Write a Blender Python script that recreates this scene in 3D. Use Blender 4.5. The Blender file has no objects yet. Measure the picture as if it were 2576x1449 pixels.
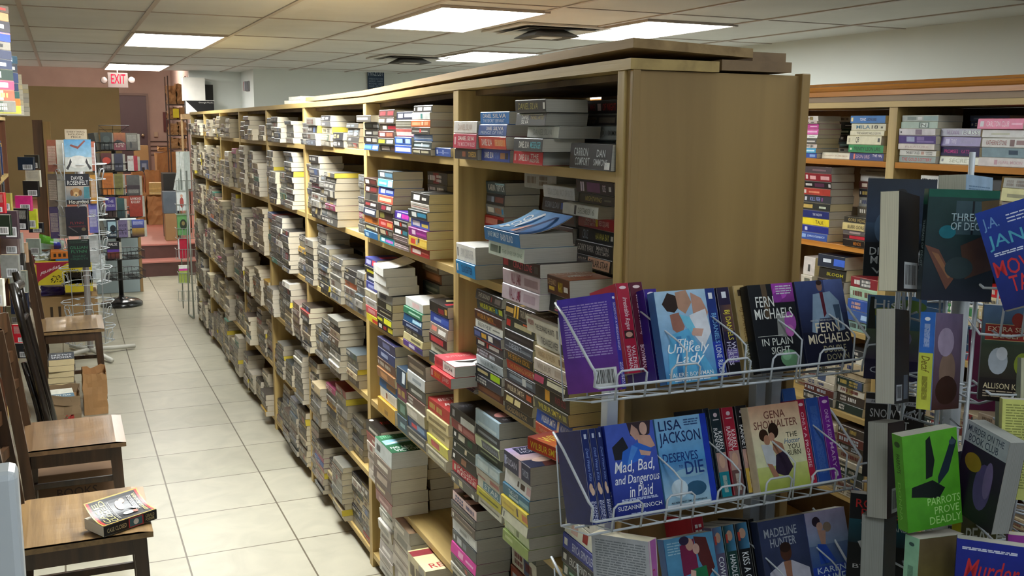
import bpy, math, random
import numpy as np
from mathutils import Matrix, Vector
SC = bpy.context.scene
COL = SC.collection
# ---------------------------------------------------------------- camera
CAM_H = 1.70
F_PX, YAW, PITCH, ROLL = 2510.77, 0.421059, 0.160272, 0.0084345
def _axes():
    cy, sy = math.cos(YAW), math.sin(YAW)
    f = Vector((sy*math.cos(PITCH), cy*math.cos(PITCH), -math.sin(PITCH)))
    r = Vector((cy, -sy, 0)); u = r.cross(f)
    c, s = math.cos(ROLL), math.sin(ROLL)
    return c*r+s*u, -s*r+c*u, f
AR, AU, AF = _axes()
EYE = Vector((0, 0, CAM_H))
cd = bpy.data.cameras.new('camera'); cam = bpy.data.objects.new('camera', cd); COL.objects.link(cam)
cd.sensor_fit = 'HORIZONTAL'; cd.sensor_width = 36.0; cd.lens = F_PX/2576*36
cd.clip_start = 0.02; cd.clip_end = 100
cam.matrix_world = Matrix(((AR.x, AU.x, -AF.x, 0), (AR.y, AU.y, -AF.y, 0), (AR.z, AU.z, -AF.z, CAM_H), (0, 0, 0, 1)))
SC.camera = cam
# ---------------------------------------------------------------- view and world
SC.view_settings.view_transform = 'Standard'
SC.view_settings.look = 'None'
SC.view_settings.gamma = 1
SC.view_settings.use_curve_mapping = False
SC.view_settings.exposure = 0.12
w = bpy.data.worlds.new('world'); SC.world = w; w.use_nodes = True
w.node_tree.nodes['Background'].inputs[0].default_value = (0.55, 0.68, 1.0, 1)
w.node_tree.nodes['Background'].inputs[1].default_value = 0.5
# ceiling troffers: (x centre, y centre, power in watts, colour); frames and diffusers are built by the lamp builder below
TROFFERS = [
    (0.745, 7.57, 42, (0.95, 0.98, 0.95)), (0.745, 11.25, 44, (0.98, 0.97, 0.92)),
    (2.01, 5.30, 62, (0.95, 0.98, 0.95)), (3.23, 5.38, 46, (0.95, 0.98, 0.95)), (3.24, 7.95, 62, (0.90, 0.97, 1.0)),
    (0.745, 3.89, 106, (0.96, 0.985, 0.97)), (2.01, 1.2, 8, (0.88, 0.96, 1.0)), (0.745, 0.2, 13, (0.90, 0.97, 1.0)),  # out of view: aisle row carried on; middle one added for illumination
]
UNSEEN_BACK_LAMPS = [(1.6, 13.6, 2.75, 60, (1.0, 0.80, 0.62)), (1.6, 22.3, 2.9, 90, (1.0, 0.84, 0.72)), (0.3, 16.6, 3.0, 120, (1.0, 0.93, 0.80))]  # unseen; first for the warm sacks, others added to brighten wall and partition
CEIL = CAM_H+0.583

def srgb(h):
    if isinstance(h, str):
        h = [int(h[i:i+2], 16)/255 for i in (0, 2, 4)]
    return tuple((c/12.92 if c <= .04045 else ((c+.055)/1.055)**2.4) for c in h[:3])
def ray(px, py):
    return AR*((px-1288)/F_PX) - AU*((py-724.5)/F_PX) + AF
def on_x(px, py, X):
    d = ray(px, py); return EYE+d*(X/d.x)
def on_y(px, py, Y):
    d = ray(px, py); return EYE+d*(Y/d.y)
def on_z(px, py, Z):
    d = ray(px, py); return EYE+d*((Z-CAM_H)/d.z)
def at_depth(px, py, D):
    return EYE+ray(px, py)*D
def y_at(px, X, z):
    """where the column px of the picture meets the plane x = X at height z"""
    A, B = AR*((px-1288)/F_PX)+AF, -AU/F_PX
    # point = EYE + k*(A + t*B); k*(A.x+t*B.x)=X ; k*(A.z+t*B.z)=z-h
    dz = z-CAM_H
    t = (dz*A.x - X*A.z)/(X*B.z - dz*B.x)
    k = X/(A.x+t*B.x)
    return k*(A.y+t*B.y)
def proj(p):
    d = Vector(p)-EYE; k = d.dot(AF)
    return 1288+F_PX*d.dot(AR)/k, 724.5-F_PX*d.dot(AU)/k, k
# ---------------------------------------------------------------- materials
MATS = {}
def mat(name, col=None, rough=.6, metal=0, spec=.5, bump=0, bscale=200, mottle=0, mscale=8, coat=0):
    if name in MATS: return MATS[name]
    m = bpy.data.materials.new(name); m.use_nodes = True; MATS[name] = m
    nt = m.node_tree; b = nt.nodes['Principled BSDF']
    c = srgb(col) if isinstance(col, str) else (col or (.5, .5, .5))
    b.inputs['Base Color'].default_value = (*c, 1)
    b.inputs['Roughness'].default_value = rough; b.inputs['Metallic'].default_value = metal
    b.inputs['Specular IOR Level'].default_value = spec
    if coat: b.inputs['Coat Weight'].default_value = coat; b.inputs['Coat Roughness'].default_value = .12
    tc = nt.nodes.new('ShaderNodeTexCoord')
    n = nt.nodes.new('ShaderNodeTexNoise'); n.inputs['Scale'].default_value = mscale; n.inputs['Detail'].default_value = 5
    nt.links.new(tc.outputs['Object'], n.inputs['Vector'])
    mx = nt.nodes.new('ShaderNodeMix'); mx.data_type = 'RGBA'; mx.blend_type = 'MULTIPLY'
    mx.inputs[0].default_value = 1
    rp = nt.nodes.new('ShaderNodeValToRGB')
    lo, hi = 1-mottle, 1+mottle*.4
    rp.color_ramp.elements[0].color = (lo, lo, lo, 1); rp.color_ramp.elements[1].color = (hi, hi, hi, 1)
    rp.color_ramp.elements[0].position = .3; rp.color_ramp.elements[1].position = .7
    nt.links.new(n.outputs[0], rp.inputs[0])
    mx.inputs[6].default_value = (*c, 1); nt.links.new(rp.outputs[0], mx.inputs[7])
    nt.links.new(mx.outputs[2], b.inputs['Base Color'])
    if bump:
        n2 = nt.nodes.new('ShaderNodeTexNoise'); n2.inputs['Scale'].default_value = bscale; n2.inputs['Detail'].default_value = 3
        nt.links.new(tc.outputs['Object'], n2.inputs['Vector'])
        bp = nt.nodes.new('ShaderNodeBump'); bp.inputs['Strength'].default_value = bump; bp.inputs['Distance'].default_value = .002
        nt.links.new(n2.outputs[0], bp.inputs['Height']); nt.links.new(bp.outputs[0], b.inputs['Normal'])
    return m
def tinted(name, rough=.4, spec=.5, mottle=.12, mscale=45, lines=0, bump=0, coat=0):
    """material whose colour comes from the mesh's own printed colours"""
    m = mat(name, (.5, .5, .5), rough, 0, spec, bump, 300, mottle, mscale, coat)
    nt = m.node_tree
    at = nt.nodes.new('ShaderNodeAttribute'); at.attribute_name = 'tint'
    mx = [n for n in nt.nodes if n.bl_idname == 'ShaderNodeMix'][0]
    nt.links.new(at.outputs['Color'], mx.inputs[6])
    if lines:
        tc = [n for n in nt.nodes if n.bl_idname == 'ShaderNodeTexCoord'][0]
        sp = nt.nodes.new('ShaderNodeSeparateXYZ'); nt.links.new(tc.outputs['Object'], sp.inputs[0])
        nz = nt.nodes.new('ShaderNodeTexNoise'); nz.noise_dimensions = '1D'; nz.inputs['Scale'].default_value = lines; nz.inputs['Detail'].default_value = 3
        nt.links.new(sp.outputs[2], nz.inputs['W'])
        r2 = nt.nodes.new('ShaderNodeValToRGB'); r2.color_ramp.elements[0].color = (.86, .85, .83, 1); r2.color_ramp.elements[1].color = (1.05, 1.05, 1.05, 1)
        r2.color_ramp.elements[0].position = .35; r2.color_ramp.elements[1].position = .6
        nt.links.new(nz.outputs[0], r2.inputs[0])
        m2 = nt.nodes.new('ShaderNodeMix'); m2.data_type = 'RGBA'; m2.blend_type = 'MULTIPLY'; m2.inputs[0].default_value = 1
        nt.links.new(mx.outputs[2], m2.inputs[6]); nt.links.new(r2.outputs[0], m2.inputs[7])
        nt.links.new(m2.outputs[2], nt.nodes['Principled BSDF'].inputs['Base Color'])
    return m
def wood(name, c1, c2, axis='Z', scale=1.0, rough=.5, coat=0):
    """grain that runs along the given axis; colours of the timber itself"""
    m = bpy.data.materials.new(name); m.use_nodes = True; MATS[name] = m
    nt = m.node_tree; b = nt.nodes['Principled BSDF']; b.inputs['Roughness'].default_value = rough
    if coat: b.inputs['Coat Weight'].default_value = coat; b.inputs['Coat Roughness'].default_value = .2
    tc = nt.nodes.new('ShaderNodeTexCoord'); mp = nt.nodes.new('ShaderNodeMapping')
    s = {'X': (.5, 9, 9), 'Y': (9, .5, 9), 'Z': (9, 9, .5)}[axis]
    mp.inputs['Scale'].default_value = [v*scale for v in s]
    nt.links.new(tc.outputs['Object'], mp.inputs[0])
    n = nt.nodes.new('ShaderNodeTexNoise'); n.inputs['Scale'].default_value = 2.2; n.inputs['Detail'].default_value = 6; n.inputs['Distortion'].default_value = .6
    nt.links.new(mp.outputs[0], n.inputs['Vector'])
    r = nt.nodes.new('ShaderNodeValToRGB'); r.color_ramp.elements[0].color = (*srgb(c1), 1); r.color_ramp.elements[1].color = (*srgb(c2), 1)
    r.color_ramp.elements[0].position = .32; r.color_ramp.elements[1].position = .68
    nt.links.new(n.outputs[0], r.inputs[0]); nt.links.new(r.outputs[0], b.inputs['Base Color'])
    n2 = nt.nodes.new('ShaderNodeTexNoise'); n2.inputs['Scale'].default_value = 12; n2.inputs['Detail'].default_value = 4
    nt.links.new(mp.outputs[0], n2.inputs['Vector'])
    bp = nt.nodes.new('ShaderNodeBump'); bp.inputs['Strength'].default_value = .12; bp.inputs['Distance'].default_value = .003
    nt.links.new(n2.outputs[0], bp.inputs['Height']); nt.links.new(bp.outputs[0], b.inputs['Normal'])
    return m
M_PRINT = tinted('printed_card', .38, .4, .16, 40)
M_PAGES = tinted('paper_edges', .85, .2, .05, 20, lines=700)
M_PAINT = tinted('coloured_surface', .55, .4, .08, 10)
M_WIRE_W = mat('white_enamel_wire', 'c4cacf', .35, 0, .5)
M_WIRE_B = mat('black_enamel_wire', '141414', .4)
M_STEEL = mat('galvanised_wire', '9aa09a', .4, .5)
# ---------------------------------------------------------------- mesh building
class MB:
    def __init__(s): s.v = []; s.f = []; s.m = []; s.c = []
    def face(s, pts, col=(.5, .5, .5), mi=0):
        i = len(s.v); s.v.extend([tuple(p) for p in pts]); s.f.append(tuple(range(i, i+len(pts)))); s.m.append(mi)
        s.c.append(col)
    def box(s, a, b, col=(.5, .5, .5), mi=0, M=None):
        (x0, y0, z0), (x1, y1, z1) = a, b
        P = [(x0, y0, z0), (x1, y0, z0), (x1, y1, z0), (x0, y1, z0), (x0, y0, z1), (x1, y0, z1), (x1, y1, z1), (x0, y1, z1)]
        if M is not None: P = [tuple(M @ Vector(p)) for p in P]
        i = len(s.v); s.v.extend(P)
        for q in ((0, 3, 2, 1), (4, 5, 6, 7), (0, 1, 5, 4), (1, 2, 6, 5), (2, 3, 7, 6), (3, 0, 4, 7)):
            s.f.append(tuple(i+k for k in q)); s.m.append(mi); s.c.append(col)
    def tube(s, pts, r, n=6, col=(.5, .5, .5), mi=0, closed=False, r2=None):
        pts = [Vector(p) for p in pts]; k = len(pts); i0 = len(s.v)
        up = None
        for j, p in enumerate(pts):
            a = pts[(j-1) % k] if (closed or j > 0) else p
            b = pts[(j+1) % k] if (closed or j < k-1) else p
            t = (b-a).normalized()
            if up is None:
                up = Vector((0, 0, 1)) if abs(t.z) < .9 else Vector((1, 0, 0))
            x = t.cross(up)
            if x.length < 1e-6: x = t.orthogonal()
            x.normalize(); y = x.cross(t).normalized(); up = y
            rr = r if r2 is None else r+(r2-r)*j/(k-1)
            for q in range(n):
                an = 2*math.pi*q/n
                s.v.append(tuple(p+x*math.cos(an)*rr+y*math.sin(an)*rr))
        for j in range(k if closed else k-1):
            for q in range(n):
                a, b = i0+j*n, i0+((j+1) % k)*n
                s.f.append((a+q, a+(q+1) % n, b+(q+1) % n, b+q)); s.m.append(mi); s.c.append(col)
        if not closed:
            s.f.append(tuple(i0+q for q in reversed(range(n)))); s.m.append(mi); s.c.append(col)
            s.f.append(tuple(i0+(k-1)*n+q for q in range(n))); s.m.append(mi); s.c.append(col)
    def lathe(s, prof, n=24, c=(0, 0), col=(.5, .5, .5), mi=0):
        i0 = len(s.v)
        for r, z in prof:
            for q in range(n):
                a = 2*math.pi*q/n; s.v.append((c[0]+r*math.cos(a), c[1]+r*math.sin(a), z))
        for j in range(len(prof)-1):
            for q in range(n):
                a, b = i0+j*n, i0+(j+1)*n
                s.f.append((a+q, a+(q+1) % n, b+(q+1) % n, b+q)); s.m.append(mi); s.c.append(col)
        s.f.append(tuple(i0+q for q in reversed(range(n)))); s.m.append(mi); s.c.append(col)
        s.f.append(tuple(i0+(len(prof)-1)*n+q for q in range(n))); s.m.append(mi); s.c.append(col)
    def add(s, o, M=None):
        i = len(s.v)
        s.v.extend([tuple(M @ Vector(p)) for p in o.v] if M is not None else o.v)
        s.f.extend([tuple(i+k for k in f) for f in o.f]); s.m.extend(o.m); s.c.extend(o.c)
    def build(s, name, mats, parent=None, smooth=False, bevel=0):
        me = bpy.data.meshes.new(name); me.from_pydata(s.v, [], s.f)
        for m in (mats if isinstance(mats, (list, tuple)) else [mats]): me.materials.append(m)
        me.polygons.foreach_set('material_index', s.m)
        if smooth: me.polygons.foreach_set('use_smooth', [True]*len(s.f))
        ca = me.color_attributes.new('tint', 'FLOAT_COLOR', 'CORNER')
        buf = []
        for f, c in zip(s.f, s.c):
            if isinstance(c[0], (tuple, list)):
                for k in range(len(f)): buf.extend((*c[k % len(c)], 1))
            else:
                buf.extend((*c, 1)*len(f))
        ca.data.foreach_set('color', buf)
        me.update()
        o = bpy.data.objects.new(name, me); COL.objects.link(o)
        if parent: o.parent = parent
        if bevel:
            bm_ = o.modifiers.new('soft_edges', 'BEVEL'); bm_.width = bevel; bm_.segments = 2; bm_.limit_method = 'ANGLE'
        return o
def tag(o, label=None, cat=None, group=None, kind=None):
    for k, v in (('label', label), ('category', cat), ('group', group), ('kind', kind)):
        if v: o[k] = v
    return o
def empty(name, loc=(0, 0, 0), rz=0, label=None, cat=None, group=None):
    o = bpy.data.objects.new(name, None); COL.objects.link(o); o.location = loc; o.rotation_euler = (0, 0, rz)
    o.empty_display_size = .05
    return tag(o, label, cat, group)
def boxo(name, a, b, m, parent=None, col=(.5, .5, .5), bevel=0):
    k = MB(); k.box(a, b, col); return k.build(name, m, parent, bevel=bevel)
# flat lettering, cached: list of triangles in a unit-high, unit-wide box
_TX = {}
def letters(txt, italic=0):
    key = (txt, italic)
    if key in _TX: return _TX[key]
    cu = bpy.data.curves.new('lettering', 'FONT'); cu.body = txt; cu.resolution_u = 2; cu.offset = .006
    cu.shear = italic
    ob = bpy.data.objects.new('lettering', cu); COL.objects.link(ob)
    me = ob.to_mesh()
    V = [(v.co.x, v.co.y) for v in me.vertices]; Fs = [tuple(p.vertices) for p in me.polygons]
    ob.to_mesh_clear(); bpy.data.objects.remove(ob); bpy.data.curves.remove(cu)
    if V:
        x0 = min(v[0] for v in V); x1 = max(v[0] for v in V); y0 = min(v[1] for v in V); y1 = max(v[1] for v in V)
        V = [((x-x0)/max(x1-x0, 1e-6), (y-y0)/max(y1-y0, 1e-6)) for x, y in V]
    _TX[key] = (V, Fs)
    return _TX[key]
# ================================================================ the room
def structure(o): o['kind'] = 'structure'; return o
def tile_floor():
    m = bpy.data.materials.new('ceramic_floor_tiles'); m.use_nodes = True
    nt = m.node_tree; b = nt.nodes['Principled BSDF']
    tc = nt.nodes.new('ShaderNodeTexCoord'); mp = nt.nodes.new('ShaderNodeMapping')
    mp.inputs['Location'].default_value = (-0.359, -3.944, 0)
    nt.links.new(tc.outputs['Object'], mp.inputs[0])
    br = nt.nodes.new('ShaderNodeTexBrick'); br.offset = 0; br.squash = 1
    for k, v in (('Scale', 1), ('Mortar Size', .0035), ('Mortar Smooth', .15), ('Bias', 0), ('Brick Width', .4403), ('Row Height', .4454)): br.inputs[k].default_value = v
    br.inputs['Color1'].default_value = (*srgb('aaa695'), 1); br.inputs['Color2'].default_value = (*srgb('a29e8c'), 1); br.inputs['Mortar'].default_value = (*srgb('5d5444'), 1)
    nt.links.new(mp.outputs[0], br.inputs['Vector'])
    n = nt.nodes.new('ShaderNodeTexNoise'); n.inputs['Scale'].default_value = 5; n.inputs['Detail'].default_value = 8; n.inputs['Distortion'].default_value = 1.2
    nt.links.new(tc.outputs['Object'], n.inputs['Vector'])
    r = nt.nodes.new('ShaderNodeValToRGB'); r.color_ramp.elements[0].color = (.87, .86, .84, 1); r.color_ramp.elements[1].color = (1.06, 1.05, 1.02, 1)
    r.color_ramp.elements[0].position = .3; r.color_ramp.elements[1].position = .7
    nt.links.new(n.outputs[0], r.inputs[0])
    mx = nt.nodes.new('ShaderNodeMix'); mx.data_type = 'RGBA'; mx.blend_type = 'MULTIPLY'; mx.inputs[0].default_value = 1
    nt.links.new(br.outputs['Color'], mx.inputs[6]); nt.links.new(r.outputs[0], mx.inputs[7]); nt.links.new(mx.outputs[2], b.inputs['Base Color'])
    b.inputs['Roughness'].default_value = .38
    bp = nt.nodes.new('ShaderNodeBump'); bp.inputs['Strength'].default_value = .5; bp.inputs['Distance'].default_value = .003; bp.invert = True
    n3 = nt.nodes.new('ShaderNodeTexNoise'); n3.inputs['Scale'].default_value = 14; n3.inputs['Detail'].default_value = 4
    nt.links.new(tc.outputs['Object'], n3.inputs['Vector'])
    ad = nt.nodes.new('ShaderNodeMath'); ad.operation = 'MULTIPLY_ADD'; ad.inputs[1].default_value = .25
    nt.links.new(n3.outputs[0], ad.inputs[0]); nt.links.new(br.outputs['Fac'], ad.inputs[2])
    nt.links.new(ad.outputs[0], bp.inputs['Height']); nt.links.new(bp.outputs[0], b.inputs['Normal'])
    return m
M_CEIL = mat('mineral_fibre_tile', 'c6c6c2', .9, bump=.5, bscale=350, mottle=.07, mscale=3)
M_BAR = mat('painted_grid_bar', 'a89e94', .5)
M_WALLW = mat('pale_wall_paint', 'd6dad6', .8, mottle=.03, mscale=2)
M_WALLP = mat('pinkish_wall_paint', 'b3a096', .85, mottle=.08, mscale=3)
M_WALLY = mat('olive_wall_paint', '8f8560', .85, mottle=.06, mscale=3)
XR, YB, YF, XL = 4.52, 11.78, -2.2, -0.95
structure(boxo('floor', (XL-.1, YF, -.12), (XR+.1, YB+.0, 0), tile_floor()))
structure(boxo('ceiling', (XL-.1, YF, CEIL), (XR+.1, YB, CEIL+.1), M_CEIL))
# T-bars of the suspended ceiling
k = MB()
gx = [-0.156+.61*i for i in range(-1, 8)]
for x in gx: k.box((x-.012, YF, CEIL-.006), (x+.012, YB, CEIL+.002))
y = 5.74-1.213*7
while y < YB:
    k.box((XL, y-.008, CEIL-.004), (XR, y+.008, CEIL+.002)); y += 1.213
structure(k.build('trim_1', M_BAR))
structure(boxo('wall_right', (XR, YF, 0), (XR+.12, 11.05, CEIL), M_WALLW))
structure(boxo('wall_left', (XL-.12, YF, 0), (XL, 24.6, 3.3), M_WALLW))
# front of the shop with its window, behind the viewer
k = MB()
k.box((XL, YF-.12, 0), (XR, YF, .7)); k.box((XL, YF-.12, 2.1), (XR, YF, CEIL))
k.box((XL, YF-.12, .7), (-.3, YF, 2.1)); k.box((3.9, YF-.12, .7), (XR, YF, 2.1))
structure(k.build('wall_front', M_WALLW))
k = MB()
for x in (-.3, 1.08, 2.46, 3.84): k.box((x, YF-.09, .7), (x+.06, YF-.03, 2.1))
k.box((-.24, YF-.09, .7), (3.84, YF-.03, .75)); k.box((-.24, YF-.09, 2.05), (3.84, YF-.03, 2.1))
structure(k.build('window_1', mat('dark_bronze_frame', '3a332c', .4)))
# block of wall that projects at the back
k = MB()
k.box((1.896, 11.0, 0), (XR+.12, 11.12, CEIL)); k.box((1.896, 11.12, 0), (2.02, YB+.1, CEIL))
structure(k.build('wall_projection', M_WALLW))
structure(boxo('wall_recess', (1.33, YB, .31), (1.896, YB+.1, 3.2), M_WALLW))
# the raised back room
M_TERRA = mat('terracotta_floor', 'b5766a', .45, mottle=.1, mscale=12)
M_RISER = mat('dark_riser', '54352f', .5, mottle=.15, mscale=10)
def step_floor():
    m = mat('terracotta_tiles', 'bb7d70', .45, mottle=.12, mscale=9); return m
k = MB(); k.box((XL, YB, -.1), (1.9, YB+.30, .155)); 
stp = structure(k.build('floor_step', M_RISER))
structure(boxo('floor_step_tread', (XL, YB-.015, .155), (1.9, YB+.30, .170), M_TERRA))
structure(boxo('floor_platform_riser', (XL, YB+.29, .170), (1.9, YB+.31, .318), M_RISER))
structure(boxo('floor_platform', (XL, YB+.28, .318), (5.2, 24.6, .335), M_TERRA))
structure(boxo('wall_back', (XL, 24.5, .3), (5.2, 24.62, 3.3), M_WALLP))
structure(boxo('wall_back_right', (2.35, YB+.1, .3), (2.45, 24.5, 3.3), M_WALLP))
structure(boxo('ceiling_back', (XL, YB+.1, 3.2), (5.2, 24.6, 3.3), M_CEIL))
structure(boxo('trim_2', (XL, YB, CEIL-.0), (1.9, YB+.1, 3.2), M_WALLP))
# olive partition, full of the back room's left half
xe = on_y(303, 300, 20.0).x
structure(boxo('wall_partition', (XL, 20.0, .3), (xe, 20.12, on_y(200, 219, 20.0).z), M_WALLY))
# door in the back wall
p = [on_y(300, 240, 24.5), on_y(366, 240, 24.5)]
M_DOOR = mat('plum_grey_door', '5d5158', .5, mottle=.05)
M_DOORF = mat('door_frame_paint', '7c6c66', .5)
k = MB(); x0, x1, zt = p[0].x-.06, p[1].x, p[0].z
d = boxo('door_1', (x0, 24.44, .335), (x1, 24.5, zt), M_DOOR); structure(d)
k = MB(); k.box((x1, 24.42, .335), (x1+.05, 24.5, zt+.05)); k.box((x0-.05, 24.42, zt), (x1+.0, 24.5, zt+.05)); k.box((x0-.05, 24.42, .335), (x0, 24.5, zt))
k.build('door_frame', M_DOORF, d)
kp = on_y(359, 340, 24.42)
k = MB()
for t in range(1): k.lathe([(.035, 0), (.035, .01), (.012, .015), (.012, .03), (.032, .04), (.036, .055), (.02, .068)], 14)
o = k.build('door_handle', mat('brushed_brass', 'c9c2a8', .3, .8), d, True); o.rotation_euler = (math.pi/2, 0, 0); o.location = kp
# groove lines of the slat wall
k = MB()
for py in (356, 368, 379, 390): 
    q = on_y(374, py, 24.49); r_ = on_y(436, py, 24.49); k.box((q.x, 24.485, q.z-.012), (r_.x, 24.5, q.z+.012))
structure(k.build('trim_3', mat('slat_groove', '4f4039', .7)))
# ---------------------------------------------------------------- ceiling troffers
M_LIT = {}
def emis(name, col, s):
    m = bpy.data.materials.new(name); m.use_nodes = True; nt = m.node_tree; nt.nodes.clear()
    e = nt.nodes.new('ShaderNodeEmission'); o = nt.nodes.new('ShaderNodeOutputMaterial')
    e.inputs[0].default_value = (*col, 1); e.inputs[1].default_value = s; nt.links.new(e.outputs[0], o.inputs[0]); return m
TNAMES = ['ceiling light over the aisle between chairs and shelves', 'farthest ceiling light, just in front of the exit sign', 'largest ceiling light, left of the nearer air vent',
          'ceiling light right of the nearer air vent', 'ceiling light right of the farther air vent', None, None, None]
for i, (x, y, pw, c) in enumerate(TROFFERS):
    t = empty('ceiling_light', (x, y, CEIL))
    tag(t, 'recessed fluorescent '+(TNAMES[i] or 'ceiling light out of view above the near aisles'), 'ceiling light', 'fluorescent ceiling lights')
    k = MB(); hx, hy = .298, .60
    for a, b in (((-hx, -hy), (hx, -hy+.02)), ((-hx, hy-.02), (hx, hy)), ((-hx, -hy+.02), (-hx+.02, hy-.02)), ((hx-.02, -hy+.02), (hx, hy-.02))):
        k.box((*a, -.014), (*b, -.001))
    k.build('frame', M_BAR, t)
    s = pw/(4*.56*1.16)/math.pi*4
    o = boxo('diffuser', (-hx+.02, -hy+.02, -.010), (hx-.02, hy-.02, -.004), emis('lit_diffuser_%d' % i, c, s), t)
def vent(x, y, label):
    t = empty('ceiling_vent', (x, y, CEIL)); tag(t, label, 'air vent', 'square ceiling air diffusers')
    m1 = mat('vent_white_paint', 'b9b5ab', .5); m2 = mat('vent_dark_throat', '55534f', .8)
    k = MB(); h = .30
    for a, b in (((-h, -h), (h, -h+.05)), ((-h, h-.05), (h, h)), ((-h, -h+.05), (-h+.05, h-.05)), ((h-.05, -h+.05), (h, h-.05))): k.box((*a, -.012), (*b, -.002))
    k.build('frame', m1, t)
    k = MB(); k.box((-.16, -.16, -.0045), (.16, .16, -.0015)); k.build('throat', m2, t)
    for j, (ro, ri, z0, z1) in enumerate(((.235, .14, -.004, -.022), (.150, .075, -.008, -.052))):
        k = MB()
        for q in range(4):
            R = Matrix.Rotation(q*math.pi/2, 3, 'Z')
            k.face([R @ Vector(v) for v in ((-ro, -ro, z1), (ro, -ro, z1), (ri, -ri, z0), (-ri, -ri, z0))])
            k.face([R @ Vector(v) for v in ((-ri, -ri, z0-.003), (ri, -ri, z0-.003), (ro, -ro, z1-.003), (-ro, -ro, z1-.003))])
        k.build('louvre', m1 if j == 0 else m2, t)
    boxo('deflector', (-.070, -.070, -.056), (.070, .070, -.052), m1, t)
vc = on_z(1375, 72, CEIL); vent(vc.x, vc.y, 'square air vent between the two largest ceiling lights')
vc = on_z(1030, 143, CEIL); vent(vc.x, vc.y, 'smaller-looking square air vent farther back, left of a ceiling light')
# ---------------------------------------------------------------- unseen lamps put into the back room
for i, (x, y, z, pw, c) in enumerate(UNSEEN_BACK_LAMPS):
    t = empty('ceiling_light', (x, y, z)); tag(t, 'unseen ceiling light put in to light the raised back room', 'ceiling light', 'unseen back room lights')
    boxo('housing', (-.06, -.6, .04), (.06, .6, .09), M_BAR, t)
    k = MB(); k.tube([(0, -.58, 0), (0, .58, 0)], .018, 10); k.build('tube', emis('warm_tube_%d' % i, c, pw/(2*math.pi*.018*1.16)/math.pi), t)
    k = MB(); k.tube([(0, 0, .09), (0, 0, 3.2-z)], .008, 6); k.build('hanger', M_BAR, t)
# ================================================================ long double-depth bookcase down the aisle
W_LIGHT = wood('pine_light', 'a28851', 'c4a868', 'Y', 1.2, .5)
W_LIGHTZ = wood('pine_light_upright', 'a28851', 'c5aa6c', 'Z', 1.2, .5)
W_PANEL = wood('panel_veneer', '94784a', 'aa8c58', 'Z', .55, .45)
W_BACK = wood('bookcase_back_board', '5f4b33', '75603f', 'Z', .6, .7)
W_OLD = wood('old_plank', '8f7348', 'b99a68', 'Y', 1.0, .65)
W_ORANGE = wood('varnished_trim', 'a86a26', 'c5863a', 'Y', .8, .25, .5)
W_BROWN = wood('dull_brown_board', '7d6446', '957a55', 'Y', .8, .5)
FX, BX = 1.014, 1.447
UPR = [1.7345, 2.655, 3.585, 4.60, 5.52, 6.43, 7.26, 8.12, 8.98]
SHZ = [1.612, 1.297, .985, .677, .372, .062]       # tops of the shelf boards, topmost first
bc = empty('bookcase', (FX, 1.712, 0)); tag(bc, 'long pine bookcase packed with stacked paperbacks, its plain end panel facing the viewer', 'bookcase')
def put(o):
    o.location = (-FX, -1.712, 0); return o
k = MB(); k.box((FX+.004, 1.712, 0), (BX-.02, 1.728, 1.8105)); put(k.build('end_panel', W_PANEL, bc))
k = MB(); k.box((FX, 1.700, 0), (FX+.018, 1.7125, 1.811)); put(k.build('corner_strip', W_PANEL, bc, bevel=.002))
k = MB(); k.box((BX-.022, 1.702, 0), (BX, 1.728, 1.815)); put(k.build('corner_strip', W_PANEL, bc, bevel=.002))
def ZT(y): return {0: 1.8108, 1: 1.7985}.get(UPR.index(y), 1.7765 if UPR.index(y) > 2 else 1.7785)
for i, y in enumerate(UPR):
    k = MB(); k.box((FX-.002, y-.0205, 0), (BX-.02, y+.0205, ZT(y))) if i else k.box((FX-.002, y-.006, 0), (BX-.02, y+.0225, 1.8108))
    put(k.build('upright', W_LIGHTZ, bc, bevel=.0015))
for i in range(8):
    for z in SHZ:
        k = MB(); k.box((FX, UPR[i]+.0215, z-.022), (BX-.03, UPR[i+1]-.0215, z)); put(k.build('shelf', W_LIGHT, bc, bevel=.001))
k = MB(); k.box((BX-.03, 1.73, .02), (BX-.018, 9.0, 1.7735)); k.box((BX-.03, 1.73, 1.7735), (BX-.018, 2.55, 1.7935)); k.box((BX-.03, 1.73, 1.7935), (BX-.018, 2.0, 1.802)); put(k.build('back_board', W_BACK, bc))
k = MB(); k.box((FX+.03, 1.73, 0), (FX+.045, 9.0, .04)); put(k.build('kick_board', mat('black_kick_board', '17130f', .7), bc))
def ztop(y):
    T_ = [(1.0, 1.8112), (1.75, 1.8112), (2.65, 1.799), (3.6, 1.7795), (4.6, 1.777), (12, 1.775)]
    for (a, za), (b, zb_) in zip(T_, T_[1:]):
        if y <= b: return za+(zb_-za)*(y-a)/(b-a)
def board(name, x0, x1, ys, zf, t, m, parent=None, tilt=None):
    k = MB(); n = len(ys); tilt = tilt or (lambda y: 0)
    S = []
    for y in ys: z = zf(y); d = tilt(y); S.append([(x0, y, z), (x1, y, z-d), (x1, y, z-d+t), (x0, y, z+t)])
    k.face(S[0]); k.face(S[-1][::-1])
    for a, b in zip(S, S[1:]):
        for q in range(4): k.face([a[q], b[q], b[(q+1) % 4], a[(q+1) % 4]])
    return k.build(name, m, parent)
YS = [1.704, 2.0, 2.3, 2.65, 3.0, 3.3, 3.6, 4.0, 4.6, 6.0, 7.5, 9.02]
put(board('top_board', FX-.004, 1.216, YS, lambda y: ztop(y)+.0005, .021, W_LIGHT, bc))
put(board('top_filler', FX+.05, BX-.032, [1.73]+YS[1:-1]+[9.0], lambda y: ztop(y)-.0145, .0140, W_BACK, bc))  # hidden filler added to stop light leaking in at the back
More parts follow.
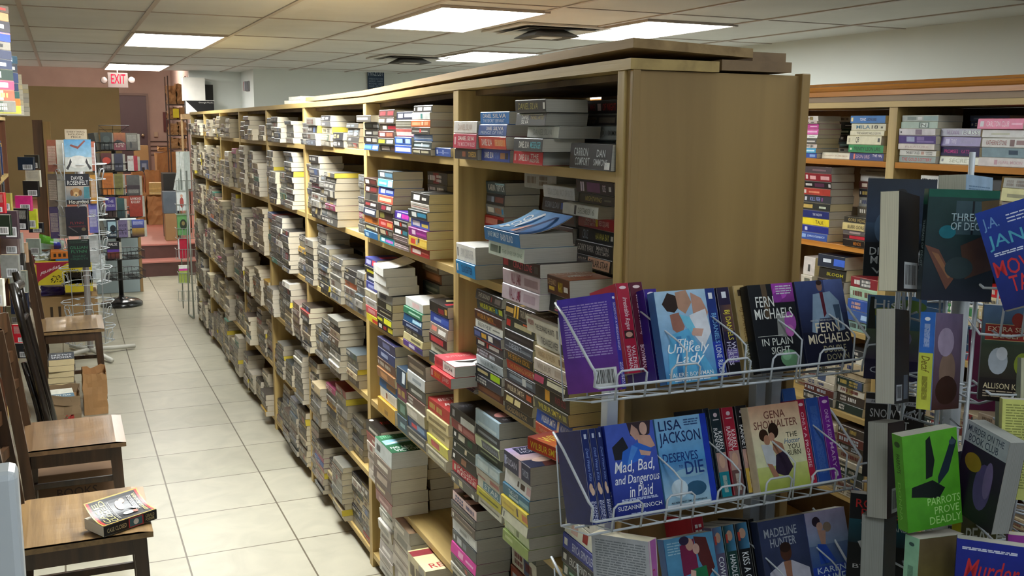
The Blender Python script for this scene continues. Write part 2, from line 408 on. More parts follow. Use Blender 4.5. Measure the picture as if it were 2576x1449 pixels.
# loose planks lying on top, the upper one warped up towards the near end
def plank(name, x0, x1, y0, y1, z, t, rise, label, tilt=0, m=None):
    k = MB(); n = 14
    for j in range(n):
        a, b = j/n, (j+1)/n
        ya, yb = y0+(y1-y0)*a, y0+(y1-y0)*b
        za, zb = z+rise*(1-a)**2.0, z+rise*(1-b)**2.0
        P = [(x0, ya, za), (x1, ya, za-tilt*(1-a)**1.5), (x1, yb, zb-tilt*(1-b)**1.5), (x0, yb, zb)]
        Q = [(p[0], p[1], p[2]+t) for p in P]
        k.face(P[::-1]); k.face(Q); k.face([P[0], P[1], Q[1], Q[0]]) if j == 0 else None
        k.face([P[3], P[0], Q[0], Q[3]]); k.face([P[1], P[2], Q[2], Q[1]])
        if j == n-1: k.face([P[2], P[3], Q[3], Q[2]])
    o = k.build(name, m or W_OLD); tag(o, label, 'plank'); return o
tag(board('plank', 1.222, 1.397, YS[:9], lambda y: ztop(y)+.0045, .021, W_BROWN), 'grey-brown plank lying flat on the bookcase top behind the pale front board', 'plank')
tag(board('plank', FX-.002, FX+.28, [1.70]+YS[1:8]+[4.55], lambda y: ztop(y)+.0265+.0145*max(0, 1-(y-1.7)/2.2)**1.5, .0185, W_OLD, None, lambda y: .010*max(0, 1-(y-1.7)/2.2)), 'warped brown plank raised over the near end of the bookcase top', 'plank')
k = MB(); k.box((FX+.295, 1.72, 1.8375), (FX+.380, 2.15, 1.856)); tag(k.build('plank', W_BROWN), 'short offcut of wood lying at the far corner of the bookcase top', 'plank')
# ---------------------------------------------------------------- second bookcase, across the next aisle
RX = 2.55
rc = empty('bookcase', (RX, 1.0, 0)); tag(rc, 'bookcase with an orange varnished top moulding, seen past the end panel', 'bookcase')
RU = [-.36, .62, 1.60, 2.58, 3.56, 4.54, 5.5]
def putr(o): o.location = (-RX, -1.0, 0); return o
for y in RU:
    k = MB(); k.box((RX, y-.019, 0), (RX+.30, y+.019, 1.775)); putr(k.build('upright', W_LIGHTZ, rc, bevel=.0015))
for i in range(6):
    for z in (1.593, 1.288, .985, .677, .372, .062):
        k = MB(); k.box((RX+.002, RU[i]+.02, z-.020), (RX+.29, RU[i+1]-.02, z)); putr(k.build('shelf', W_ORANGE if z > 1.2 else W_LIGHT, rc, bevel=.001))
k = MB(); k.box((RX+.30, -.4, 0), (RX+.312, 5.52, 1.775)); putr(k.build('back_board', W_BACK, rc))
k = MB(); k.box((RX-.004, -.4, 1.7755), (RX+.312, 5.52, 1.795)); putr(k.build('top_board', W_LIGHT, rc))
k = MB(); k.box((RX-.006, -.4, 1.7955), (RX+.31, 5.53, 1.815)); putr(k.build('upper_board', W_BROWN, rc))
k = MB()
prof = [(RX-.012, 1.8155), (RX-.012, 1.832), (RX-.020, 1.836), (RX-.024, 1.843), (RX-.020, 1.850), (RX-.010, 1.853), (RX+.004, 1.862), (RX+.03, 1.862), (RX+.03, 1.8155)]
for (xa, za), (xb, zb) in zip(prof, prof[1:]+prof[:1]):
    k.face([(xa, -.4, za), (xb, -.4, zb), (xb, 5.53, zb), (xa, 5.53, za)])
k.face([(x, -.4, z) for x, z in prof[::-1]]); k.face([(x, 5.53, z) for x, z in prof])
putr(k.build('top_moulding', W_ORANGE, rc))
# ================================================================ books
rng = random.Random(11)
WHITE = srgb('e8e6de'); 
CREAMS = ['dcd4bc', 'd6ccb2', 'e0d9c6', 'cfc9b8', 'c6c1b4', 'd9cda6']
DUSK_GREYS = ['c4c2b8', 'bab8b0', 'cac6ba', 'b2b0a6']  # nearest bay's page edges, greyed by dusk light put into the colour
def C(h):
    return srgb(h)
CN = {'w': 'f0efe8', 'k': '15151a', 'y': 'e8d23a', 'g': 'c8a04a', 's': 'b8bcc4', 'r': 'd02028', 'b': '2848b8', 'c': '58b8d8', 'p': 'd060a0', 'o': 'e07a30', 'l': 'b8d838', 'n': '141c40', 't': 'c8b088', 'e': '2f8a4a', 'm': '6a1828', 'd': '3a3a3c', 'v': '6a58a8'}
def hexof(s): return CN.get(s, s)
def place_text(mb, txt, fr, u0, u1, v0, v1, col, eps, italic=0, rot=0):
    """fr: function (u, v, e) -> point on the card; the text fills the box"""
    V, Fs = letters(txt, italic)
    P = []
    for a, b in V:
        if rot: a, b = b, 1-a      # reads downwards
        P.append(fr(u0+(u1-u0)*a, v0+(v1-v0)*b, eps))
    i = len(mb.v); mb.v.extend(P)
    for f in Fs: mb.f.append(tuple(i+q for q in f)); mb.m.append(0); mb.c.append(col)
def art(mb, fr, marks, nsub=1):
    """marks: strings 'kind colour u0,u1,v0,v1 [text]'. kinds r rectangle, g gradient (two colours a>b top to bottom), e ellipse, t text, i italic text, d text reading down, p polygon, j justified small print, B bar code"""
    e = .00015
    for mk in marks:
        ps = mk.split(' ', 3); kd = ps[0]; cs = [C(hexof(c)) for c in ps[1].split('>')]; nb = [float(x) for x in ps[2].split(',')]; col = cs[0]
        e += .00006 if nsub == 1 else .0003
        if kd in 'rg':
            u0, u1, v0, v1 = nb; a, b = (col, cs[-1])
            for q in range(nsub):
                ua, ub = u0+(u1-u0)*q/nsub, u0+(u1-u0)*(q+1)/nsub
                mb.face([fr(ua, v0, e), fr(ub, v0, e), fr(ub, v1, e), fr(ua, v1, e)], (b, b, a, a) if kd == 'g' else col)
        elif kd == 'e':
            cu, cv, ru, rv = nb[:4]; ro = math.radians(nb[4]) if len(nb) > 4 else 0
            pts = []
            for q in range(18):
                a = 2*math.pi*q/18; x, y = ru*math.cos(a), rv*math.sin(a)
                pts.append(fr(cu+x*math.cos(ro)-y*math.sin(ro), cv+x*math.sin(ro)+y*math.cos(ro), e))
            mb.face(pts, col)
        elif kd == 'p':
            mb.face([fr(nb[q], nb[q+1], e) for q in range(0, len(nb), 2)], col)
        elif kd in 'tid':
            u0, u1, v0, v1 = nb; place_text(mb, ps[3], fr, u0, u1, v0, v1, col, e+.0001, .3 if kd == 'i' else 0, kd == 'd')
        elif kd == 'j':
            u0, u1, v0, v1 = nb; n = max(2, int((v1-v0)*38)); rr = random.Random(int(u0*991+v1*77))
            for q in range(n):
                vv = v1-(v1-v0)*q/n; uu = u0
                while uu < u1-.02:
                    ww = min(rr.uniform(.04, .14), u1-uu); mb.face([fr(uu, vv-.012, e), fr(uu+ww, vv-.012, e), fr(uu+ww, vv, e), fr(uu, vv, e)], col); uu += ww+.015
        elif kd == 'B':
            u0, u1, v0, v1 = nb; mb.face([fr(u0, v0, e), fr(u1, v0, e), fr(u1, v1, e), fr(u0, v1, e)], C('dfe3e6'))
            rr = random.Random(5); uu = u0+(u1-u0)*.08; e += .0001; bk = C('202024')
            while uu < u1-(u1-u0)*.1:
                ww = rr.uniform(.012, .04)*(u1-u0); mb.face([fr(uu, v0+(v1-v0)*.15, e), fr(uu+ww, v0+(v1-v0)*.15, e), fr(uu+ww, v1-(v1-v0)*.1, e), fr(uu, v1-(v1-v0)*.1, e)], bk); uu += ww+rr.uniform(.012, .03)*(u1-u0)
def book_mesh(L, W, T, col, spine=(), front=(), back=(), edge='e6dcb8', sh=0, curl=0, fcol=None, bcol=None, hard=0):
    """lying flat: spine on x=0 facing -x, head at +y, front cover up. Returns card mesh, paper mesh"""
    c = C(hexof(col)); fc = C(hexof(fcol)) if fcol else c; bc_ = C(hexof(bcol)) if bcol else c
    cv, pg = MB(), MB(); h = L/2; r = min(.0018, T*.12); t = .0006 if not hard else .0025
    def X(z): return sh*(z/T-.5)
    out = [(W, 0), (r, 0), (0, r), (0, T-r), (r, T), (W, T)]
    inn = [(W, t), (r+.0005, t), (t, r+.0003), (t, T-r-.0003), (r+.0005, T-t), (W, T-t)]
    cols = [bc_, c, c, c, fc]
    n = 10 if curl else 1
    def lift(x): return curl*(max(0, (x/W-.12))/.88)**2
    for j in range(5):
        (xa, za), (xb, zb) = out[j], out[j+1]; (xc, zc), (xd, zd) = inn[j], inn[j+1]
        if j == 4 and curl:
            for q in range(n):
                s0, s1 = q/n, (q+1)/n; x0, x1 = xa+(xb-xa)*s0, xa+(xb-xa)*s1
                l0, l1 = lift(x0), lift(x1)
                cv.face([(x0+X(T), h, T+l0), (x0+X(T), -h, T+l0), (x1+X(T), -h, T+l1), (x1+X(T), h, T+l1)], fc)
                cv.face([(x0+X(T), -h, T+l0-t), (x0+X(T), h, T+l0-t), (x1+X(T), h, T+l1-t), (x1+X(T), -h, T+l1-t)], C('e8e4d8'))
                for sgn in (1, -1):
                    cv.face([(x0+X(T), sgn*h, T+l0), (x1+X(T), sgn*h, T+l1), (x1+X(T), sgn*h, T+l1-t), (x0+X(T), sgn*h, T+l0-t)][::sgn], C('e8e4d8'))
            continue
        A, B_, D_, E_ = (xa+X(za), za), (xb+X(zb), zb), (xd+X(zd), zd), (xc+X(zc), zc)
        cv.face([(A[0], h, A[1]), (B_[0], h, B_[1]), (B_[0], -h, B_[1]), (A[0], -h, A[1])][::-1], cols[j])
        cv.face([(E_[0], h, E_[1]), (D_[0], h, D_[1]), (D_[0], -h, D_[1]), (E_[0], -h, E_[1])], C('d8d4c8'))
        for sgn in (1, -1):
            cv.face([(A[0], sgn*h, A[1]), (E_[0], sgn*h, E_[1]), (D_[0], sgn*h, D_[1]), (B_[0], sgn*h, B_[1])][::sgn], cols[j])
    if not hard:
        cv.face([(W+X(0), -h, 0), (W+X(0), h, 0), (W+X(0), h, t), (W+X(0), -h, t)], bc_)
    ec = C(edge); ins = .0003 if not hard else .003
    pc = (t, ec)
    P = [(t+.0002, t+.0001), (W-ins, t+.0001), (W-ins, T-t-.0001), (t+.0002, T-t-.0001)]
    Q = [(x+X(z), z) for x, z in P]
    hh = h-ins
    pg.face([(x, -hh, z) for x, z in Q], ec); pg.face([(x, hh, z) for x, z in Q[::-1]], ec)
    for j in range(4):
        a, b = Q[j], Q[(j+1) % 4]; pg.face([(a[0], -hh, a[1]), (a[0], hh, a[1]), (b[0], hh, b[1]), (b[0], -hh, b[1])], ec)
    if spine: art(cv, lambda u, v, e: (X(v*T)-e, h-u*L, r+v*(T-2*r)), spine)
    if front: art(cv, (lambda u, v, e: (u*W+X(T), (v-.5)*L, T+e+lift(u*W)+ (0.0009 if curl else 0))), front, 12 if curl else 1)
    if back: art(cv, (lambda u, v, e: ((1-u)*W+X(0), (v-.5)*L, -e)), back)
    return cv, pg
ORD = ['lowest', 'second', 'third', 'fourth', 'fifth', 'sixth', 'seventh', 'eighth', 'ninth', 'tenth', 'eleventh', 'twelfth', 'thirteenth']
def colname(h):
    h = hexof(h); r, g, b = [int(h[i:i+2], 16) for i in (0, 2, 4)]; mx, mn = max(r, g, b), min(r, g, b)
    if mx-mn < 28 or (mx < 60): return 'black' if mx < 75 else 'dark grey' if mx < 120 else 'grey' if mx < 185 else 'white'
    import colorsys
    hu, s, v = colorsys.rgb_to_hsv(r/255, g/255, b/255); hu *= 360
    if s < .25 and v > .75: return 'cream' if 20 < hu < 75 else 'pale pink' if hu > 300 or hu < 20 else 'pale blue' if hu > 160 else 'pale green'
    nm = 'red' if hu < 14 or hu > 345 else 'orange' if hu < 38 else 'yellow' if hu < 66 else 'green' if hu < 165 else 'teal' if hu < 195 else 'blue' if hu < 248 else 'purple' if hu < 295 else 'pink'
    if nm == 'orange' and v < .65: nm = 'brown'
    if nm == 'yellow' and v < .6: nm = 'olive'
    if nm == 'orange' and s < .45: nm = 'tan'
    if nm in ('red', 'blue', 'green', 'purple', 'pink') and v < .45: nm = 'dark '+nm
    return nm
BOOKS = []     # every book: dict(area, M, L, W, T, col, ..., label, group)
STUFF_C, STUFF_P = MB(), MB()
_seed = [0]
def rand_marks(col, r, seg=None, soft=False):
    """made-up looking blocks of lettering for spines too small to read"""
    dark = sum(int(hexof(col)[i:i+2], 16) for i in (0, 2, 4)) < 330
    ink = r.choice(['e8e6de', 'd8d4c4', 'e8e6de', 'c8b060', 'b8c4d0', 'd8a890']) if dark else r.choice(['3a3a3c', '6a2a2a', '2a3a6a', '5a4a3a'])
    if soft: ink = r.choice(['a8a49a', 'b4b0a4', '98948c', 'bcb8ae', '9c8c68', '8a929a']) if dark else r.choice(['5a5854', '6a4a42', '4a5264'])
    out = []
    if r.random() < .35:
        a = r.uniform(.3, .7); out.append('r %s %.2f,%.2f,.02,.98' % (r.choice(['8a3434', '4a5a7a', '9a8a5a', '5a5a5a', 'a8a294', '3a4a3a']), a, min(.97, a+r.uniform(.12, .35))))
    u = r.uniform(.06, .16)
    if r.random() < .6: out.append('r d8d8d4 .03,.07,.3,.7'); u = .12
    for q in range(r.choice((1, 2, 2))):
        w_ = r.uniform(.2, .36); lines = r.choice((1, 1, 2)); n = r.randint(4, 8)
        for ln in range(lines):
            v0, v1 = (.28, .74) if lines == 1 else ((.54, .8) if ln == 0 else (.18, .44))
            for s in range(n):
                a = u+w_*s/n; out.append('r %s %.3f,%.3f,%.2f,%.2f' % (ink, a, a+w_/n*r.uniform(.45, .8), v0, v1))
        u += w_+r.uniform(.05, .12)
        if u > .65: break
    return out
def put_book(M, L, W, T, col, spine=None, front=None, back=None, edge=None, sh=0, curl=0, fcol=None, bcol=None, pri=0, label='', group=None, hard=0):
    _seed[0] += 1; r = random.Random(_seed[0]*7919)
    if spine is None: spine = rand_marks(col, r, soft=pri in (.4, .05))
    c = M @ Vector((0, 0, T/2)); px, py, k = proj(c)
    vis = -80 < px < 2660 and -60 < py < 1520 and k > 0
    BOOKS.append(dict(area=(L*max(T, .02)/(k*k) if vis else 0)*(1 if pri == 0 else pri), M=M, a=(L, W, T, col), k=dict(spine=spine, front=front or (), back=back or (), edge=edge or r.choice(DUSK_GREYS if (M[0][3] < 2 and M[1][3] < 2.68) else CREAMS), sh=sh, curl=curl, fcol=fcol, bcol=bcol, hard=hard), label=label, group=group))
def parse(s):
    """'26 c01818 k=v ; mark ; mark' -> thickness, colour, options, marks"""
    ps = [x.strip() for x in s.split(';')]; hd = ps[0].split(); opt = {}
    for x in hd[2:]:
        a, b = x.split('='); opt[a] = b
    marks = []
    for mk in ps[1:]:
        q = mk.split(' ')
        if len(q) > 2 and ',' in q[2] and q[0] in 'rgetidpjB': marks.append(mk)
        else:      # short form: colour u0-u1 TEXT  (v defaults) ; a leading / makes it italic
            us, _, vv = q[1].partition(':'); u0, u1 = us.split('-'); kd = 'i' if q[0][0] == '/' else 't'
            v0, v1 = '.22', '.78'
            if vv: v0, v1 = vv.split('-') if '-' in vv else (vv, '.9')
            tx = ' '.join(q[2:])
            marks.append(('%s %s %s,%s,%s,%s %s' % (kd, q[0].lstrip('/'), u0, u1, v0, v1, tx)) if tx else 'r %s %s,%s,%s,%s' % (q[0], u0, u1, v0, v1))
    return float(hd[0])/1000, hd[1], opt, marks
FOOT = []
def stack(pl, pr, X, z, books, H=None, where='', group='', W=.106, pri=0, rr=None, top=None, Lmax=.215, first=0, e=None, bay=None):
    """a pile lying with spines towards -x; pl, pr are the picture columns of the spine's two ends at height z"""
    r = rr or rng
    ya, yb = y_at(pl, X, z), y_at(pr, X, z)
    ps = [parse(b) if isinstance(b, str) else b for b in books]
    tot = sum(p[0] for p in ps)
    lv = sorted((SHZ if X < 2 else [1.593, 1.288, .985, .677, .372, .062])+[1.791 if X < 2 else 1.778])
    room = min([v for v in lv if v > z+.03])-.022-z-.008
    if (H or tot) > room: H = room
    zt = z+(H or tot)
    if bay is None and X < 1.3:
        mid = y_at((pl+pr)/2, FX, z); bay = max(i for i in range(8) if UPR[i] < mid or i == 0)
    for _ in range(8):
        if bay is not None and X < FX and yb < UPR[bay]+.012: X = 1.004; ya, yb = y_at(pl, X, z), y_at(pr, X, z)
        if bay is not None: ya = min(ya, UPR[bay+1]-.024); yb = max(yb, UPR[bay]+.024)
        if X > 2: 
            q = max(i for i in range(6) if RU[i] < y_at((pl+pr)/2, RX, z)); ya = min(ya, RU[q+1]-.024); yb = max(yb, RU[q]+.024)
        if ya-yb > Lmax: m_ = (ya+yb)/2; ya, yb = m_+Lmax/2, m_-Lmax/2
        if ya-yb < .045: print('DROP small', where, z); return z
        hit = None
        for (x0, x1, y0, y1, z0, z1) in FOOT:
            if x0 < X+W+.012 and x1 > X-.010 and y0 < ya-.001 and y1 > yb+.001 and z0 < zt-.004 and z1 > z+.004:
                hit = (x0, x1, y0, y1); break
        if not hit: break
        x0, x1, y0, y1 = hit
        ov = min(ya, y1)-max(yb, y0)
        if ov < .034 and ya-yb-ov > .11:
            if (ya+yb) > (y0+y1): yb = y1+.003
            else: ya = y0-.003
        else:
            X = x1+.012; ya, yb = y_at(pl, X, z), y_at(pr, X, z)
            if X+W > (BX-.032 if X < 2 else RX+.298): print('DROP', where, z, pl, pr); return z
    L0 = ya-yb; yc = (ya+yb)/2
    FOOT.append((X, X+W, yb, ya, z, zt))
    s = (H/tot) if H else 1
    zz = z+.0004
    for i, (t, col, opt, marks) in enumerate(ps):
        T = t*s; L = float(opt.get('L', 0)) or L0*r.uniform(.965, .99)
        dx, dy = r.uniform(-.005, .005), r.uniform(-.001, .001)
        if 'o' in opt: a, b = opt['o'].split(','); dx += float(a); dy += float(b)
        yaw = r.uniform(-.7, .7) if 'r' not in opt else float(opt['r'])
        sh = r.uniform(-.004, .004)
        if bay is not None:
            lo, hi = UPR[bay]+.023, UPR[bay+1]-.023; L = min(L, hi-lo-.002); dy = min(max(yc+dy, lo+L/2), hi-L/2)-yc
        M = Matrix.Translation((X+dx, yc+dy, zz)) @ Matrix.Rotation(math.radians(yaw), 4, 'Z')
        last = i == len(ps)-1
        fr = None
        if last: fr = top
        nth = ORD[i+first] if not (last and i) else 'top'
        lab = ('%s paperback, %s in %s' % (colname(col), nth, where)).replace(' the ', ' ').replace(' of two alike', '')
        put_book(M, L, float(opt.get('W', W)), T-.0003, col, marks or None, fr, None, opt.get('e', e), sh, float(opt.get('curl', 0)), opt.get('f'), None, pri, lab, group)
        zz += T
    return zz
_st = stack
def ST(pl, pr, X, z, tp, books, where, group, top=None, **kw):
    H = on_x(tp[0], tp[1], X).z-z if tp else None
    return _st(pl, pr, X, z, books, H, where, group, top=top, **kw)
Z1, Z2, Z3, Z4, Z5, Z6 = SHZ
G = 'paperbacks stacked in the near bays of the long bookcase'
B1 = 'nearest bay'
# ---------------- nearest bay, top shelf
w_ = ', top shelf, '+B1
ST(1143, 1201, .985, Z1, (1170, 305), ['24 2a2420;g .62-.95 CONFESSOR;8a4a28 .35-.5', '34 c02848;e8b0b8 .05-.12;w .22-.9:.55-.85 DANIEL SILVA;e8c0c8 .2-.95:.12-.42 THE MOSCOW RULES', '27 ece6e0;c8b0a0 .2-.8 DANIEL SILVA'], 'leftmost stack'+w_, G)
ST(1202, 1279, .99, Z1, (1240, 281), ['29 24449c;w .12-.44 DANIEL SILVA;6a8ad0 .48-.64:.2-.8 PORTRAIT;a07040 .68-.84;2a2420 .86-.95', '30 d04838;w .12-.5 DANIEL SILVA;e88a50 .6-.98;f0c090 .62-.9 THE UNLIKELY', '27 3458a0;w .3-.5:.5-.85 DANIEL;w .55-.9:.5-.85 SILVA;b8c8e0 .1-.9:.12-.4 PRINCE OF FIRE', '29 1878c8;w .1-.4:.5-.88 DANIEL;w .45-.9:.5-.88 SILVA;d8e8f4 .1-.85:.1-.4 THE SECRET SERVANT'], 'second stack'+w_, G)
ST(1287, 1361, .99, Z1, (1350, 233), ['32 d02030;w .2-.55 DANIEL SILVA;w .6-.86:.5-.85 THE;w .58-.9:.15-.45 ENGLISH GIRL;e8a0a0 .04-.1', '31 1c2226 o=-.01,-.035;w .2-.55 DANIEL SILVA;58b8c8 .6-.95 MESSENGER', '28 d8dcd4 o=.01,-.06;a8b0a8 .2-.8 DANIEL SILVA', '30 2e2e28 o=-.005,-.04;w .2-.45:.5-.9 DANIEL;w .2-.45:.1-.45 SILVA;c0a850 .5-.95:.5-.8 THE KILL ARTIST;b8b8a8 .1-.9:.88-.95', '30 20241e o=-.01,-.05;/a8a058 .1-.75 DANIEL SILVA;e8e8e0 .92-.98'], 'middle stack'+w_, G)
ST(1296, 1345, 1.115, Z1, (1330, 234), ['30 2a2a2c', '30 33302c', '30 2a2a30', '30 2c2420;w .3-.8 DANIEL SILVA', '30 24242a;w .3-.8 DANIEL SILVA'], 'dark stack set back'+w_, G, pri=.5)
ST(1428, 1536, .985, Z1, (1480, 362), ['36 20262c;b8c4c8 .1-.45:.5-.85 CARRION;b8c4c8 .14-.5:.12-.45 COMFORT;c0c8cc .66-.86:.5-.8 DAN;c0c8cc .6-.92:.15-.42 SIMMONS;d8dcdc .86-.98:.02-.3'], 'last stack'+w_, G)
ST(1466, 1552, 1.10, Z1, (1510, 222), ['35 24282c', '31 1c262c;w .05-.45 DAN SIMMONS;c02020 .5-1 BLACK HILLS', '36 aab0b4;d8dcdc .2-.65 DROOD;2a2a2a .75-1:.3-.7 DAN SIMMONS', '28 2e2a2a;8a7a68 .12-.42:.5-.85 CHILDREN;8a7a68 .14-.4:.1-.45 OF THE NIGHT;6a6058 .5-.95', '36 201c20;c8b0b0 .45-.55;8a2a2a .15-.4 SUMMER;a03030 .6-.98 OF NIGHT'], 'tallest stack against the end upright'+w_, G, Lmax=.19)
# ---------------- nearest bay, second shelf
w_ = ', second shelf, '+B1
ST(1144, 1192, .975, Z2, (1170, 617), ['28 1888c8;123a6a .3-.85 SLAUGHTER;e8f0f4 .06-.12', '34 ecebe4;3a3a3a .06-.1;c8c8c8 .2-.9 KARIN SLAUGHTER'], 'leftmost short stack'+w_, G)
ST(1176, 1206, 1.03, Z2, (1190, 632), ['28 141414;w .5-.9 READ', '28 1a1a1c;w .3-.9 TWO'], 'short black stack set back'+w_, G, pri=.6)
ST(1197, 1267, .995, Z2, (1235, 470), ['32 b8b8b4;d05050 .25-.55:.3-.6;6a8ac0 .6-.72:.3-.6;c05050 .75-.9:.3-.6;6a6a68 .05-.95:.8-.9', '34 c02838;f0b0b0 .05-.6:.3-.7;1a1414 .72-1;w .74-.98 BLIND', '31 c84048;f0d0c8 .2-.72:.3-.7 KARIN;1c1818 .78-1', '30 6a2024;c86060 .05-.18;f0d8d8 .2-.65 SLAUGHTER;301418 .72-1', '32 b82028;e89888 .05-.68:.2-.8;4a1418 .7-1', '31 8a8c8c;w .1-.45:.25-.8;d88040 .52-.85:.25-.8 FACELESS;3088c0 .88-.96', '32 3a3c44;6a7080 .05-.3;8a5a58 .5-.95;a8b8d0 .3-.45', '34 4a5a60;w .12-.48:.2-.8 KARIN;e8f4f8 .55-.95:.2-.8 TRIPTYCH;9ac8d8 .5-.98:.82-.95'], 'tall curved stack'+w_, G, top=['g 5a7078>2a3438 0,1,0,1', 't d8e4e8 .1,.8,.3,.5 KISSCUT'])
ST(1272, 1345, .94, Z2, (1300, 578), ['31 d8c8d4 L=.2;7a2040 .2-.38:.1-.9 WALLY;7a2040 .4-.52:.1-.9 LAMB;c0a8b8 .6-.9;8a2848 .44-.48', '30 c8b4bc L=.2;8a3a4a .24-.36:.1-.9 WALLY;8a3a4a .38-.5:.1-.9 LAMB;9a8088 .6-.95', '27 2c1418 L=.2;a02838 .02-.16;d05060 .3-.8 CRAZY LOVE;3a3a3a .86-.96', '28 cfdcd0 L=.2 o=-.03,.02;3a5a4a .3-.36;6a7a70 .05-.28;8aa090 .4-.95:.3-.6 THE LIVES OF ONE', '27 2878b8 L=.2 o=-.035,.025 curl=.035;d8ecf4 .1-.44 JANE SMILEY;e8f4f8 .48-.82 BARN BLIND'], 'stack in front with the blue curled cover'+w_, G, W=.132, top=['g 6aa8d8>2a6ab0 0,1,0,1', 'p e8a890 .1,.3,.6,.42,.5,.5,.1,.4', 'p f0f4f8 .3,.6,.9,.55,.95,.62,.4,.68', 'i f4f8fa .15,.85,.72,.88 MOO', 'p 1a3a6a .0,.05,.9,.2,.9,.28,.0,.15'])
ST(1364, 1443, 1.10, Z2, (1400, 467), ['30 34302e', '28 2a1818', '28 403c38', '26 ded6c8', '32 2e1416;7a2a2a .2-.85 HER RED SHOES', '28 1a1c26;b8c0d0 .15-.55 SUSAN R SLOAN;4a2a2a .7-.95', '27 1a1e2c;8a98b0 .1-.55 SUSAN SLOAN;3060c0 .6-.7;6a6a5a .75-.95', '28 c8ccd0;9aa0a8 .15-.5 SUSAN SLOAN;b0b4b8 .55-.95 ACT OF GOD'], 'dark stack standing back'+w_, G)
ST(1358, 1436, .965, Z2, (1390, 692), ['30 1c1a1c;w .35-.7 SHES NOT THERE;w .78-.92:.2-.5;c86a90 .35-.6:.1-.2', '31 5a3020;d8b088 .12-.48:.5-.85 LOVE HER MADLY;d8b040 .18-.4:.2-.42;e8c828 .56-.74 MARY;e8e0d8 .78-.94:.3-.6'], 'short stack with the fiery cover'+w_, G, top=['g d8a890>b86838 0,1,0,1', 'p f0e8e0 .1,.5,.5,.6,.9,.5,.6,.5,.5,.48', 'p c05020 .2,.3,.8,.4,.6,.2', 'i f4ece4 .1,.9,.7,.85 LOVE HER', 'i f4ece4 .2,.8,.35,.48 MADLY'])
ST(1449, 1541, 1.105, Z2, (1490, 454), ['28 3a3424', '26 1c1c1c', '27 2a2a20;e8d828 .1-.5', '32 1c1a1a;c8b8a8 .05-.28 MARTIN CRUZ;f0c0a0 .34-.96:.05-.95;2a1a1a .38-.92 POLAR STAR', '33 241f1e;d8d0c8 .05-.5 GORKY PARK;d8d0c8 .58-.9:.5-.85 MARTIN;d8d0c8 .55-.92:.15-.45 CRUZ SMITH', '31 1e2226;a8b8c8 .15-.3:.1-.9 CRUZ;e0d870 .5-.86 HAVANA BAY;d8d8d8 .9-.96:.3-.7', '30 a82028;f0c8c0 .22-.5:.5-.85 MARTIN;f0c8c0 .18-.48:.15-.45 CRUZ SMITH;e8c828 .51-.57:.2-.8;f0c8c0 .6-.88 RED SQUARE', '28 d0d4d0 o=-.03,.015;3a3a3c .34-.4:.05-.95;8a9088 .45-.8 DECEMBER;8a9088 .84-.9 6', '24 24241e;c0b060 .2-.65 NIGHTWING;6a6a5a .72-.9:.4-.6', '32 1c1620;d8ccd8 .12-.16:.1-.9;d8ccd8 .18-.22:.1-.9;6a3a68 .3-.65:.1-.9;e0d4e0 .72-.8 ROSE;c0c0c0 .88-.94:.3-.7'], 'tall stack against the end upright'+w_, G)
ST(1425, 1527, .99, Z2, (1470, 672), ['26 1e1c1e;w .1-.25 SHE', '31 2a1c18;6a3a20 .02-.9 THE RUINS', '34 1a1a1a;d82828 .04-.07:.2-.8;e0e0e0 .12-.2:.1-.9;e8e8e4 .26-.66 a simple plan;8a2424 .74-.95;d8c8c0 .955-.985:.3-.7'], 'front stack topped by the brown cover'+w_, G, top=['g 6a4a40>5a3c34 0,1,0,1', 'e 2a6ab0 .62,.45,.25,.22', 'e b8d8e8 .6,.5,.12,.06', 'p d8c8c0 .1,.8,.5,.86,.5,.9,.1,.88'])
put_book(Matrix.Translation((1.12, 2.33, Z2+.245)) @ Matrix.Rotation(.06, 4, 'Z'), .17, .106, .042, '8a8c88', edge='b0b0a8', label='thick grey paperback lying on the back row, second shelf, nearest bay', group=G)
# ---------------- nearest bay, third shelf
w_ = ', third shelf, '+B1
ST(1195, 1262, 1.0, Z3, (1240, 738), ['26 5a3024;8a5030 .1-.9', '26 2a2a3a', '26 20242a;b8a878 .1-.5:.3-.7;a8d020 .6-.95:.1-.9', '27 b8c4cc;6a7880 .15-.8 WILBUR SMITH', '25 26282a', '26 161c24;w .08-.32:.3-.75;c83028 .4-.46;e8e8e8 .5-.85:.3-.75;c82828 .05-.95:.85-.95', '28 20284a;5a6aa8 .03-.25;d8a838 .3-.48:.25-.8;w .55-.72:.2-.85;1a1a20 .75-.98', '24 e4e4dc;4a5a5a .1-.6 EAGLE IN THE SKY;8a8a84 .65-.9:.4-.6', '28 4a241c;d89838 .1-.7 WILBUR SMITH;8a4024 .5-.8:.1-.3', '29 1e2a2c;e0e030 .12-.68 WILBUR SMITH;3088a0 .7-.78;c8d838 .82-.95:.2-.8', '28 2c2a28;b8b4a4 .1-.55:.3-.8 THE SOUND;8a3434 .6-.64;6a6058 .75-.95'], 'first tall stack'+w_, G)
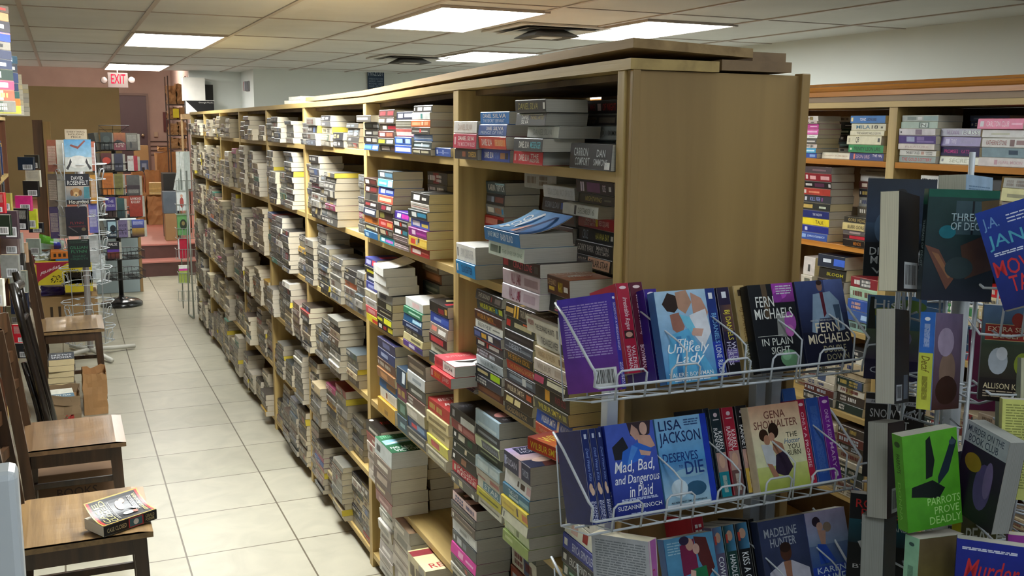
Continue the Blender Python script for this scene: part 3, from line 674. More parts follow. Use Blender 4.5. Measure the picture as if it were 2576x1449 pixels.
ST(1270, 1343, .995, Z3, (1320, 742), ['26 34302a;c8a878 .1-.8 GOLDEN FOX', '30 3a3020;c8b878 .1-.35;e0d098 .4-.6', '30 34221c;e0d0b0 .1-.7 WILBUR SMITH;c05020 .78-.95', '30 39414c;8a98a8 .1-.9:.3-.7;d8dcdc .55-.68:.1-.9;b8c0c8 .1-.9:.85-.92', '27 b83420;e0a050 .1-.85 THE BURNING SHORE;f0d8c0 .9-.97', '28 16120c;d8a028 .12-.9 THE SEVENTH SCROLL;8a6420 .02-.98:.88-.94', '29 3c4450;a8b4c4 .18-.62 DESERT;8a94a0 .05-.95:.3-.4;6a7480 .6-.95:.4-.6', '26 1c1a1e;3a3438 .1-.9:.3-.7', '34 28302a;c82c28 .02-.16;b8b088 .3-.9:.3-.7;d06030 .6-.9:.75-.9', '36 221c14;d8a838 .3-.36:.02-.98;d8a838 .4-.46:.02-.98;c8a050 .02-.28:.3-.7;b8b098 .5-.85 TRIUMPH;6a2030 .88-.96'], 'second tall stack'+w_, G, top=['g 3a2c20>1c1610 0,1,0,1', 'p c8a050 .05,.5,.9,.55,.9,.62,.05,.6'])
ST(1345, 1433, .985, Z3, (1360, 778), ['27 c84828;e0a080 .1-.8:.3-.7 THE EYE OF THE TIGER;e8b8a0 .84-.94', '31 2450a8;w .15-.55 WILBUR SMITH;e0d0a0 .6-.66:.1-.9;b8c8e8 .7-.93 MONSOON', '28 2a2a14;e0d040 .12-.8 WILBUR SMITH;8a8a38 .84-.95', '31 241a14;e8a830 .3-.44:.05-.95;8a2c38 .6-.9 RIVER GOD', '30 33322e;b84868 .02-.3;d8d4b8 .4-.9:.3-.7;d8d4b8 .4-.9:.8-.9', '28 d0c4b8;a89888 .1-.5 WILBUR;b8a898 .6-.9', '28 d8c4a0;b89868 .1-.6 HUNGRY AS THE SEA;8a6a48 .7-.9', '31 e4e2d8;4a4a48 .15-.65 THE ANGELS WEEP;3a4238 .72-.8:.05-.9', '36 ece8d8 o=-.02,.015;b84838 .04-.22:.5-.85 WILBUR;3a3a38 .26-.8:.3-.7 THE LEOPARD HUNTS;a8a498 .86-.92'], 'third tall stack'+w_, G, top=['g 3c3a34>6a5a44 0,1,0,1', 'p f0ece0 0,0,.15,0,.15,1,0,1', 't f0f0ec .2,.9,.7,.8 WILBUR SMITH', 'p a87848 .2,.0,1,.0,1,.25,.2,.35'], e='d8cc90')
zc = on_x(1160, 978, .955).z
for i_, (c_, sp_, fr_, lab_) in enumerate((('c8242c', ['t e8a030 .2,.5,.22,.78 BRUNO', 't e8c0b8 .6,.9,.22,.78 JONES', 'r f0e8e0 .05,.1,.2,.8'], None, 'lower'), ('d8404c', ['r f0eeea .42,1,0,1', 't 3a3a3a .5,.88,.25,.75 CATCH 44', 'r c03040 .1,.4,.3,.7'], ['r d04450 0,1,0,1', 'r f0eeea .0,1,0,.45', 'p 1c1c1c .2,.42,.5,.35,.9,.4,.6,.2,.3,.3', 't e8b0b0 .2,.9,.7,.82 BUTTERFLY'], 'upper'))):
    put_book(Matrix.Translation((.925+.012*i_, 2.548, zc+.031*i_)), .162, .106, .0305, c_, sp_, fr_, edge='c4c2b8', label=lab_+' of two red books sticking out past the upright, third shelf, nearest bay', group=G, pri=2)
ST(1150, 1192, 1.0, Z3, (1170, 978), ['28 3a3a34', '28 2e3030', '30 3a2c28'], 'short dark stack under the red pair'+w_, G, pri=.3)
M = Matrix.Translation((.955, 1.905, Z3-.02+.0)) @ Matrix.Rotation(math.radians(24), 4, 'Z')
M = Matrix.Translation((.93, 1.86, Z3+.003)) @ Matrix.Rotation(math.radians(12), 4, 'Z')
put_book(M, .172, .106, .03, 'b83420', spine=[x.strip() for x in 't e8c838 .06,.7,.2,.8 WILBUR SMITH'.split('|')], front=['g c84818>e88828 0,1,0,1', 'g 8a2818>c84818 0,1,.75,1', 't f0d850 .08,.95,.62,.86 WILBUR', 't f0d850 .2,.95,.36,.58 SMITH', 'e f0e0b0 .7,.15,.12,.06'], label='glossy orange and red book with yellow lettering, third shelf, behind the rack post', group=G, pri=2)
# ---------------- nearest bay, fourth shelf
w_ = ', fourth shelf, '+B1
ST(1136, 1198, .985, Z4, (1165, 1035), ['30 26241c;e0e0dc .06-.16:.2-.6;c0b890 .35-.5:.2-.9;e0e0dc .86-.96:.1-.5', '32 c02838;f0e4dc .22-.95:.5-.85 PACIFIC;f0e4dc .22-.95:.12-.42 EDGE;d8c0b0 .08-.16', '31 2a2622;e0e0dc .06-.14:.3-.7;8a6048 .4-.6', '30 26302a;e0e0dc .06-.12:.3-.7;d8c8a8 .5-.58;8a8a78 .15-.9:.7-.8', '30 2a302a;e0e0dc .06-.14:.3-.7;c8c4b0 .24-.5:.2-.8;2a5a40 .62-.8', '29 8a2428;d8a8a0 .3-.45:.2-.8;b86060 .5-.95', '36 1c1a1a;d8dcd8 .45-1:.0-.6;8a8a88 .1-.2'], 'leftmost stack'+w_, G, top=['g 16161a>1e1c22 0,1,0,1', 't 5a5a60 .15,.7,.7,.85 WOLF'])
ST(1191, 1259, .985, Z4, (1225, 1042), ['25 d0d0c0;8a8a80 .1-.9:.4-.6', '24 c0b838;6a6a20 .1-.9:.4-.6', '28 d0d4c4;58889a .24-.96:.1-.9;d8e4e0 .3-.9 STAR', '25 b0a898;8a2c24 .6-.98;8a3a30 .05-.4:.1-.3', '32 b4ccd4;d8e8ec .1-.55:.2-.8;d8e8ec .6-.95:.2-.8', '27 28382c;8a9a80 .1-.8:.4-.6', '29 c8d4a8;2c3a50 .28-.97:.1-.9;8a9ab0 .34-.9:.3-.7 RUSSIAN', '26 1a2430;8a94a0 .1-.9:.35-.65', '42 a8c4d4;d0e4ec .1-.9:.1-.3'], 'stack with the pale blue top book'+w_, G, top=['r 18161a .06,1,0,1', 'e 3a2420 .5,.55,.38,.3,10', 'e c88a84 .35,.45,.22,.12,20', 'e 2a1814 .6,.62,.2,.12', 'p d8c0b8 .3,.3,.6,.25,.5,.35', 't b8b8c0 .2,.8,.12,.2 THE ROAD HOME'])
ST(1265, 1330, .955, Z4, (1268, 1130), ['27 8aa050;b0c080 .1-.4:.4-.7', '27 b8c898;5a6a40 .5-.6:.2-.8;d0d8b8 .1-.4', '24 d8d8c0;8a8a80 .05-.1:.2-.8', '31 e0c838;5a3a20 .6-.66:.2-.9;d87838 .8-1;c8a828 .1-.5:.4-.6', '29 1c6a8a;d0e4ec .24-.6:.45-.85 THE LAST;88b8c8 .62-.98:.2-.6;a8c8d4 .24-.6:.1-.35', '34 dcdcd8;4a3c34 .5-.56:.3-.7;4a3c34 .62-.78:.3-.7;c8a8a8 .85-1', '42 1c2448;a8b0d8 .02-.1;c8c8e0 .1-.5:.3-.7 SUSAN;c0a8b0 .58-.68:0-1;b8c0d8 .72-.95:.3-.7 TAYLOR'], 'thick stack with the lilac cover on top'+w_, G, W=.13, top=['g b8a8e0>d8b8b0 0,1,.35,1', 'p 6a3430 .3,.0,1,.0,1,.34,.4,.42', 'r 1a2348 .14,.62,.62,.97', 't d8d8ec .2,.56,.82,.92 TAKEN', 't d8d8ec .2,.56,.68,.78 HOME', 'e e8c8b8 .4,.3,.2,.1'])
ST(1322, 1405, .965, Z4, (1340, 1302), ['29 d8d4b8;8a8a70 .05-.1:.2-.8;b8b498 .1-.8:.3-.6', '40 5a241e;b88a80 .05-.4;b8a040 .55-.95:.2-.8;2a2a1c .5-1:.0-.2'], 'short stack with the maroon cover'+w_, G, top=['r 6a2826 0,1,0,1', 't e8dcd8 .12,.95,.72,.9 GERRY', 't e8dcd8 .12,.95,.5,.68 SPENCE', 'e c8b848 .7,.3,.2,.08'])
ST(1416, 1500, .985, Z4, (1450, 1175), ['30 1e4030;e0e0dc .05-.15:.2-.8;8ab8a0 .2-.8:.4-.6', '31 20222a;e0e0dc .05-.15:.3-.8;d8dce0 .25-.9 ERICA SPINDLER', '34 2a3a98;e0e0dc .05-.15:.3-.8;c8d0f0 .3-.95 ERICA SPINDLER', '36 dcdccc;9a3030 .55-.7:.2-.8;c8a8a0 .2-.4', '28 e0dcd4;1c1c1c .6-.72:.3-.6', '31 2a2422;c8ccc8 .05-.14:.3-.8;8a6a5a .5-.9', '33 2c2628;b83030 .0-.1:.3-.9;e0e0e0 .2-.55:.5-.85 DEAN;e0e0e0 .2-.55:.1-.45 KOONTZ', '31 28342e;e0e0dc .06-.16:.2-.8;d8dcd8 .22-.5:.2-.8;5a6a60 .5-1:.7-.95'], 'tall stack beside the wire rack'+w_, G, top=['g 28342e>18201c 0,1,0,1', 't e8e8e4 .1,.4,.75,.95 EX'])
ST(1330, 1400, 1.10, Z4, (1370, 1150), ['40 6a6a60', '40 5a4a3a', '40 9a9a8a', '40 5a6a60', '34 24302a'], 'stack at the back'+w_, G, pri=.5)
# ---------------- nearest bay, fifth shelf
w_ = ', fifth shelf, '+B1
ST(1135, 1196, .985, Z5, (1165, 1232), ['26 2a2a30;8a8a88 .1-.8:.4-.6', '26 c8c4b8;6a6a60 .1-.6:.4-.7', '25 38342e;b84838 .6-.7;8a8a80 .2-.5:.4-.7', '32 d82c9c;e8a0c8 .3-.5;f0b0d8 .6-.9:.4-.6', '34 26303a;c8d0d4 .05-.12:.3-.7;a8b0b8 .2-.4:.2-.8;6a7888 .45-.6', '34 c8ccd0;8a8e92 .3-.6:.3-.6;e4e8ea .7-.95', '26 4a3a30;c8c4b8 .05-.12:.3-.8;8a7868 .2-.9:.4-.6', '24 2a2624;8a8070 .1-.9:.5-.7', '27 e0c0bc'], 'leftmost stack'+w_, G, top=['r 2e1614 0,1,0,1', 'p d8a89c .02,.3,.5,.25,.9,.4,.9,.5,.4,.42,.02,.5', 'e b03848 .45,.36,.1,.03', 'p c89084 .1,.6,.8,.62,.7,.75,.1,.7'])
ST(1283, 1345, 1.08, Z5, (1300, 1325), ['30 6a4a38', '30 8a4030', '30 c8c4b4', '33 26322e;b8b8a8 .6-.7'], 'dark stack at the back'+w_, G, pri=.6)
ST(1205, 1262, 1.09, Z5, (1230, 1330), ['30 8a8a78', '30 5a5a50', '30 a8a48c', '30 6a5a48'], 'second stack at the back'+w_, G, pri=.3)
M = Matrix.Translation((.965, 2.10, Z5+.055)) @ Matrix.Rotation(math.radians(-28), 4, 'Z') @ Matrix.Rotation(math.radians(-6), 4, 'Y')
put_book(M, .19, .125, .03, '8a4a60', edge='c8b8a8', front=['g 2a1840>1a6a5a 0,1,.5,1', 'g 2aa8a0>1c3a3c 0,1,0,.5', 'e 48b068 .55,.55,.3,.2', 't d060c0 .05,.4,.82,.95 STAR', 't 58c090 .3,.9,.4,.5 WILHELM', 'p 501848 .6,0,1,0,1,.25'], label='paperback with a teal and purple cover lying askew, fifth shelf, nearest bay', group=G)
ST(1262, 1330, 1.0, Z5, (1290, 1440), ['26 4a3a34', '26 8a6a5a'], 'stack beneath the teal cover'+w_, G, pri=.4)
ST(1410, 1500, .985, Z5, None, ['28 2a3a34', '28 c8c0b0', '28 24302a', '28 d8d4c8', '28 3a5a3a', '28 8a8a80', '28 2a2a30'], 'right hand stack'+w_, G, pri=.2)
# ================= second bay
B2 = 'second bay'
w_ = ', top shelf, '+B2
ST(916, 953, .997, Z1, (930, 290), ['25 2c5a98;58a0d0 .02-.5;w .6-.95:.2-.8', '27 2e2a28;w .2-.5:.3-.8;a8a498 .6-.9', '26 34302c;c8c8c4 .1-.5:.3-.7;8a8678 .6-.95', '26 3a403e;c8d0d4 .6-.95:.2-.7;5a6a60 .05-.5', '26 5a5650 o=-.02,.05;b8b4a8 .05-.8:.3-.7'], 'first stack from the left'+w_, G)
ST(953, 993, .997, Z1, (970, 276), ['26 3c3632;c8c0b8 .1-.6:.2-.8;8a6a5a .7-.95', '25 3a3c30;d8e030 .1-.48:.2-.8;e0e4e8 .6-.98:.2-.8', '25 6a3430;e0c0b8 .1-.45:.2-.8;a86a50 .55-.95:.2-.8', '26 4a4238;d8d0c0 .2-.45:.2-.8;a82c38 .52-1', '25 4a403c;d8cc98 .02-.4:.2-.8;e8ecf0 .55-.98:.2-.8', '27 4a2e2a;a83438 .1-.45:.2-.8;a83438 .6-.95:.2-.8'], 'second stack from the left'+w_, G)
ST(991, 1037, .997, Z1, (1010, 281), ['28 2c54b8;e8f0f8 .05-.95:.2-.75', '28 2858a8;a8c8e8 .08-.48:.2-.8;1a2a48 .52-.6;b8d0ec .66-.95:.2-.8', '29 c86860;f8e0d0 .02-.98:.0-.6', '28 6a6658;d8d0b8 .03-.9:.3-.4;d8d0b8 .03-.9:.6-.7', '28 34384a;e0e8f0 .1-.4:.2-.8;e0e8f0 .5-.98:.3-.8'], 'third stack from the left'+w_, G)
ST(1036, 1085, .997, Z1, (1060, 247), ['24 3c382e;c8c0a0 .05-.4:.3-.7;c8c0a0 .5-.9:.3-.7;e0dcd0 .38-.42', '26 2c3c3c;b8c8d0 .05-.9:.2-.6;e0e8ec .45-.52', '25 6a88b8;d0dcec .05-.95:.3-.5;a8bcdc .05-.95:.6-.8', '26 3a342c;c8c4b8 .05-.9:.35-.5;c03030 .45-.55:.2-.8', '26 d86c34;f0b080 .05-.5:.2-.7;f8d8b8 .55-.65;f0b080 .7-.9', '26 e4e8e4;58a098 .5-.6:.1-.9', '26 2a241e;e0dcd8 .02-.08;e8e8e4 .22-.48:.2-.8;e8e8e4 .55-.95:.2-.8'], 'tallest stack'+w_, G)
ST(1084, 1131, .997, Z1, None, ['26 3c5aa8;c8d4ec .1-.2;c8d4ec .5-.56;8a9cd0 .2-.9:.4-.5'], 'single striped blue book at the right end'+w_, G)
ST(1090, 1130, 1.06, Z1, (1110, 270), ['28 e6dcb8', '30 b8a888', '30 8a8878', '30 a89878', '30 8a7a68'], 'stack behind the blue one'+w_, G, pri=.3)
w_ = ', second shelf, '+B2
ST(917, 950, .997, Z2, (930, 448), ['26 2c6a9c;a8c8e0 .1-.35:.2-.8', '29 3a3a34;c8c090 .1-.8:.3-.7;e8e8e4 .85-.98', '28 c87830;8a4a20 .6-.9:.2-.8', '29 2a3040;e0e8f0 .15-.9:.3-.8', '28 2a2424;8a3030 .1-.45:.3-.7;b8b0a8 .5-.9:.3-.7', '27 4a4640;2a2a28 .4-.95:.1-.9', '27 4a2c28;e0d8d0 .1-.35:.2-.8;7a2a28 .45-.9', '27 3a2620;e0d8cc .1-.4:.2-.8;6a3028 .5-.95'], 'stack against the left upright'+w_, G)
ST(953, 990, .997, Z2, (970, 430), ['26 1c8a98;c070c0 .4-.9:.2-.6;d0ecf0 .1-.35:.2-.7', '27 3a3430;d8c8a8 .15-.5:.2-.8;b83830 .55-.65;8a8478 .7-.95', '28 a83028;d88078 .15-.5:.3-.7;c89050 .6-.95', '27 3c2a20;8a8440 .1-.4:.1-.9', '27 2c2420;8a2838 .3-.6;a8a4a0 .65-.95:.3-.8', '27 d0604c;f4d0a0 .1-.9:.25-.7', '27 2c48a8;e8ecf8 .15-.45:.2-.8;a8b8e8 .5-.95:.3-.7', '27 58a0c0;e8f0c8 .7-.98:.1-.9;a8d0e0 .1-.6:.3-.6', '27 4a5458;e0e8e8 .15-.45:.2-.8;6a98b0 .5-.95'], 'tallest stack'+w_, G, e='e8deb4')
ST(990, 1028, .997, Z2, (1005, 533), ['24 7a6a68;d8c8c8 .03-.95:.3-.45;d8c8c8 .03-.95:.6-.75', '24 6a5a58;d8c8c8 .03-.95:.3-.45;a89090 .03-.95:.6-.75', '27 2a2c2c;e0e0dc .1-.5:.2-.8;c83c28 .54-.6;2a6a78 .65-.95:.2-.8', '27 2a2a2a;e0e0dc .1-.45:.2-.8;c83c28 .5-.6;b8b8b8 .66-.95:.3-.7', '28 4a3490;e0d8f0 .2-.45:.2-.8;c030a0 .5-.95:.2-.8'], 'short stack with the purple top book'+w_, G)
ST(1031, 1078, .997, Z2, (1050, 485), ['28 a82c28;f0d8d0 .1-.55:.2-.7;d87060 .6-.95:.4-.6', '30 d8b040;c83c34 .12-.36;b0b0a8 .42-.5;4a4a50 .52-.6:.5-1;e8c858 .62-1', '26 88287c;e8c8e0 .2-.4:.2-.8;c040a8 .45-.95:.3-.6', '28 3c5cc0;f0f4f8 .1-.5:.2-.8;f0e060 .6-.95:.2-.6', '27 283438;e0e4e0 .2-.45:.2-.8;3c94b8 .5-.95:.3-.8', '22 d8d0c4;b86050 .05-.95:.3-.4;8a8478 .05-.95:.6-.7', '30 26241e;e8e8e4 .15-.5:.2-.8;d8d4cc .62-.85:.3-.6'], 'right hand stack'+w_, G, top=['g 1c1c18>3c3c34 0,1,0,1', 'p e8e8e4 .1,.6,.9,.65,.9,.7,.1,.66'], e='e4d8a8')
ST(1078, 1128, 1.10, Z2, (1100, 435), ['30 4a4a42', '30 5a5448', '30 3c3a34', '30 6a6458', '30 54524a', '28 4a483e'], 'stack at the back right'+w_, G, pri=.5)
w_ = ', third shelf, '+B2
ST(920, 949, .997, Z3, (935, 652), ['27 d8c828;c83828 .5-1:.1-.6', '28 d05058;e8a0a0 .2-.8', '29 c0bcb8;8a8680 .2-.8:.3-.6', '28 b0a890;e0d8b8 .1-.5', '28 343c80;8a94c8 .2-.7:.3-.7', '27 3a4468;d8dce8 .2-.8:.3-.7', '26 2c2a24;d0c830 .2-.9:.2-.6', '29 3c3c78;c83c50 .6-.9:.2-.9;a8a8c8 .1-.5'], 'bright stack against the left upright'+w_, G, top=['g 3c4488>28284a 0,1,0,1', 'r c83048 .3,.9,.3,.6'])
ST(950, 988, .997, Z3, (960, 735), ['28 28201c;e0dcd0 .1-.3:.2-.8;a82830 .4-.6;d8d030 .7-1:.2-.9', '28 2a2a20;d8d830 .5-1:.1-.9;b8b830 .05-.4:.2-.6', '27 26221c;8a8468 .2-.9:.4-.6', '28 2a281c;a8a47c .6-.95:.1-.9', '28 8a8c88;3a4050 .2-.6'], 'cream edged stack left of centre'+w_, G, W=.12)
zz = on_x(960, 735, .997).z+.004
for i_, (t_, cu_, nm_) in enumerate(((.03, 0, 'lowest of three white books on the cream edged stack'), (.034, 0, 'middle of three white books on the cream edged stack'), (.030, .022, 'white book with a lifted cover, topmost on the cream edged stack'))):
    put_book(Matrix.Translation((.985-.004*i_, (y_at(938, .985, zz)+y_at(981, .985, zz))/2+.004*i_, zz)) @ Matrix.Rotation(math.radians(2-3*i_), 4, 'Z'), .155, .112, t_-.0005, 'dcdcd6', [], front=['r e8e6e0 0,1,0,1'], edge='e4e0d4', curl=cu_, label=nm_+', third shelf, second bay', group=G, pri=2); zz += t_
ST(1016, 1066, .997, Z3, (1030, 752), ['25 5a3c8a;d8d4e8 .3-.6:.2-.8;2c3c6a .7-1', '27 c0b484;6a6448 .4-.9:.3-.7', '22 3a3c3a', '25 1c2c50;8a98b8 .2-.8:.3-.7', '28 1c5480 L=.19;a8d4e8 .5-.9:.2-.7;d8e8f0 .9-.97:.2-.8', '26 2c7050 L=.19;a8d0b8 .3-.9:.3-.6', '34 dcdcd8 L=.18;e8c8c8 .4-.8:.2-.8'], 'middle stack with the white and green books'+w_, G, W=.125, top=['g ecebe8>c8c8c4 0,1,0,1', 'p 8a8a88 .4,.5,.9,.6,.9,.7,.5,.6'])
ST(1081, 1129, .997, Z3, (1100, 762), ['30 28302e;c8d0cc .3-.8:.3-.7', '26 d8d4c0;8a8a78 .2-.9:.3-.6', '28 401c20;c83440 .1-.8:.2-.8', '28 8a7c70;d88070 .1-.4:.3-.8;e8e4dc .5-.9:.2-.7', '30 2c48a0;8aa0d8 .2-.6:.3-.6;4060c0 .6-1', '30 28241e;8a1c28 .5-.8:.1-.6;c8a050 .85-.98'], 'right hand stack'+w_, G, top=['r 201c1c 0,1,0,1', 'p c83040 .1,.2,.9,.3,.9,.4,.1,.35', 'p d8c890 .3,.6,.95,.5,.95,.7,.4,.8'])
ST(1066, 1108, 1.11, Z3, (1085, 665), ['30 3a3a38', '30 5a4a3a', '30 4a3c30', '29 3a3c38;8a8478 .2-.9:.3-.6', '29 3a4038;6a7060 .2-.9:.3-.6', '29 7a4c30;a87048 .1-.9', '29 6a5a44;b8a888 .2-.9:.3-.7'], 'stack at the back'+w_, G, pri=.6)
w_ = ', fourth shelf, '+B2
ST(951, 1000, .997, Z4, (975, 843), ['40 b88c28 L=.21;8a6420 .4-.6:.2-.5', '28 d8d4c8 L=.2;8a5a40 .35-.45;c8c4b8 .5-.9', '26 2c5a8a;8a6a48 .4-.9', '27 8a5c34;c8905c .2-.6', '25 5a3a2c', '27 28345c;8a94b0 .2-.6:.3-.7', '26 2c2c50;6a70a0 .3-.7'], 'first stack from the left'+w_, G, W=.13)
ST(1002, 1026, .997, Z4, (1015, 930), ['26 2c4c5c;8ab0b8 .3-.8:.3-.6', '26 2c4a34;6a9080 .3-.8', '25 6a2c4a', '28 283c50;d8e4ec .6-.9:.2-.9'], 'narrow stack second from the left'+w_, G, Lmax=.15)
ST(1026, 1072, .997, Z4, (1045, 900), ['26 4a4a48;c8c4b8 .1-.9:.3-.6', '24 3c5a88;d84850 .2-.5:.2-.6;8ab0d8 .5-.9', '28 b8b4a4;e0dcd0 .05-.6', '24 5a3c34', '26 4a4c48;b8b8b0 .2-.8:.3-.6', '26 c0c4c4;8a9298 .3-.8:.3-.6', '30 4c4034;8a7c68 .1-.9:.3-.6'], 'tall grey stack in the middle'+w_, G, W=.125, top=['g 8a7a64>2a2018 0,1,0,1', 'r 2c2018 .2,.9,.15,.6', 't d8d0c0 .2,.9,.05,.12 KNIGHT'])
ST(1074, 1128, .997, Z4, (1090, 1010), ['24 8a8470;c8c4a8 .1-.9:.3-.7', '26 d8d050;c84040 .2-.6:.2-.8', '26 c8b888;8a7c58 .2-.8:.3-.6', '26 d0c08c;8a7850 .1-.9:.3-.6', '28 a8302c'], 'right hand stack with the red cover'+w_, G, W=.12, top=['r a83432 0,1,0,1', 'i e8dcd4 .1,.9,.65,.8 BEST OF', 'i e8dcd4 .1,.9,.35,.5 RUTH'])
ST(985, 1040, 1.10, Z4, (1010, 840), ['30 4a4444', '30 6a3c3a', '30 5a5c64', '30 6a6a68', '30 34405c', '28 4a5470'], 'stack at the back'+w_, G, pri=.4)
w_ = ', fifth shelf, '+B2
ST(925, 962, .997, Z5, (940, 1070), ['27 c8c0b4;8a8478 .2-.8:.3-.6', '27 b8aca4;e0d8d0 .2-.8', '27 a89c94;6a6058 .1-.8:.3-.7', '28 c0b4a8;8a3a30 .2-.4', '28 8a2c28;d8c8b8 .4-.9:.3-.6', '30 28221c;c8c4b8 .2-.8:.3-.6'], 'left hand stack with the black cover'+w_, G, W=.12, top=['r 1c1612 0,1,0,1', 'e dcd8cc .12,.88,.07,.06', 't c83038 .3,.9,.5,.7 POINT BLANK'])
ST(942, 985, .955, Z5, (950, 1108), ['27 8a5050;c8a0a0 .2-.8:.3-.6', '27 6a4438;d8c8a8 .1-.6:.3-.6', '28 5a4a44;a89888 .2-.8', '28 7a6a60;d8d0c0 .2-.8:.3-.7', '36 c8d0d0 e=e4e6e2'], 'front stack with the green cover'+w_, G, W=.13, top=['g 2c6a48>1c5034 0,1,0,1', 'p 8ab8d0 .05,.45,.95,.55,.95,.78,.05,.7', 'p e8f0f4 .1,.5,.9,.6,.6,.66', 't e8f0e8 .1,.7,.22,.32 NO LESS', 't e8f0e8 .15,.95,.05,.18 VICTORY', 't 88c8a0 .1,.6,.82,.95 STUART'])
ST(1000, 1044, 1.06, Z5, (1020, 1145), ['28 5a5c4c', '28 8a8c78', '28 3c4a44', '28 a8a488', '28 6a6050', '27 4a5c50'], 'stack set back in the middle'+w_, G, pri=.5)
ST(1040, 1080, 1.07, Z5, (1060, 1130), ['28 8a8468', '28 6a5c44', '28 a89c7c', '28 5a5240', '28 3a4a3c', '28 2a3a34'], 'green topped stack set back'+w_, G, pri=.5)
w_ = ', bottom shelf, '+B2
ST(955, 990, .997, Z6, (970, 1250), ['30 a8a49c;6a6660 .2-.8:.3-.6', '30 b8b0ac;8a8480 .2-.8', '30 a09894;e0dcd8 .2-.8:.3-.6', '30 b0aca4;6a5a58 .1-.6:.3-.6', '30 c0bcb4;8a8884 .2-.8', '30 a8a8a0;dcdcd4 .2-.9', '30 8a8c84;e0e0dc .1-.5:.2-.8'], 'white spined stack at the left'+w_, G)
ST(988, 1035, .997, Z6, (1010, 1290), ['30 b0a8a4;6a6460 .1-.9:.3-.6', '30 a8a09c;e0dcd4 .2-.8', '30 bcb4ac;8a8078 .2-.8:.3-.6', '30 a89c94;d8d0c4 .1-.9', '30 c8c4bc;8a8880 .2-.8', '28 9a9488;e0dcd0 .2-.7:.3-.7'], 'pale stack second from the left'+w_, G, top=['g e8e0d0>b89878 0,1,0,1', 'p 8a7460 .2,.2,.8,.25,.8,.6,.3,.5'])
ST(1030, 1074, .95, Z6, (1045, 1385), ['28 8a8474', '28 c8bc94', '30 d8cca4'], 'low stack with the cream cover'+w_, G, W=.13, top=['g d8c890>e4dcb4 0,1,0,1', 'r 8a2c34 .0,.7,.7,.95', 't b83c40 .2,.8,.1,.3 RED'])
ST(1078, 1126, .997, Z6, (1090, 1262), ['30 b82c3c;e8a0a8 .3-.5:.1-.9', '30 a83040;d89098 .2-.8:.3-.6', '30 6a2c38;3a3c60 .4-.9', '30 2c3450;8a98b8 .2-.8:.3-.6', '30 5a7488;b8d0dc .2-.9', '34 88a8b8;d0e0e8 .2-.8'], 'blue and red stack at the right'+w_, G, top=['g b8d0dc>6a98b4 0,1,0,1', 't e8f0f4 .1,.5,.7,.85 SEA'])
# ================= second bookcase, beyond the panel
G2 = 'paperbacks on the second bookcase past the end panel'
R1, R2, R3, R4, R5, R6 = 1.593, 1.288, .985, .677, .372, .062
w_ = ', top shelf, far bookcase'
def RS(pl, pr, dx, z, tp, books, where, **kw):
    ST(pl, pr, RX+.01+dx, z, tp, books, where, G2, W=kw.pop('W', .108), **kw)
RS(2018, 2053, 0, R1, (2040, 277), ['26 2c50a8;8aa8d8 .5-.9:.2-.8', '26 38a0d0;c8e8f4 .3-.9:.3-.7', '22 e0cfc4', '30 3a342c;c8c4b8 .3-.9:.3-.6', '18 dcdcd4;8a8a84 .4-.8:.3-.6', '30 d040a0;f0b8dc .2-.9:.4-.7', '28 c83c98;f0c8e0 .4-.9:.4-.6', '14 e4d4cc', '26 e4e0d8'], 'stack cut off by the end panel'+w_, Lmax=.12)
RS(2050, 2140, .02, R1, (2070, 383), ['18 dcd6c0;b89878 .1-.9:.4-.6 LONG SUMMER'], 'single cream book lying low'+w_)
RS(2107, 2140, .08, R1, (2110, 288), ['24 2a3a38', '22 dcdcd4;3a3a3a .1-.4:.3-.7', '26 1c3c38;8ab8b0 .2-.9:.3-.6', '30 16181a;e0e0dc .2-.4:.3-.7', '30 1c3430;c8d8c8 .2-.8:.3-.6', '26 1c2224;c8c8c8 .4-.9:.3-.5', '24 b0a8a0'], 'dark stack standing back'+w_, Lmax=.16)
RS(2134, 2222, 0, R1, (2180, 283), ['30 283478;e07860 .12-.17:.1-.9;c8a8c0 .2-.6 LEON URIS;e8e0f0 .68-.95:.4-.9 THE HAJ', '31 1c8a48;0f3a24 .15-.92 TRINITY LEON URIS;d8e8c8 .04-.1:.3-.6', '35 ded8b8 o=0,.01;3a3a30 .26-.36:.1-.9 QB;3a3a30 .9-.96:.3-.8;b8b090 .05-.1', '20 dcd6b8;5a5848 .2-.9 THE ANGRY HILLS LEON', '28 d8d4bc;4a8098 .15-.55 MILA;1c1c1c .6-.78 18;6a6a58 .86-.92:.3-.6', '30 2470b8;e8f0f4 .28-.45:.3-.7 TOPAZ;1a2440 .48-.75:.3-.7 LEON URIS;e8d8a0 .02-.08:.2-.8'], 'stack with the bright green book'+w_)
RS(2247, 2351, 0, R1, (2300, 268), ['30 8a9894;b82c34 .08-.9 THE GOLD LOTTERY', '27 d8d8d0;2a2a2a .18-.56 THE BEAT OF LIES;b89080 .6-.68:.2-.8;3a3a3a .72-.9:.5-.8 JONATHAN;3a3a3a .74-.9:.15-.42 STONE', '26 dcd4cc;c0a8a8 .2-.85:.3-.7 PLEASURE', '36 5a4a88;a8b0d0 .22-.44:.2-.9;8a7ab0 .5-.7:.4-.9;8a7ab0 .5-.95:.1-.35', '30 d4d0d4;8a7a8a .46-.64:.05-.95;4a4a4c .04-.08:.3-.6', '30 a8bcb0;5a7068 .5-.78:0-1;c8d4cc .54-.74:.1-.9;3a4a44 .56-.7:.2-.8 N', '28 b0b8b4;8a9894 .15-.4:.2-.8;98b0b0 .6-.98:.1-.9;d8dcdc .44-.56'], 'stack of pastel books beside the upright'+w_)
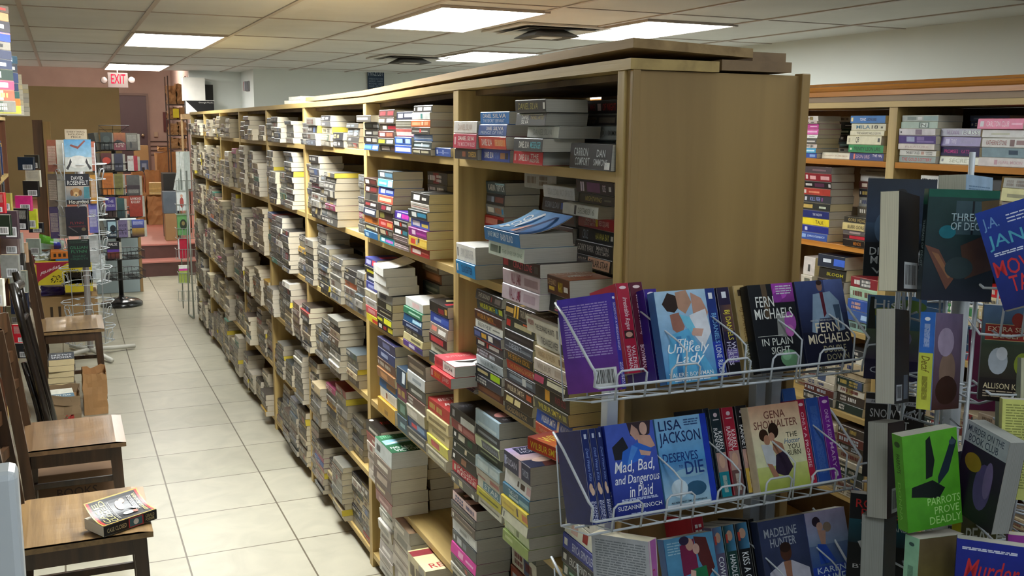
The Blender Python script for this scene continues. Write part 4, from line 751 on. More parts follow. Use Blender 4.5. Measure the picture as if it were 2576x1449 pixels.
RS(2354, 2462, .015, R1, (2400, 323), ['30 ccd0bc;8a9070 .25-.8 SECRET;3a3a3a .05-.1:.3-.7', '36 20164c;c83c90 .1-.46:.3-.7 PROMISES;a83480 .54-.75:.3-.7 KATE', '36 6a5a98;a8a0c8 .12-.22;c8c0dc .26-.4 TWINS;a8a0c8 .5-.8:.3-.7 KATHERINE STONE', '30 a8a8b8;8a6a98 .15-.48 THE SCANDAL;c8d4d0 .55-.98;6a5a78 .58-.95 BLISS'], 'purple and pastel stack'+w_)
RS(2462, 2580, 0, R1, (2520, 298), ['30 d0c8c4;b89098 .35-.42:.2-.8;c8a0a8 .45-.95:.3-.7 PEARL MOON', '33 8aa0a8;4a5a6a .6-.8:.3-.8', '32 cfcdc8;8a3a34 .1-.55 KATHERINE STONE;6a4a48 .62-.72:.1-.9;8a6a68 .76-.98:.3-.8', '28 c8c8c4;a8a890 .2-.6:.3-.6;3a6a5a .9-1', '36 d05080 o=0,.015;f0c8d8 .2-.7 CARLTON CLUB;c8c0c8 .06-.14;e89ab8 .75-.98:.4-.6'], 'stack topped by the pink book'+w_)
RS(2430, 2530, .09, R1, (2480, 272), ['30 6a6a78', '30 5a6078', '30 4a5068', '30 7a808c', '30 3a4468', '28 44507c', '24 5a688c;8a98b8 .1-.6:.3-.6'], 'bluish stack at the back'+w_, pri=.5)
w_ = ', second shelf, far bookcase'
RS(2015, 2083, 0, R2, (2060, 412), ['30 2c4c98;c8d8f0 .25-.9:.3-.7 JOHN KATZENBACH;8aa8d8 .05-.2', '29 202c80;c8c8e0 .1-.2', '30 e0c828;3a2a1c .5-.8 TALK', '31 1c2868;c8ccdc .4-.75:.3-.7 THE SHADOW', '31 1c201c;b89c50 .02-.36;b8c0a8 .6-.85:.3-.6', '30 181c28;c8c8cc .02-.1;8a98d8 .22-.6 KILL FEE;7a3a7a .65-.7', '28 a83428;d8c8c0 .02-.1:.2-.8;d88868 .2-.6:.3-.6', '28 201a1c;c8c4c0 .06-.3:.3-.7;5a2c48 .4-.75:.2-.8;c8c4c0 .9-.98', '33 8a1c28;e0c8c8 .04-.12;e0a8a8 .2-.42:.2-.7;e0a8a8 .6-.92:.2-.7', '27 30161c;6a4850 .3-.8:.3-.6'], 'dark red and blue stack by the end panel'+w_)
RS(2038, 2112, -.05, R2, (2080, 533), ['30 3c54a0;a8bce8 .25-.95:.3-.7 JOHN LESCROART', '27 1c2024;4878c8 .2-.5:.3-.7 TERRYS KEY;a8a8a8 .6-.9', '36 3a2418;c84820 .42-.5:.2-.8;8a4a28 .3-.65:.1-.9'], 'front pile with the brown cover'+w_)
RS(2117, 2172, -.02, R2, (2140, 545), ['30 201814;c87828 .5-.85 MINOS', '20 301c1c;c02838 .3-1:.1-.9', '18 3a2c28;8a6a60 .3-.8', '30 c8b478;1c1c14 .25-1 BURR GORE', '26 28241a;b8a060 .2-1:.2-.8 GORE VIDAL'], 'low dark pile'+w_, Lmax=.19)
RS(2094, 2172, .03, R2, (2130, 473), ['26 4a4a44', '26 3a3c44', '26 2a3040', '26 3a3a38', '30 1c2450;c8d0e8 .15-.5 OUTRAGE;a8b0d0 .65-.9:.2-.8', '28 28307c;8a90d0 .15-.45;c8c8f0 .6-.9:.3-.7 SALEM', '26 28443c;c8d0b8 .55-.95:.3-.7 THE SEED;6a8a78 .15-.4', '28 d4d4d0;3a3a48 .45-.52:.2-.8;a8a8a8 .6-.9:.4-.6'], 'stack with the white top book'+w_)
RS(2152, 2220, .06, R2, (2190, 418), ['30 3a3834', '30 4a2a24', '30 2a2a34', '30 5a5448', '30 8a8c88', '28 1c1c28', '24 5a2c28;d8c8b8 .1-.3', '24 d8d8d4;8a8a88 .3-.9:.3-.6', '20 a8a8a0;6a6a68 .2-.9:.4-.6'], 'stack beside the upright'+w_)
RS(2300, 2394, .02, R2, (2340, 442), ['33 3a3a40', '30 24242c', '32 2c2838', '30 3c3430', '32 2a2c30', '30 3a2c28', '34 dcdcd8;2c2c30 .03-.46 STRONG;4a4a4c .52-.88:.3-.7 SONS OF HEAVEN'], 'stack behind the wire rack with the white top book'+w_)
RS(2420, 2500, .05, R2, (2460, 430), ['30 4a4a50', '30 2a2c34', '30 34343a', '30 2c2430', '30 28282c', '34 24262c;c8b030 .3-.8:.2-.5', '36 20242c'], 'dark stack behind the wire rack'+w_)
RS(2505, 2580, 0, R2, (2540, 437), ['30 b8b098', '30 8a8070', '30 c0b8a0', '30 b8a890', '36 8a8078;c8b8a8 .2-.8', '30 c8c490;8a8868 .2-.9:.3-.6', '24 8a8a80'], 'cream stack at the right edge of the photo'+w_)
w_ = ', third shelf, far bookcase'
RS(2012, 2040, 0, R3, (2025, 645), ['26 3a3830', '27 d8d4c0;8a8a80 .3-.8:.3-.6', '27 dcd8c8', '27 c8c0b0;6a6a60 .3-.8', '45 c8c0b8;4a4a48 .4-.6:.2-.6'], 'white spined stack'+w_, Lmax=.14)
RS(2051, 2118, 0, R3, (2080, 640), ['28 28281c;d8d828 .1-.8:.3-.6', '30 c83c30;e8a8a0 .1-.8:.3-.6', '30 24221c;c8c030 .1-.9:.3-.6 WALK AMONG', '30 28201c;c8c0b0 .1-.9:.3-.6 THE BANCROFT', '30 26241c;b8b028 .3-.9:.3-.6 BLOOM', '34 202838;c8d0d8 .2-.5:.4-.7;3c64c8 .6-1'], 'black spined stack'+w_)
RS(2130, 2210, 0, R3, (2170, 700), ['30 88a8a0', '30 3c5c98;a8c8e8 .5-.9:.2-.7', '32 3a5aa8', '34 a8c8a8', '30 8a2c34'], 'blue and green stack behind the wire rack'+w_)
RS(2090, 2175, -.06, R3-.02, (2120, 722), ['30 d83c60;f0c8d4 .1-.5:.3-.6', '32 2c9494;b8e0e0 .2-.9:.3-.6', '32 2c5480;8ab0d0 .2-.9:.3-.6', '28 d0ccdc;6a4a98 .5-.8:.1-.9', '34 dccfc4'], 'stack with the teal and pink books'+w_, W=.13, pri=.9, top=['g c8b8b0>6a5058 0,1,0,1'])
for (pl, pr) in ((2290, 2370), (2370, 2450), (2452, 2530), (2530, 2590)):
    r_ = random.Random(pl)
    cc = ['c8282c', 'd8d4c8', '28303a', '24405c', 'c8b890', 'd05838', '8a2c34', '3a7a48', 'e0dcd4', '1c1c24']
    RS(pl, pr, 0, R3, (pl+40, r_.choice((720, 745, 770))), ['%d %s' % (r_.randint(26, 34), r_.choice(cc)) for _ in range(7)], '%s stack seen through the wire rack' % {2290: 'first', 2370: 'second', 2452: 'third', 2530: 'fourth'}[pl]+w_, pri=.35)
w_ = ', far bookcase'
for zz_, nm in ((R4, 'fourth'), (R5, 'fifth')):
    for n, (pl, pr) in enumerate(((2020, 2095), (2098, 2170), (2172, 2250), (2290, 2370), (2372, 2450), (2452, 2530), (2530, 2600))):
        r_ = random.Random(pl+int(zz_*100)); m_ = r_.randint(5, 9)
        cc = ['b8a888', 'd0c8b4', '4a4038', 'c8c0ac', '8a7a68', '6a3430', 'a89a80', '3a3c40', '5a2c28', 'd8d4c4', '2c3a34']
        RS(pl, pr, r_.uniform(-.01, .02), zz_, None, ['%d %s' % (r_.randint(24, 34), r_.choice(cc)) for _ in range(m_)], '%s stack, %s shelf' % (['first', 'second', 'third', 'fourth', 'fifth', 'sixth', 'seventh'][n], nm)+w_, pri=.3)
RS(2000, 2082, -.06, R4, (2040, 955), ['30 8a8068', '30 6a5a44', '30 c8b888', '30 a89868', '36 c8b080;8a7448 .2-.8:.5-.8'], 'tan stack seen under the top rack tier'+w_, pri=.8)
RS(2086, 2150, -.09, R4, (2120, 990), ['30 6a6458', '30 8a8478', '30 3a3c38', '31 2a2824;c8c4b8 .1-.8:.3-.6', '36 dcdcd4;8a8a88 .1-.4:.3-.6'], 'stack with the white and grey cover'+w_, W=.14, pri=.9, top=['r dcdcd4 0,1,.45,1', 'g 8a8a88>5a5a58 0,1,0,.45', 't 5a6a60 .15,.85,.78,.9 MINETTE', 't 5a6a60 .15,.85,.6,.72 WALTERS'])

# ================= the six farther bays, filled with muted stacks
def fill(bay, si, tones, x0=None, hmin=.55, hmax=.96, pages=None, gap=.05):
    r = random.Random(bay*31+si*7+3)
    za = SHZ[si]; top_ = (SHZ[si-1]-.022) if si else 1.765
    ya, yend = UPR[bay+1]-.027, UPR[bay]+.026
    j = 0
    while ya-yend > .10:
        L = r.uniform(.160, .176)
        if ya-L < yend: L = min(.17, ya-yend)
        if ya-yend-L < .10 and L < .165: pass
        X = r.choice((.975, .985, .995, 1.005, 1.02)) if bay < 6 else r.uniform(.98, 1.01)
        hf = r.uniform(hmin, hmax); zt = za+(top_-za)*hf; z = za+.0004; base = r.choice(tones); e = pages or r.choice(['c2b89e', 'b8ae98', 'cac0a8', 'aea592', 'bcb4a2'])
        if r.random() > gap:
            while z < zt-.018:
                T = r.uniform(.019, .034)
                if z+T > top_-.006: break
                c = r.choice(tones) if r.random() < .75 else base
                if r.random() < .055: c = r.choice(['8a2c2c', '2c4a80', 'b89030', 'c8602c', '2c6a5a', '8a3a5a', 'c8c4b8', 'd8d4c8'])
                L_ = L*r.uniform(.97, .99); dx = r.uniform(-.006, .006)
                M = Matrix.Translation((X+dx, ya-L/2, z)) @ Matrix.Rotation(math.radians(r.uniform(-.9, .9)), 4, 'Z')
                put_book(M, L_, .105, T-.0003, c, None, None, None, e if r.random() < .94 else 'd0bc48', r.uniform(-.004, .004), 0, pri=.4)
                z += T
        if bay < 4 and r.random() < .6:      # second row behind
            z = za+.0004; zt2 = za+(top_-za)*r.uniform(.5, .97)
            while z < zt2-.045:
                T = r.uniform(.022, .034)
                put_book(Matrix.Translation((1.135, ya-L/2, z)), L*.97, .105, T-.0003, r.choice(tones), [], None, None, None, 0, 0, pri=.1); z += T
        ya -= L+.004; j += 1
GREY = ['5a5854', '686662', '76746c', '4a4844', '3a3836', '86827a', '58585e', '4c5458', '766e60', '302e2c', '908c82', '2a2a2e']
BRN = ['6a5e4e', '7a6c56', '5a4c3c', '887a64', '4a3c30', '948468', '5c4c44', '76625a', '3c342c', 'a09070', '5a5446', '342c26']
WARM = BRN+['b8ac94', 'a8a090', 'c8bca0']
for b in range(2, 8):
    for si in range(6):
        fill(b, si, GREY if (b < 4 and si < 3) else (GREY+BRN if b < 4 else WARM), hmin=.42 if b < 5 else .5, gap=.08 if b < 5 else .05)
# ================================================================ book placed upright
def upright(anchor, L, W, T, col, yaw, tilt=0, tdir=90, roll=0, **kw):
    """anchor: bottom of the spine edge. yaw 0 faces -y, 90 shows the spine to -y. tilt leans the top towards compass direction tdir (degrees from +x)"""
    base = Matrix(((1, 0, 0, 0), (0, 0, -1, 0), (0, 1, 0, 0), (0, 0, 0, 1)))      # local y up, local z to -y
    d = math.radians(tdir); ax = Vector((0, 0, 1)).cross(Vector((math.cos(d), math.sin(d), 0)))
    M = Matrix.Translation(anchor) @ Matrix.Rotation(math.radians(tilt), 4, ax) @ Matrix.Rotation(math.radians(yaw), 4, 'Z') @ Matrix.Rotation(math.radians(roll), 4, 'Y') @ base @ Matrix.Translation((0, L/2, -T/2))
    put_book(M, L, W, T, col, pri=kw.pop('pri', 3), **kw)
def mk(s): return [x.strip() for x in s.split('|')] if s else None
# ================================================================ tiered wire rack in front of the end panel
RY, RT = 1.50, 19
wr = empty('wire_book_rack', (1.12, 1.55, 0)); tag(wr, 'white tiered wire rack of romance paperbacks standing against the end panel', 'book rack')
def putw(o): o.location = (-1.12, -1.55, 0); return o
for x in (.935, 1.285, 1.325):
    k = MB(); k.box((x-.012, 1.61, .012), (x+.012, 1.636, 1.30)); putw(k.build('post', M_WIRE_W, wr, bevel=.002))
k = MB(); k.box((.90, 1.36, 0), (.97, 1.66, .012)); k.box((1.27, 1.36, 0), (1.34, 1.66, .012)); putw(k.build('foot', M_WIRE_W, wr))
TZ = [1.234, .990, .745]
for z in TZ:
    x0, x1 = .815, 1.418; yf, yb = RY-.022, RY+.085
    k = MB(); r = .0022
    k.tube([(x0, yf, z-.006), (x1, yf, z-.006)], r); k.tube([(x0, yb, z-.030), (x1, yb, z-.030)], r); k.tube([(x0, RY+.03, z-.012), (x1, RY+.03, z-.012)], r)
    n = 12
    for i in range(n+1):
        x = x0+(x1-x0)*i/n; k.tube([(x, yf, z-.006), (x, yb, z-.030), (x, 1.61, z+.12)], .0015, 5)
    putw(k.build('tray', M_WIRE_W, wr, True))
    k = MB(); k.tube([(x0-.012, 1.60, z+.15), (x0-.012, 1.56, z+.13), (x0-.008, yf-.012, z+.062), (x0, yf-.014, z+.05), (x0, yf-.010, z+.024), (x0+.01, yf-.008, z+.020), (x1-.01, yf-.008, z+.020), (x1, yf-.010, z+.024), (x1, yf-.014, z+.05), (x1+.008, yf-.012, z+.062), (x1+.012, 1.56, z+.13), (x1+.012, 1.60, z+.15)], .0026, 7)
    putw(k.build('front_rail', M_WIRE_W, wr, True))
    for i in range(6):
        x = x0+.045+i*.112
        k = MB(); k.tube([(x, yf-.004, z-.006), (x, yf-.010, z+.040), (x+.008, yf-.010, z+.047), (x+.052, yf-.010, z+.047), (x+.060, yf-.010, z+.040), (x+.060, yf-.004, z-.006)], .0021, 6)
        putw(k.build('loop', M_WIRE_W, wr, True))
    for i in range(4):
        x = x0+.19+i*.13
        k = MB(); k.tube([(x-.03, 1.585, z+.125), (x-.008, yf+.01, z+.085), (x, yf-.006, z+.070), (x, yf-.004, z-.006)], .0018, 6)
        putw(k.build('divider', M_WIRE_W, wr, True))
GR = 'romance paperbacks on the tiered wire rack'
def fx(px, z, Y=RY): # x where a picture column meets the plane y = Y at height z
    lo = None
    A = AR*((px-1288)/F_PX)+AF; B = -AU/F_PX; dz = z-CAM_H
    t = (dz*A.y - Y*A.z)/(Y*B.z - dz*B.y); k_ = Y/(A.y+t*B.y); return k_*(A.x+t*B.x)
def front(pl, pr, tier, col, art_, label, Y=RY, H=.171, T=.026, spine=None, **kw):
    z = TZ[tier]; x0, x1 = fx(pl, z, Y), fx(pr, z, Y)
    upright((x0, Y+.004, z+.002), H, x1-x0, T, col, kw.pop('yaw', 0), RT, front=mk(art_), spine=spine or [], label=label, group=GR, **kw)
def spn(pl, pr, tier, col, sp, label, Y=RY+.01, H=.171, up=0, yaw=90, **kw):
    z = TZ[tier]+up; x0, x1 = fx(pl, z, Y), fx(pr, z, Y)
    upright(((x0+x1)/2, Y, z+.002), H, .106, x1-x0, col, yaw, RT, spine=mk(sp), label=label, group=GR, **kw)
# --- tier 1
upright((fx(1574, TZ[0], 1.47), 1.475, TZ[0]+.012), .171, .105, .022, '3a2a98', 128, 15, 95, bcol='5a2c98', spine=mk('t d8d0f0 .1,.6,.25,.75 SECRETS OF A WEDDING NIGHT|t e0dcf4 .72,.98,.5,.85 VALERIE|t e0dcf4 .72,.98,.12,.45 BOWMAN|e e8e4f4 .05,.5,.015,.3'), back=mk('g 5a3aa8>6a2c8c 0,1,0,1|j a894d0 .08,.92,.35,.92|B .5,.5,.5 0,0,0,0' if 0 else 'g 4a34a8>6a2c88 0,1,0,1|j a894d0 .08,.92,.36,.92|B e0e0e0 .52,.95,.05,.24'), label='purple paperback with bar code turned outwards, left end of rack top tier', group=GR)
spn(1580, 1613, 0, 'b01c3c', 'e f0d8dc .05,.5,.018,.3|i f4dce0 .16,.52,.25,.75 Irresistible Rogue|r 3a2020 .53,.62,.1,.9|e d8a890 .575,.5,.03,.3|t f4dce0 .7,.95,.52,.85 VALERIE|t f4dce0 .7,.95,.12,.45 BOWMAN', 'bright red paperback spine on rack top tier', RY+.062, up=.012)
spn(1614, 1648, 0, '5c1430', 'e f0d8dc .05,.5,.018,.3|i e8c8d4 .14,.6,.25,.75 Secrets of a Runaway|t e8c8d4 .7,.95,.52,.85 VALERIE|t e8c8d4 .7,.95,.12,.45 BOWMAN', 'dark maroon paperback spine on rack top tier', RY+.062, up=.012)
spn(1652, 1685, 0, '3c2490', 'e f0e8f8 .05,.5,.018,.3|i dcd4f0 .14,.5,.25,.75 Accidental Countess|e b89878 .57,.5,.04,.35|t e0dcf4 .7,.95,.52,.85 VALERIE|t e0dcf4 .7,.95,.12,.45 BOWMAN', 'purple paperback spine beside the blue gown cover, rack top tier', RY+.03, up=.003)
front(1672, 1800, 0, '2a6aa8', 'g a8c8e0>3a88c0 0,1,0,1|p 2a1810 .12,.86,.25,.98,.42,.94,.44,.82,.34,.76,.2,.78|p b08870 .4,.98,.62,1,.7,.86,.55,.74,.42,.8|p b88c78 .7,.97,.9,.9,1,.74,.9,.6,.7,.62|p 9a6858 .24,.74,.42,.76,.5,.6,.4,.5,.26,.58|p d8dce4 .62,.72,.95,.78,1,.52,.82,.36,.66,.5|p 70c0dc .42,.74,.62,.7,.7,.58,.58,.52|p c8a090 .66,.58,.86,.56,.8,.48,.6,.5|p 58a8d4 .2,.52,.56,.58,.98,.04,.98,0,.06,0,.1,.3|p 3a80b8 .3,.5,.4,.5,.32,0,.2,0|p 4890c4 .5,.5,.56,.5,.8,0,.66,0|i f0f6fa .32,.62,.40,.47 The|i f0f6fa .1,.92,.29,.42 Unlikely|i f0f6fa .22,.8,.18,.31 Lady|t f0f6fa .06,.92,.065,.11 VALERIE BOWMAN|j d8e8f4 .15,.85,.015,.045', 'paperback showing a couple, she in a long pale blue gown', Y=RY-.002)
spn(1804, 1832, 0, '18327c', 'r e8ecf4 .05,.12,.3,.7|t 78b0e0 .28,.62,.2,.8 BJ DANIELS|r 2038a8 .6,.9,.0,1|t d8e4f4 .64,.96,.25,.8 LONE RIDER', 'blue paperback spine right of the blue gown cover', RY+.012)
spn(1836, 1868, 0, '231a3c', 'r e8ecf4 .05,.12,.3,.7|g 6a4a3a>3a2c3c .2,.5,0,1|t e0d048 .26,.6,.2,.8 BJ DANIELS|r 6a5aa0 .7,.85,0,1|t d8d4ec .62,.84,.5,.9 WILD|t d8d4ec .62,.88,.1,.48 HORSES|r 101014 .86,.98,0,1', 'dark paperback spine with yellow author lettering, rack top tier', RY+.012)
spn(1878, 1906, 0, 'c0a46c', 'r 4a3c2c .05,.12,.3,.7|t 8a6c40 .25,.65,.2,.8 BJ DANIELS|g 8a8060>5a5a40 .65,1,0,1|t e0e4d8 .68,.98,.25,.8 LUCKY SHOT', 'tan paperback spine on rack top tier', RY+.02)
front(1908, 2020, 0, '16181c', 'r 181b20 0,1,0,1|p 5a4a38 .28,1,.4,1,.42,.6,.3,.6|g a040a8>703078 .52,1,.78,1|e b050b8 .7,.9,.16,.08|e 8a3898 .62,.84,.1,.06|p 8a8c88 .55,.66,.75,.64,.7,.38,.5,.4|e 9a4ca0 .82,.55,.13,.12|e b868b0 .78,.45,.1,.07|e 6a9870 .68,.14,.2,.1|e 88b890 .62,.17,.1,.05|t e4e6e0 .12,.52,.74,.86 FERN|t e4e6e0 .06,.9,.60,.72 MICHAELS|t d0d4cc .12,.8,.30,.38 IN PLAIN|t d0d4cc .3,.72,.20,.28 SIGHT|r c8ccc4 .05,.6,.405,.41|j d0d4dc .6,.95,.86,.97', 'paperback with a night garden and purple flowers on the cover')
front(2026, 2145, 0, '1c2340', 'g 3a4878>141a34 0,1,.35,1|r 12162c 0,1,0,.4|g 5a6aa0>2a3460 .6,1,.6,1|e 8a6858 .5,.93,.06,.06|e 30201c .5,.97,.06,.03|p 88a0b8 .34,.84,.7,.86,.86,.74,.9,.4,.74,.38,.7,.55,.4,.55,.3,.38,.2,.4|p 5a1c2c .48,.86,.55,.86,.56,.6,.5,.56|p 3a5068 .72,.7,.86,.7,.84,.42,.76,.42|t c8ccd0 .2,.8,.52,.54 NEW YORK TIMES BESTSELLING AUTHOR|t e8dcc0 .28,.78,.39,.5 FERN|t e8dcc0 .1,.95,.26,.37 MICHAELS|t a8a080 .38,.85,.15,.23 DOUBLE|t a8a080 .42,.88,.06,.13 DOWN', 'paperback with a man in shirt and tie, right end of rack top tier', Y=RY+.004)
# --- tier 2
spn(1492, 1512, 1, '1a2a70', 't 7a90d0 .1,.55,.3,.7 ROGUE WITH A BROGUE|e c8a890 .5,.5,.04,.4|t d8dcf0 .72,.97,.5,.9 SUZANNE|t d8dcf0 .72,.97,.1,.45 ENOCH', 'first of three matching blue spines, left end of rack second tier', RY-.004, T=.02) if 0 else None
for a, b, nm in ((1491, 1511, 'first'), (1512, 1530, 'second'), (1531, 1545, 'third')):
    spn(a, b, 1, '182868', 'r c8d0e8 .05,.1,.3,.7|i 8098d8 .2,.55,.3,.75 Devil Wears Kilts|e c8a890 .62,.4,.05,.3|e d8b8a0 .66,.6,.04,.3|t d8dcf0 .76,.98,.52,.9 SUZANNE|t d8dcf0 .76,.98,.1,.45 ENOCH', '%s of three matching dark blue spines, left end of rack second tier' % nm, RY-.002)
front(1546, 1668, 1, '1c2f98', 'g 4a64c8>16247c 0,1,0,1|p 3a2a30 .45,1,.95,1,.9,.86,.7,.8,.5,.86|p c09888 .55,.98,.66,.92,.7,.84,.6,.8,.5,.88|e d0a898 .78,.92,.08,.07|p c89c88 .62,.86,.9,.84,.98,.72,.86,.7,.66,.72|p 1c1c24 .1,.76,.34,.86,.42,.74,.3,.62,.12,.62|p 2a66cc .3,.7,.62,.78,.9,.7,.7,.6,.3,.54,.2,.5|p 4a88dc .5,.76,.62,.72,.4,.54,.36,.56|p c8a090 .64,.7,.88,.66,.84,.62,.66,.64|i f0f2fa .08,.9,.46,.60 Mad, Bad,|i f0f2fa .06,.98,.33,.45 and Dangerous|i f0f2fa .32,.82,.21,.33 in Plaid|j b8c4e8 .15,.9,.17,.2|t f0f2fa .05,.95,.085,.13 SUZANNE ENOCH|j b8c4e8 .3,.6,.03,.045', 'blue paperback with flowing white script and a reclining couple', spine=['t d8dcf0 .7,.97,.2,.8 SUZANNE ENOCH'])
front(1672, 1800, 1, '5a9cd0', 'g 88bce4>4a90c8 0,1,.5,1|g 4a88c0>a8ccdc 0,1,0,.5|e 2a5878 .62,.2,.2,.08|e c8dce8 .3,.22,.16,.1|e 8ab4cc .55,.38,.3,.05|r 1838b0 .88,1,0,1|r e0e8f0 .0,.86,.015,.055|t 14285c .06,.5,.86,.97 LISA|t 14285c .04,.84,.68,.84 JACKSON|t 14387c .06,.74,.51,.61 DESERVES|t 14387c .34,.42,.44,.47 TO|t 14387c .46,.82,.36,.50 DIE|t 142040 .1,.8,.065,.085 ALL NEW FIRST TIME IN PAPERBACK|j 2a4a7c .55,.84,.88,.96', 'pale blue paperback with large dark blue author lettering')
spn(1800, 1816, 1, '1c2434', 'j 5a7088 .1,.9,.3,.7', 'thin dark spine right of the pale blue cover', RY+.03)
for a, b, c, c2, c3, nm in ((1816, 1844, '1a2c34', '1c8898', 'e8e8e8', 'teal and black spine, first of three from one author'), (1848, 1877, 'a82038', '6a4a48', 'f0e0e0', 'red spine, middle of three from one author'), (1882, 1911, '16161c', 'c8a848', 'e8e8e8', 'black and gold spine, last of three from one author')):
    spn(a, b, 1, c, 'e e0c8d0 .07,.5,.025,.2|r e0d8dc .12,.13,.2,.8|t %s .26,.46,.5,.9 KAREN|t %s .22,.5,.08,.5 RANNEY|r %s .5,.72,0,1|e d0a890 .6,.5,.08,.3|r %s .72,1,0,1|j f0ecd8 .76,.95,.3,.7' % (c3, c3, 'b8948a', c2), nm+', rack second tier', RY+.02)
front(1908, 2034, 1, 'e0d0b0', 'g d8a888>e8dcb8 0,1,.6,1|g e8dcb8>d8dcb0 0,1,.3,.6|g c8d080>a8b848 0,1,0,.3|t 7a4a40 .28,.7,.84,.93 GENA|t 7a4a40 .06,.92,.73,.82 SHOWALTER|t 4a4a3c .66,.88,.60,.66 THE|i 5a7898 .6,.92,.53,.59 Hotter|t 4a4a3c .66,.9,.46,.52 YOU|t 4a4a3c .64,.9,.39,.45 BURN|e 3a2418 .22,.66,.09,.07|e b88468 .27,.6,.06,.06|e 2c1c14 .42,.70,.1,.09|e c09078 .37,.63,.06,.05|p c8ccd0 .14,.56,.34,.54,.42,.3,.2,.3|p a87860 .38,.6,.56,.54,.6,.4,.5,.34,.36,.48|p 34283c .4,.42,.58,.46,.7,.26,.56,.16,.34,.22|p a87860 .2,.34,.3,.32,.4,.18,.3,.16', 'cream paperback of a couple embracing in long grass')
spn(2000, 2034, 1, '3058a0', 'r 3a64b0 0,1,0,1', 'taller blue book standing behind, its pale page tops showing, rack second tier', RY+.055, up=.012)
spn(2036, 2058, 1, 'b02444', 'e f0d0d8 .06,.5,.02,.3|t f0c8d4 .15,.8,.3,.7 ONLY A PROMISE|r e8d0d8 .9,.95,.3,.7', 'narrow red spine near right end of rack second tier', RY+.01)
spn(2060, 2092, 1, '2c54a8', 'j 5a80c8 .1,.9,.2,.8', 'blue spine between the red and violet ones, rack second tier', RY+.012)
spn(2094, 2120, 1, '7a2498', 'e f0d0f0 .06,.5,.02,.3|t e0b8e8 .15,.5,.3,.7 ONLY A KISS|t e0b8e8 .55,.85,.3,.7 MARY|r e8d8f0 .9,.95,.3,.7', 'violet spine at right end of rack second tier', RY+.01)
# --- tier 3
upright((fx(1655, TZ[2], 1.45), 1.452, TZ[2]+.03), .18, .125, .03, 'c8a0c0', 118, 8, 95, bcol='b0b4bc', edge='e4dcc0', back=mk('r b4b8c0 0,1,0,1|j 7a8088 .06,.94,.2,.95'), spine=mk('r d8d0cc 0,1,0,1|p b868b0 0,.1,.5,.3,.6,.9,0,.9|t a83860 .3,.7,.3,.6 DELIA'), label='greyish paperback showing printed back cover, left end of rack third tier', group=GR)
front(1695, 1818, 2, '3a6aa0', 'g 5a9ac0>3a7aa0 0,1,0,1|p 7a1c44 .3,.9,.6,.96,.62,.6,.3,.56|e c89c88 .5,.9,.08,.07|e 2a1c3c .4,.95,.1,.05|p 5a2420 .6,.98,.85,.95,.95,.6,.8,.5,.66,.7|e d0a898 .62,.84,.07,.06|p 1c7044 .5,.62,.78,.64,.86,.0,.4,.0|p d0a898 .46,.62,.56,.6,.5,.36,.4,.4|j a8d0e0 .05,.3,.8,.95', 'paperback with a woman in a green gown, rack third tier')
spn(1770, 1800, 2, 'a82430', '', 'red book standing behind the green gown cover, rack third tier', RY+.05, up=.012)
for a, b, c, tx, nm in ((1822, 1848, '5a5470', 'COWBOY CRAZY', 'grey violet spine reading COWBOY'), (1850, 1878, '1c3c38', 'HANDLE A COWBOY', 'dark green spine reading HANDLE'), (1880, 1912, '16181c', 'KISS A COWBOY', 'black spine reading KISS')):
    spn(a, b, 2, c, 'g 4a88b0>%s 0,.3,0,1|e c8a088 .12,.5,.06,.3|r b84438 .1,.2,.1,.3|d e8e8e8 .0,.01,.0,.01 .|t e4e8ec .34,.98,.22,.8 %s' % (c, tx), nm+', rack third tier', RY+.012)
spn(1914, 1930, 2, '14161a', 'j 8a8a90 .1,.9,.3,.7', 'thin black spine on rack third tier', RY+.02)
front(1932, 2048, 2, '2c3450', 'g 3a4468>242c44 0,1,0,1|t a8b0bc .1,.8,.8,.9 MADELINE|t a8b0bc .2,.75,.68,.78 HUNTER|e 4a2c20 .5,.6,.12,.1|e 2a1a14 .5,.66,.12,.06|p b8b8c8 .1,.4,.4,.5,.6,.5,.95,.38,.98,0,.04,0|p 9a6c54 .42,.5,.58,.5,.54,.1,.46,.1', 'dark blue paperback with a man in an open white shirt')
front(2050, 2150, 2, '4a5a98', 'g a8a0c0>7a90b0 0,1,.6,1|g 5a7098>3a5a98 0,1,.35,.6|g 2848b0>1c3898 0,1,0,.35|e 2c2030 .25,.88,.1,.06|e c09888 .32,.82,.08,.05|e 8a7868 .5,.8,.1,.06|p b89080 .25,.78,.45,.76,.4,.6,.3,.6|p 2850b8 .2,.62,.4,.6,.6,.38,.2,.38|t d0e4f4 .1,.8,.27,.34 KAREN|t d0e4f4 .06,.9,.14,.25 RANNEY', 'blue paperback of a couple on a stormy coast, rack third tier')
# ================================================================ spinner rack at the right
Dc = at_depth(2405, 900, 1.93); CX, CY = Dc.x, Dc.y
sr = empty('spinner_rack', (CX, CY, 0)); tag(sr, 'white wire spinner rack crowded with mystery paperbacks, right of the end panel', 'book rack')
def puts(o): o.location = (-CX, -CY, 0); return o
k = MB(); k.tube([(CX, CY, .03), (CX, CY, 1.50)], .0165, 14); puts(k.build('pole', M_WIRE_W, sr, True))
k = MB(); k.tube([(CX, CY, 1.50), (CX, CY, 1.66)], .0055, 8); puts(k.build('rod', M_WIRE_W, sr, True))
k = MB()
for q in range(4):
    a = q*math.pi/2+.4; k.tube([(CX, CY, .05), (CX+.3*math.cos(a), CY+.3*math.sin(a), .015)], .012, 8)
puts(k.build('base', M_WIRE_W, sr, True))
LV = [1.36, 1.17, .98, .79, .60]
VA = math.atan2(-CY, -CX)            # direction towards the viewer
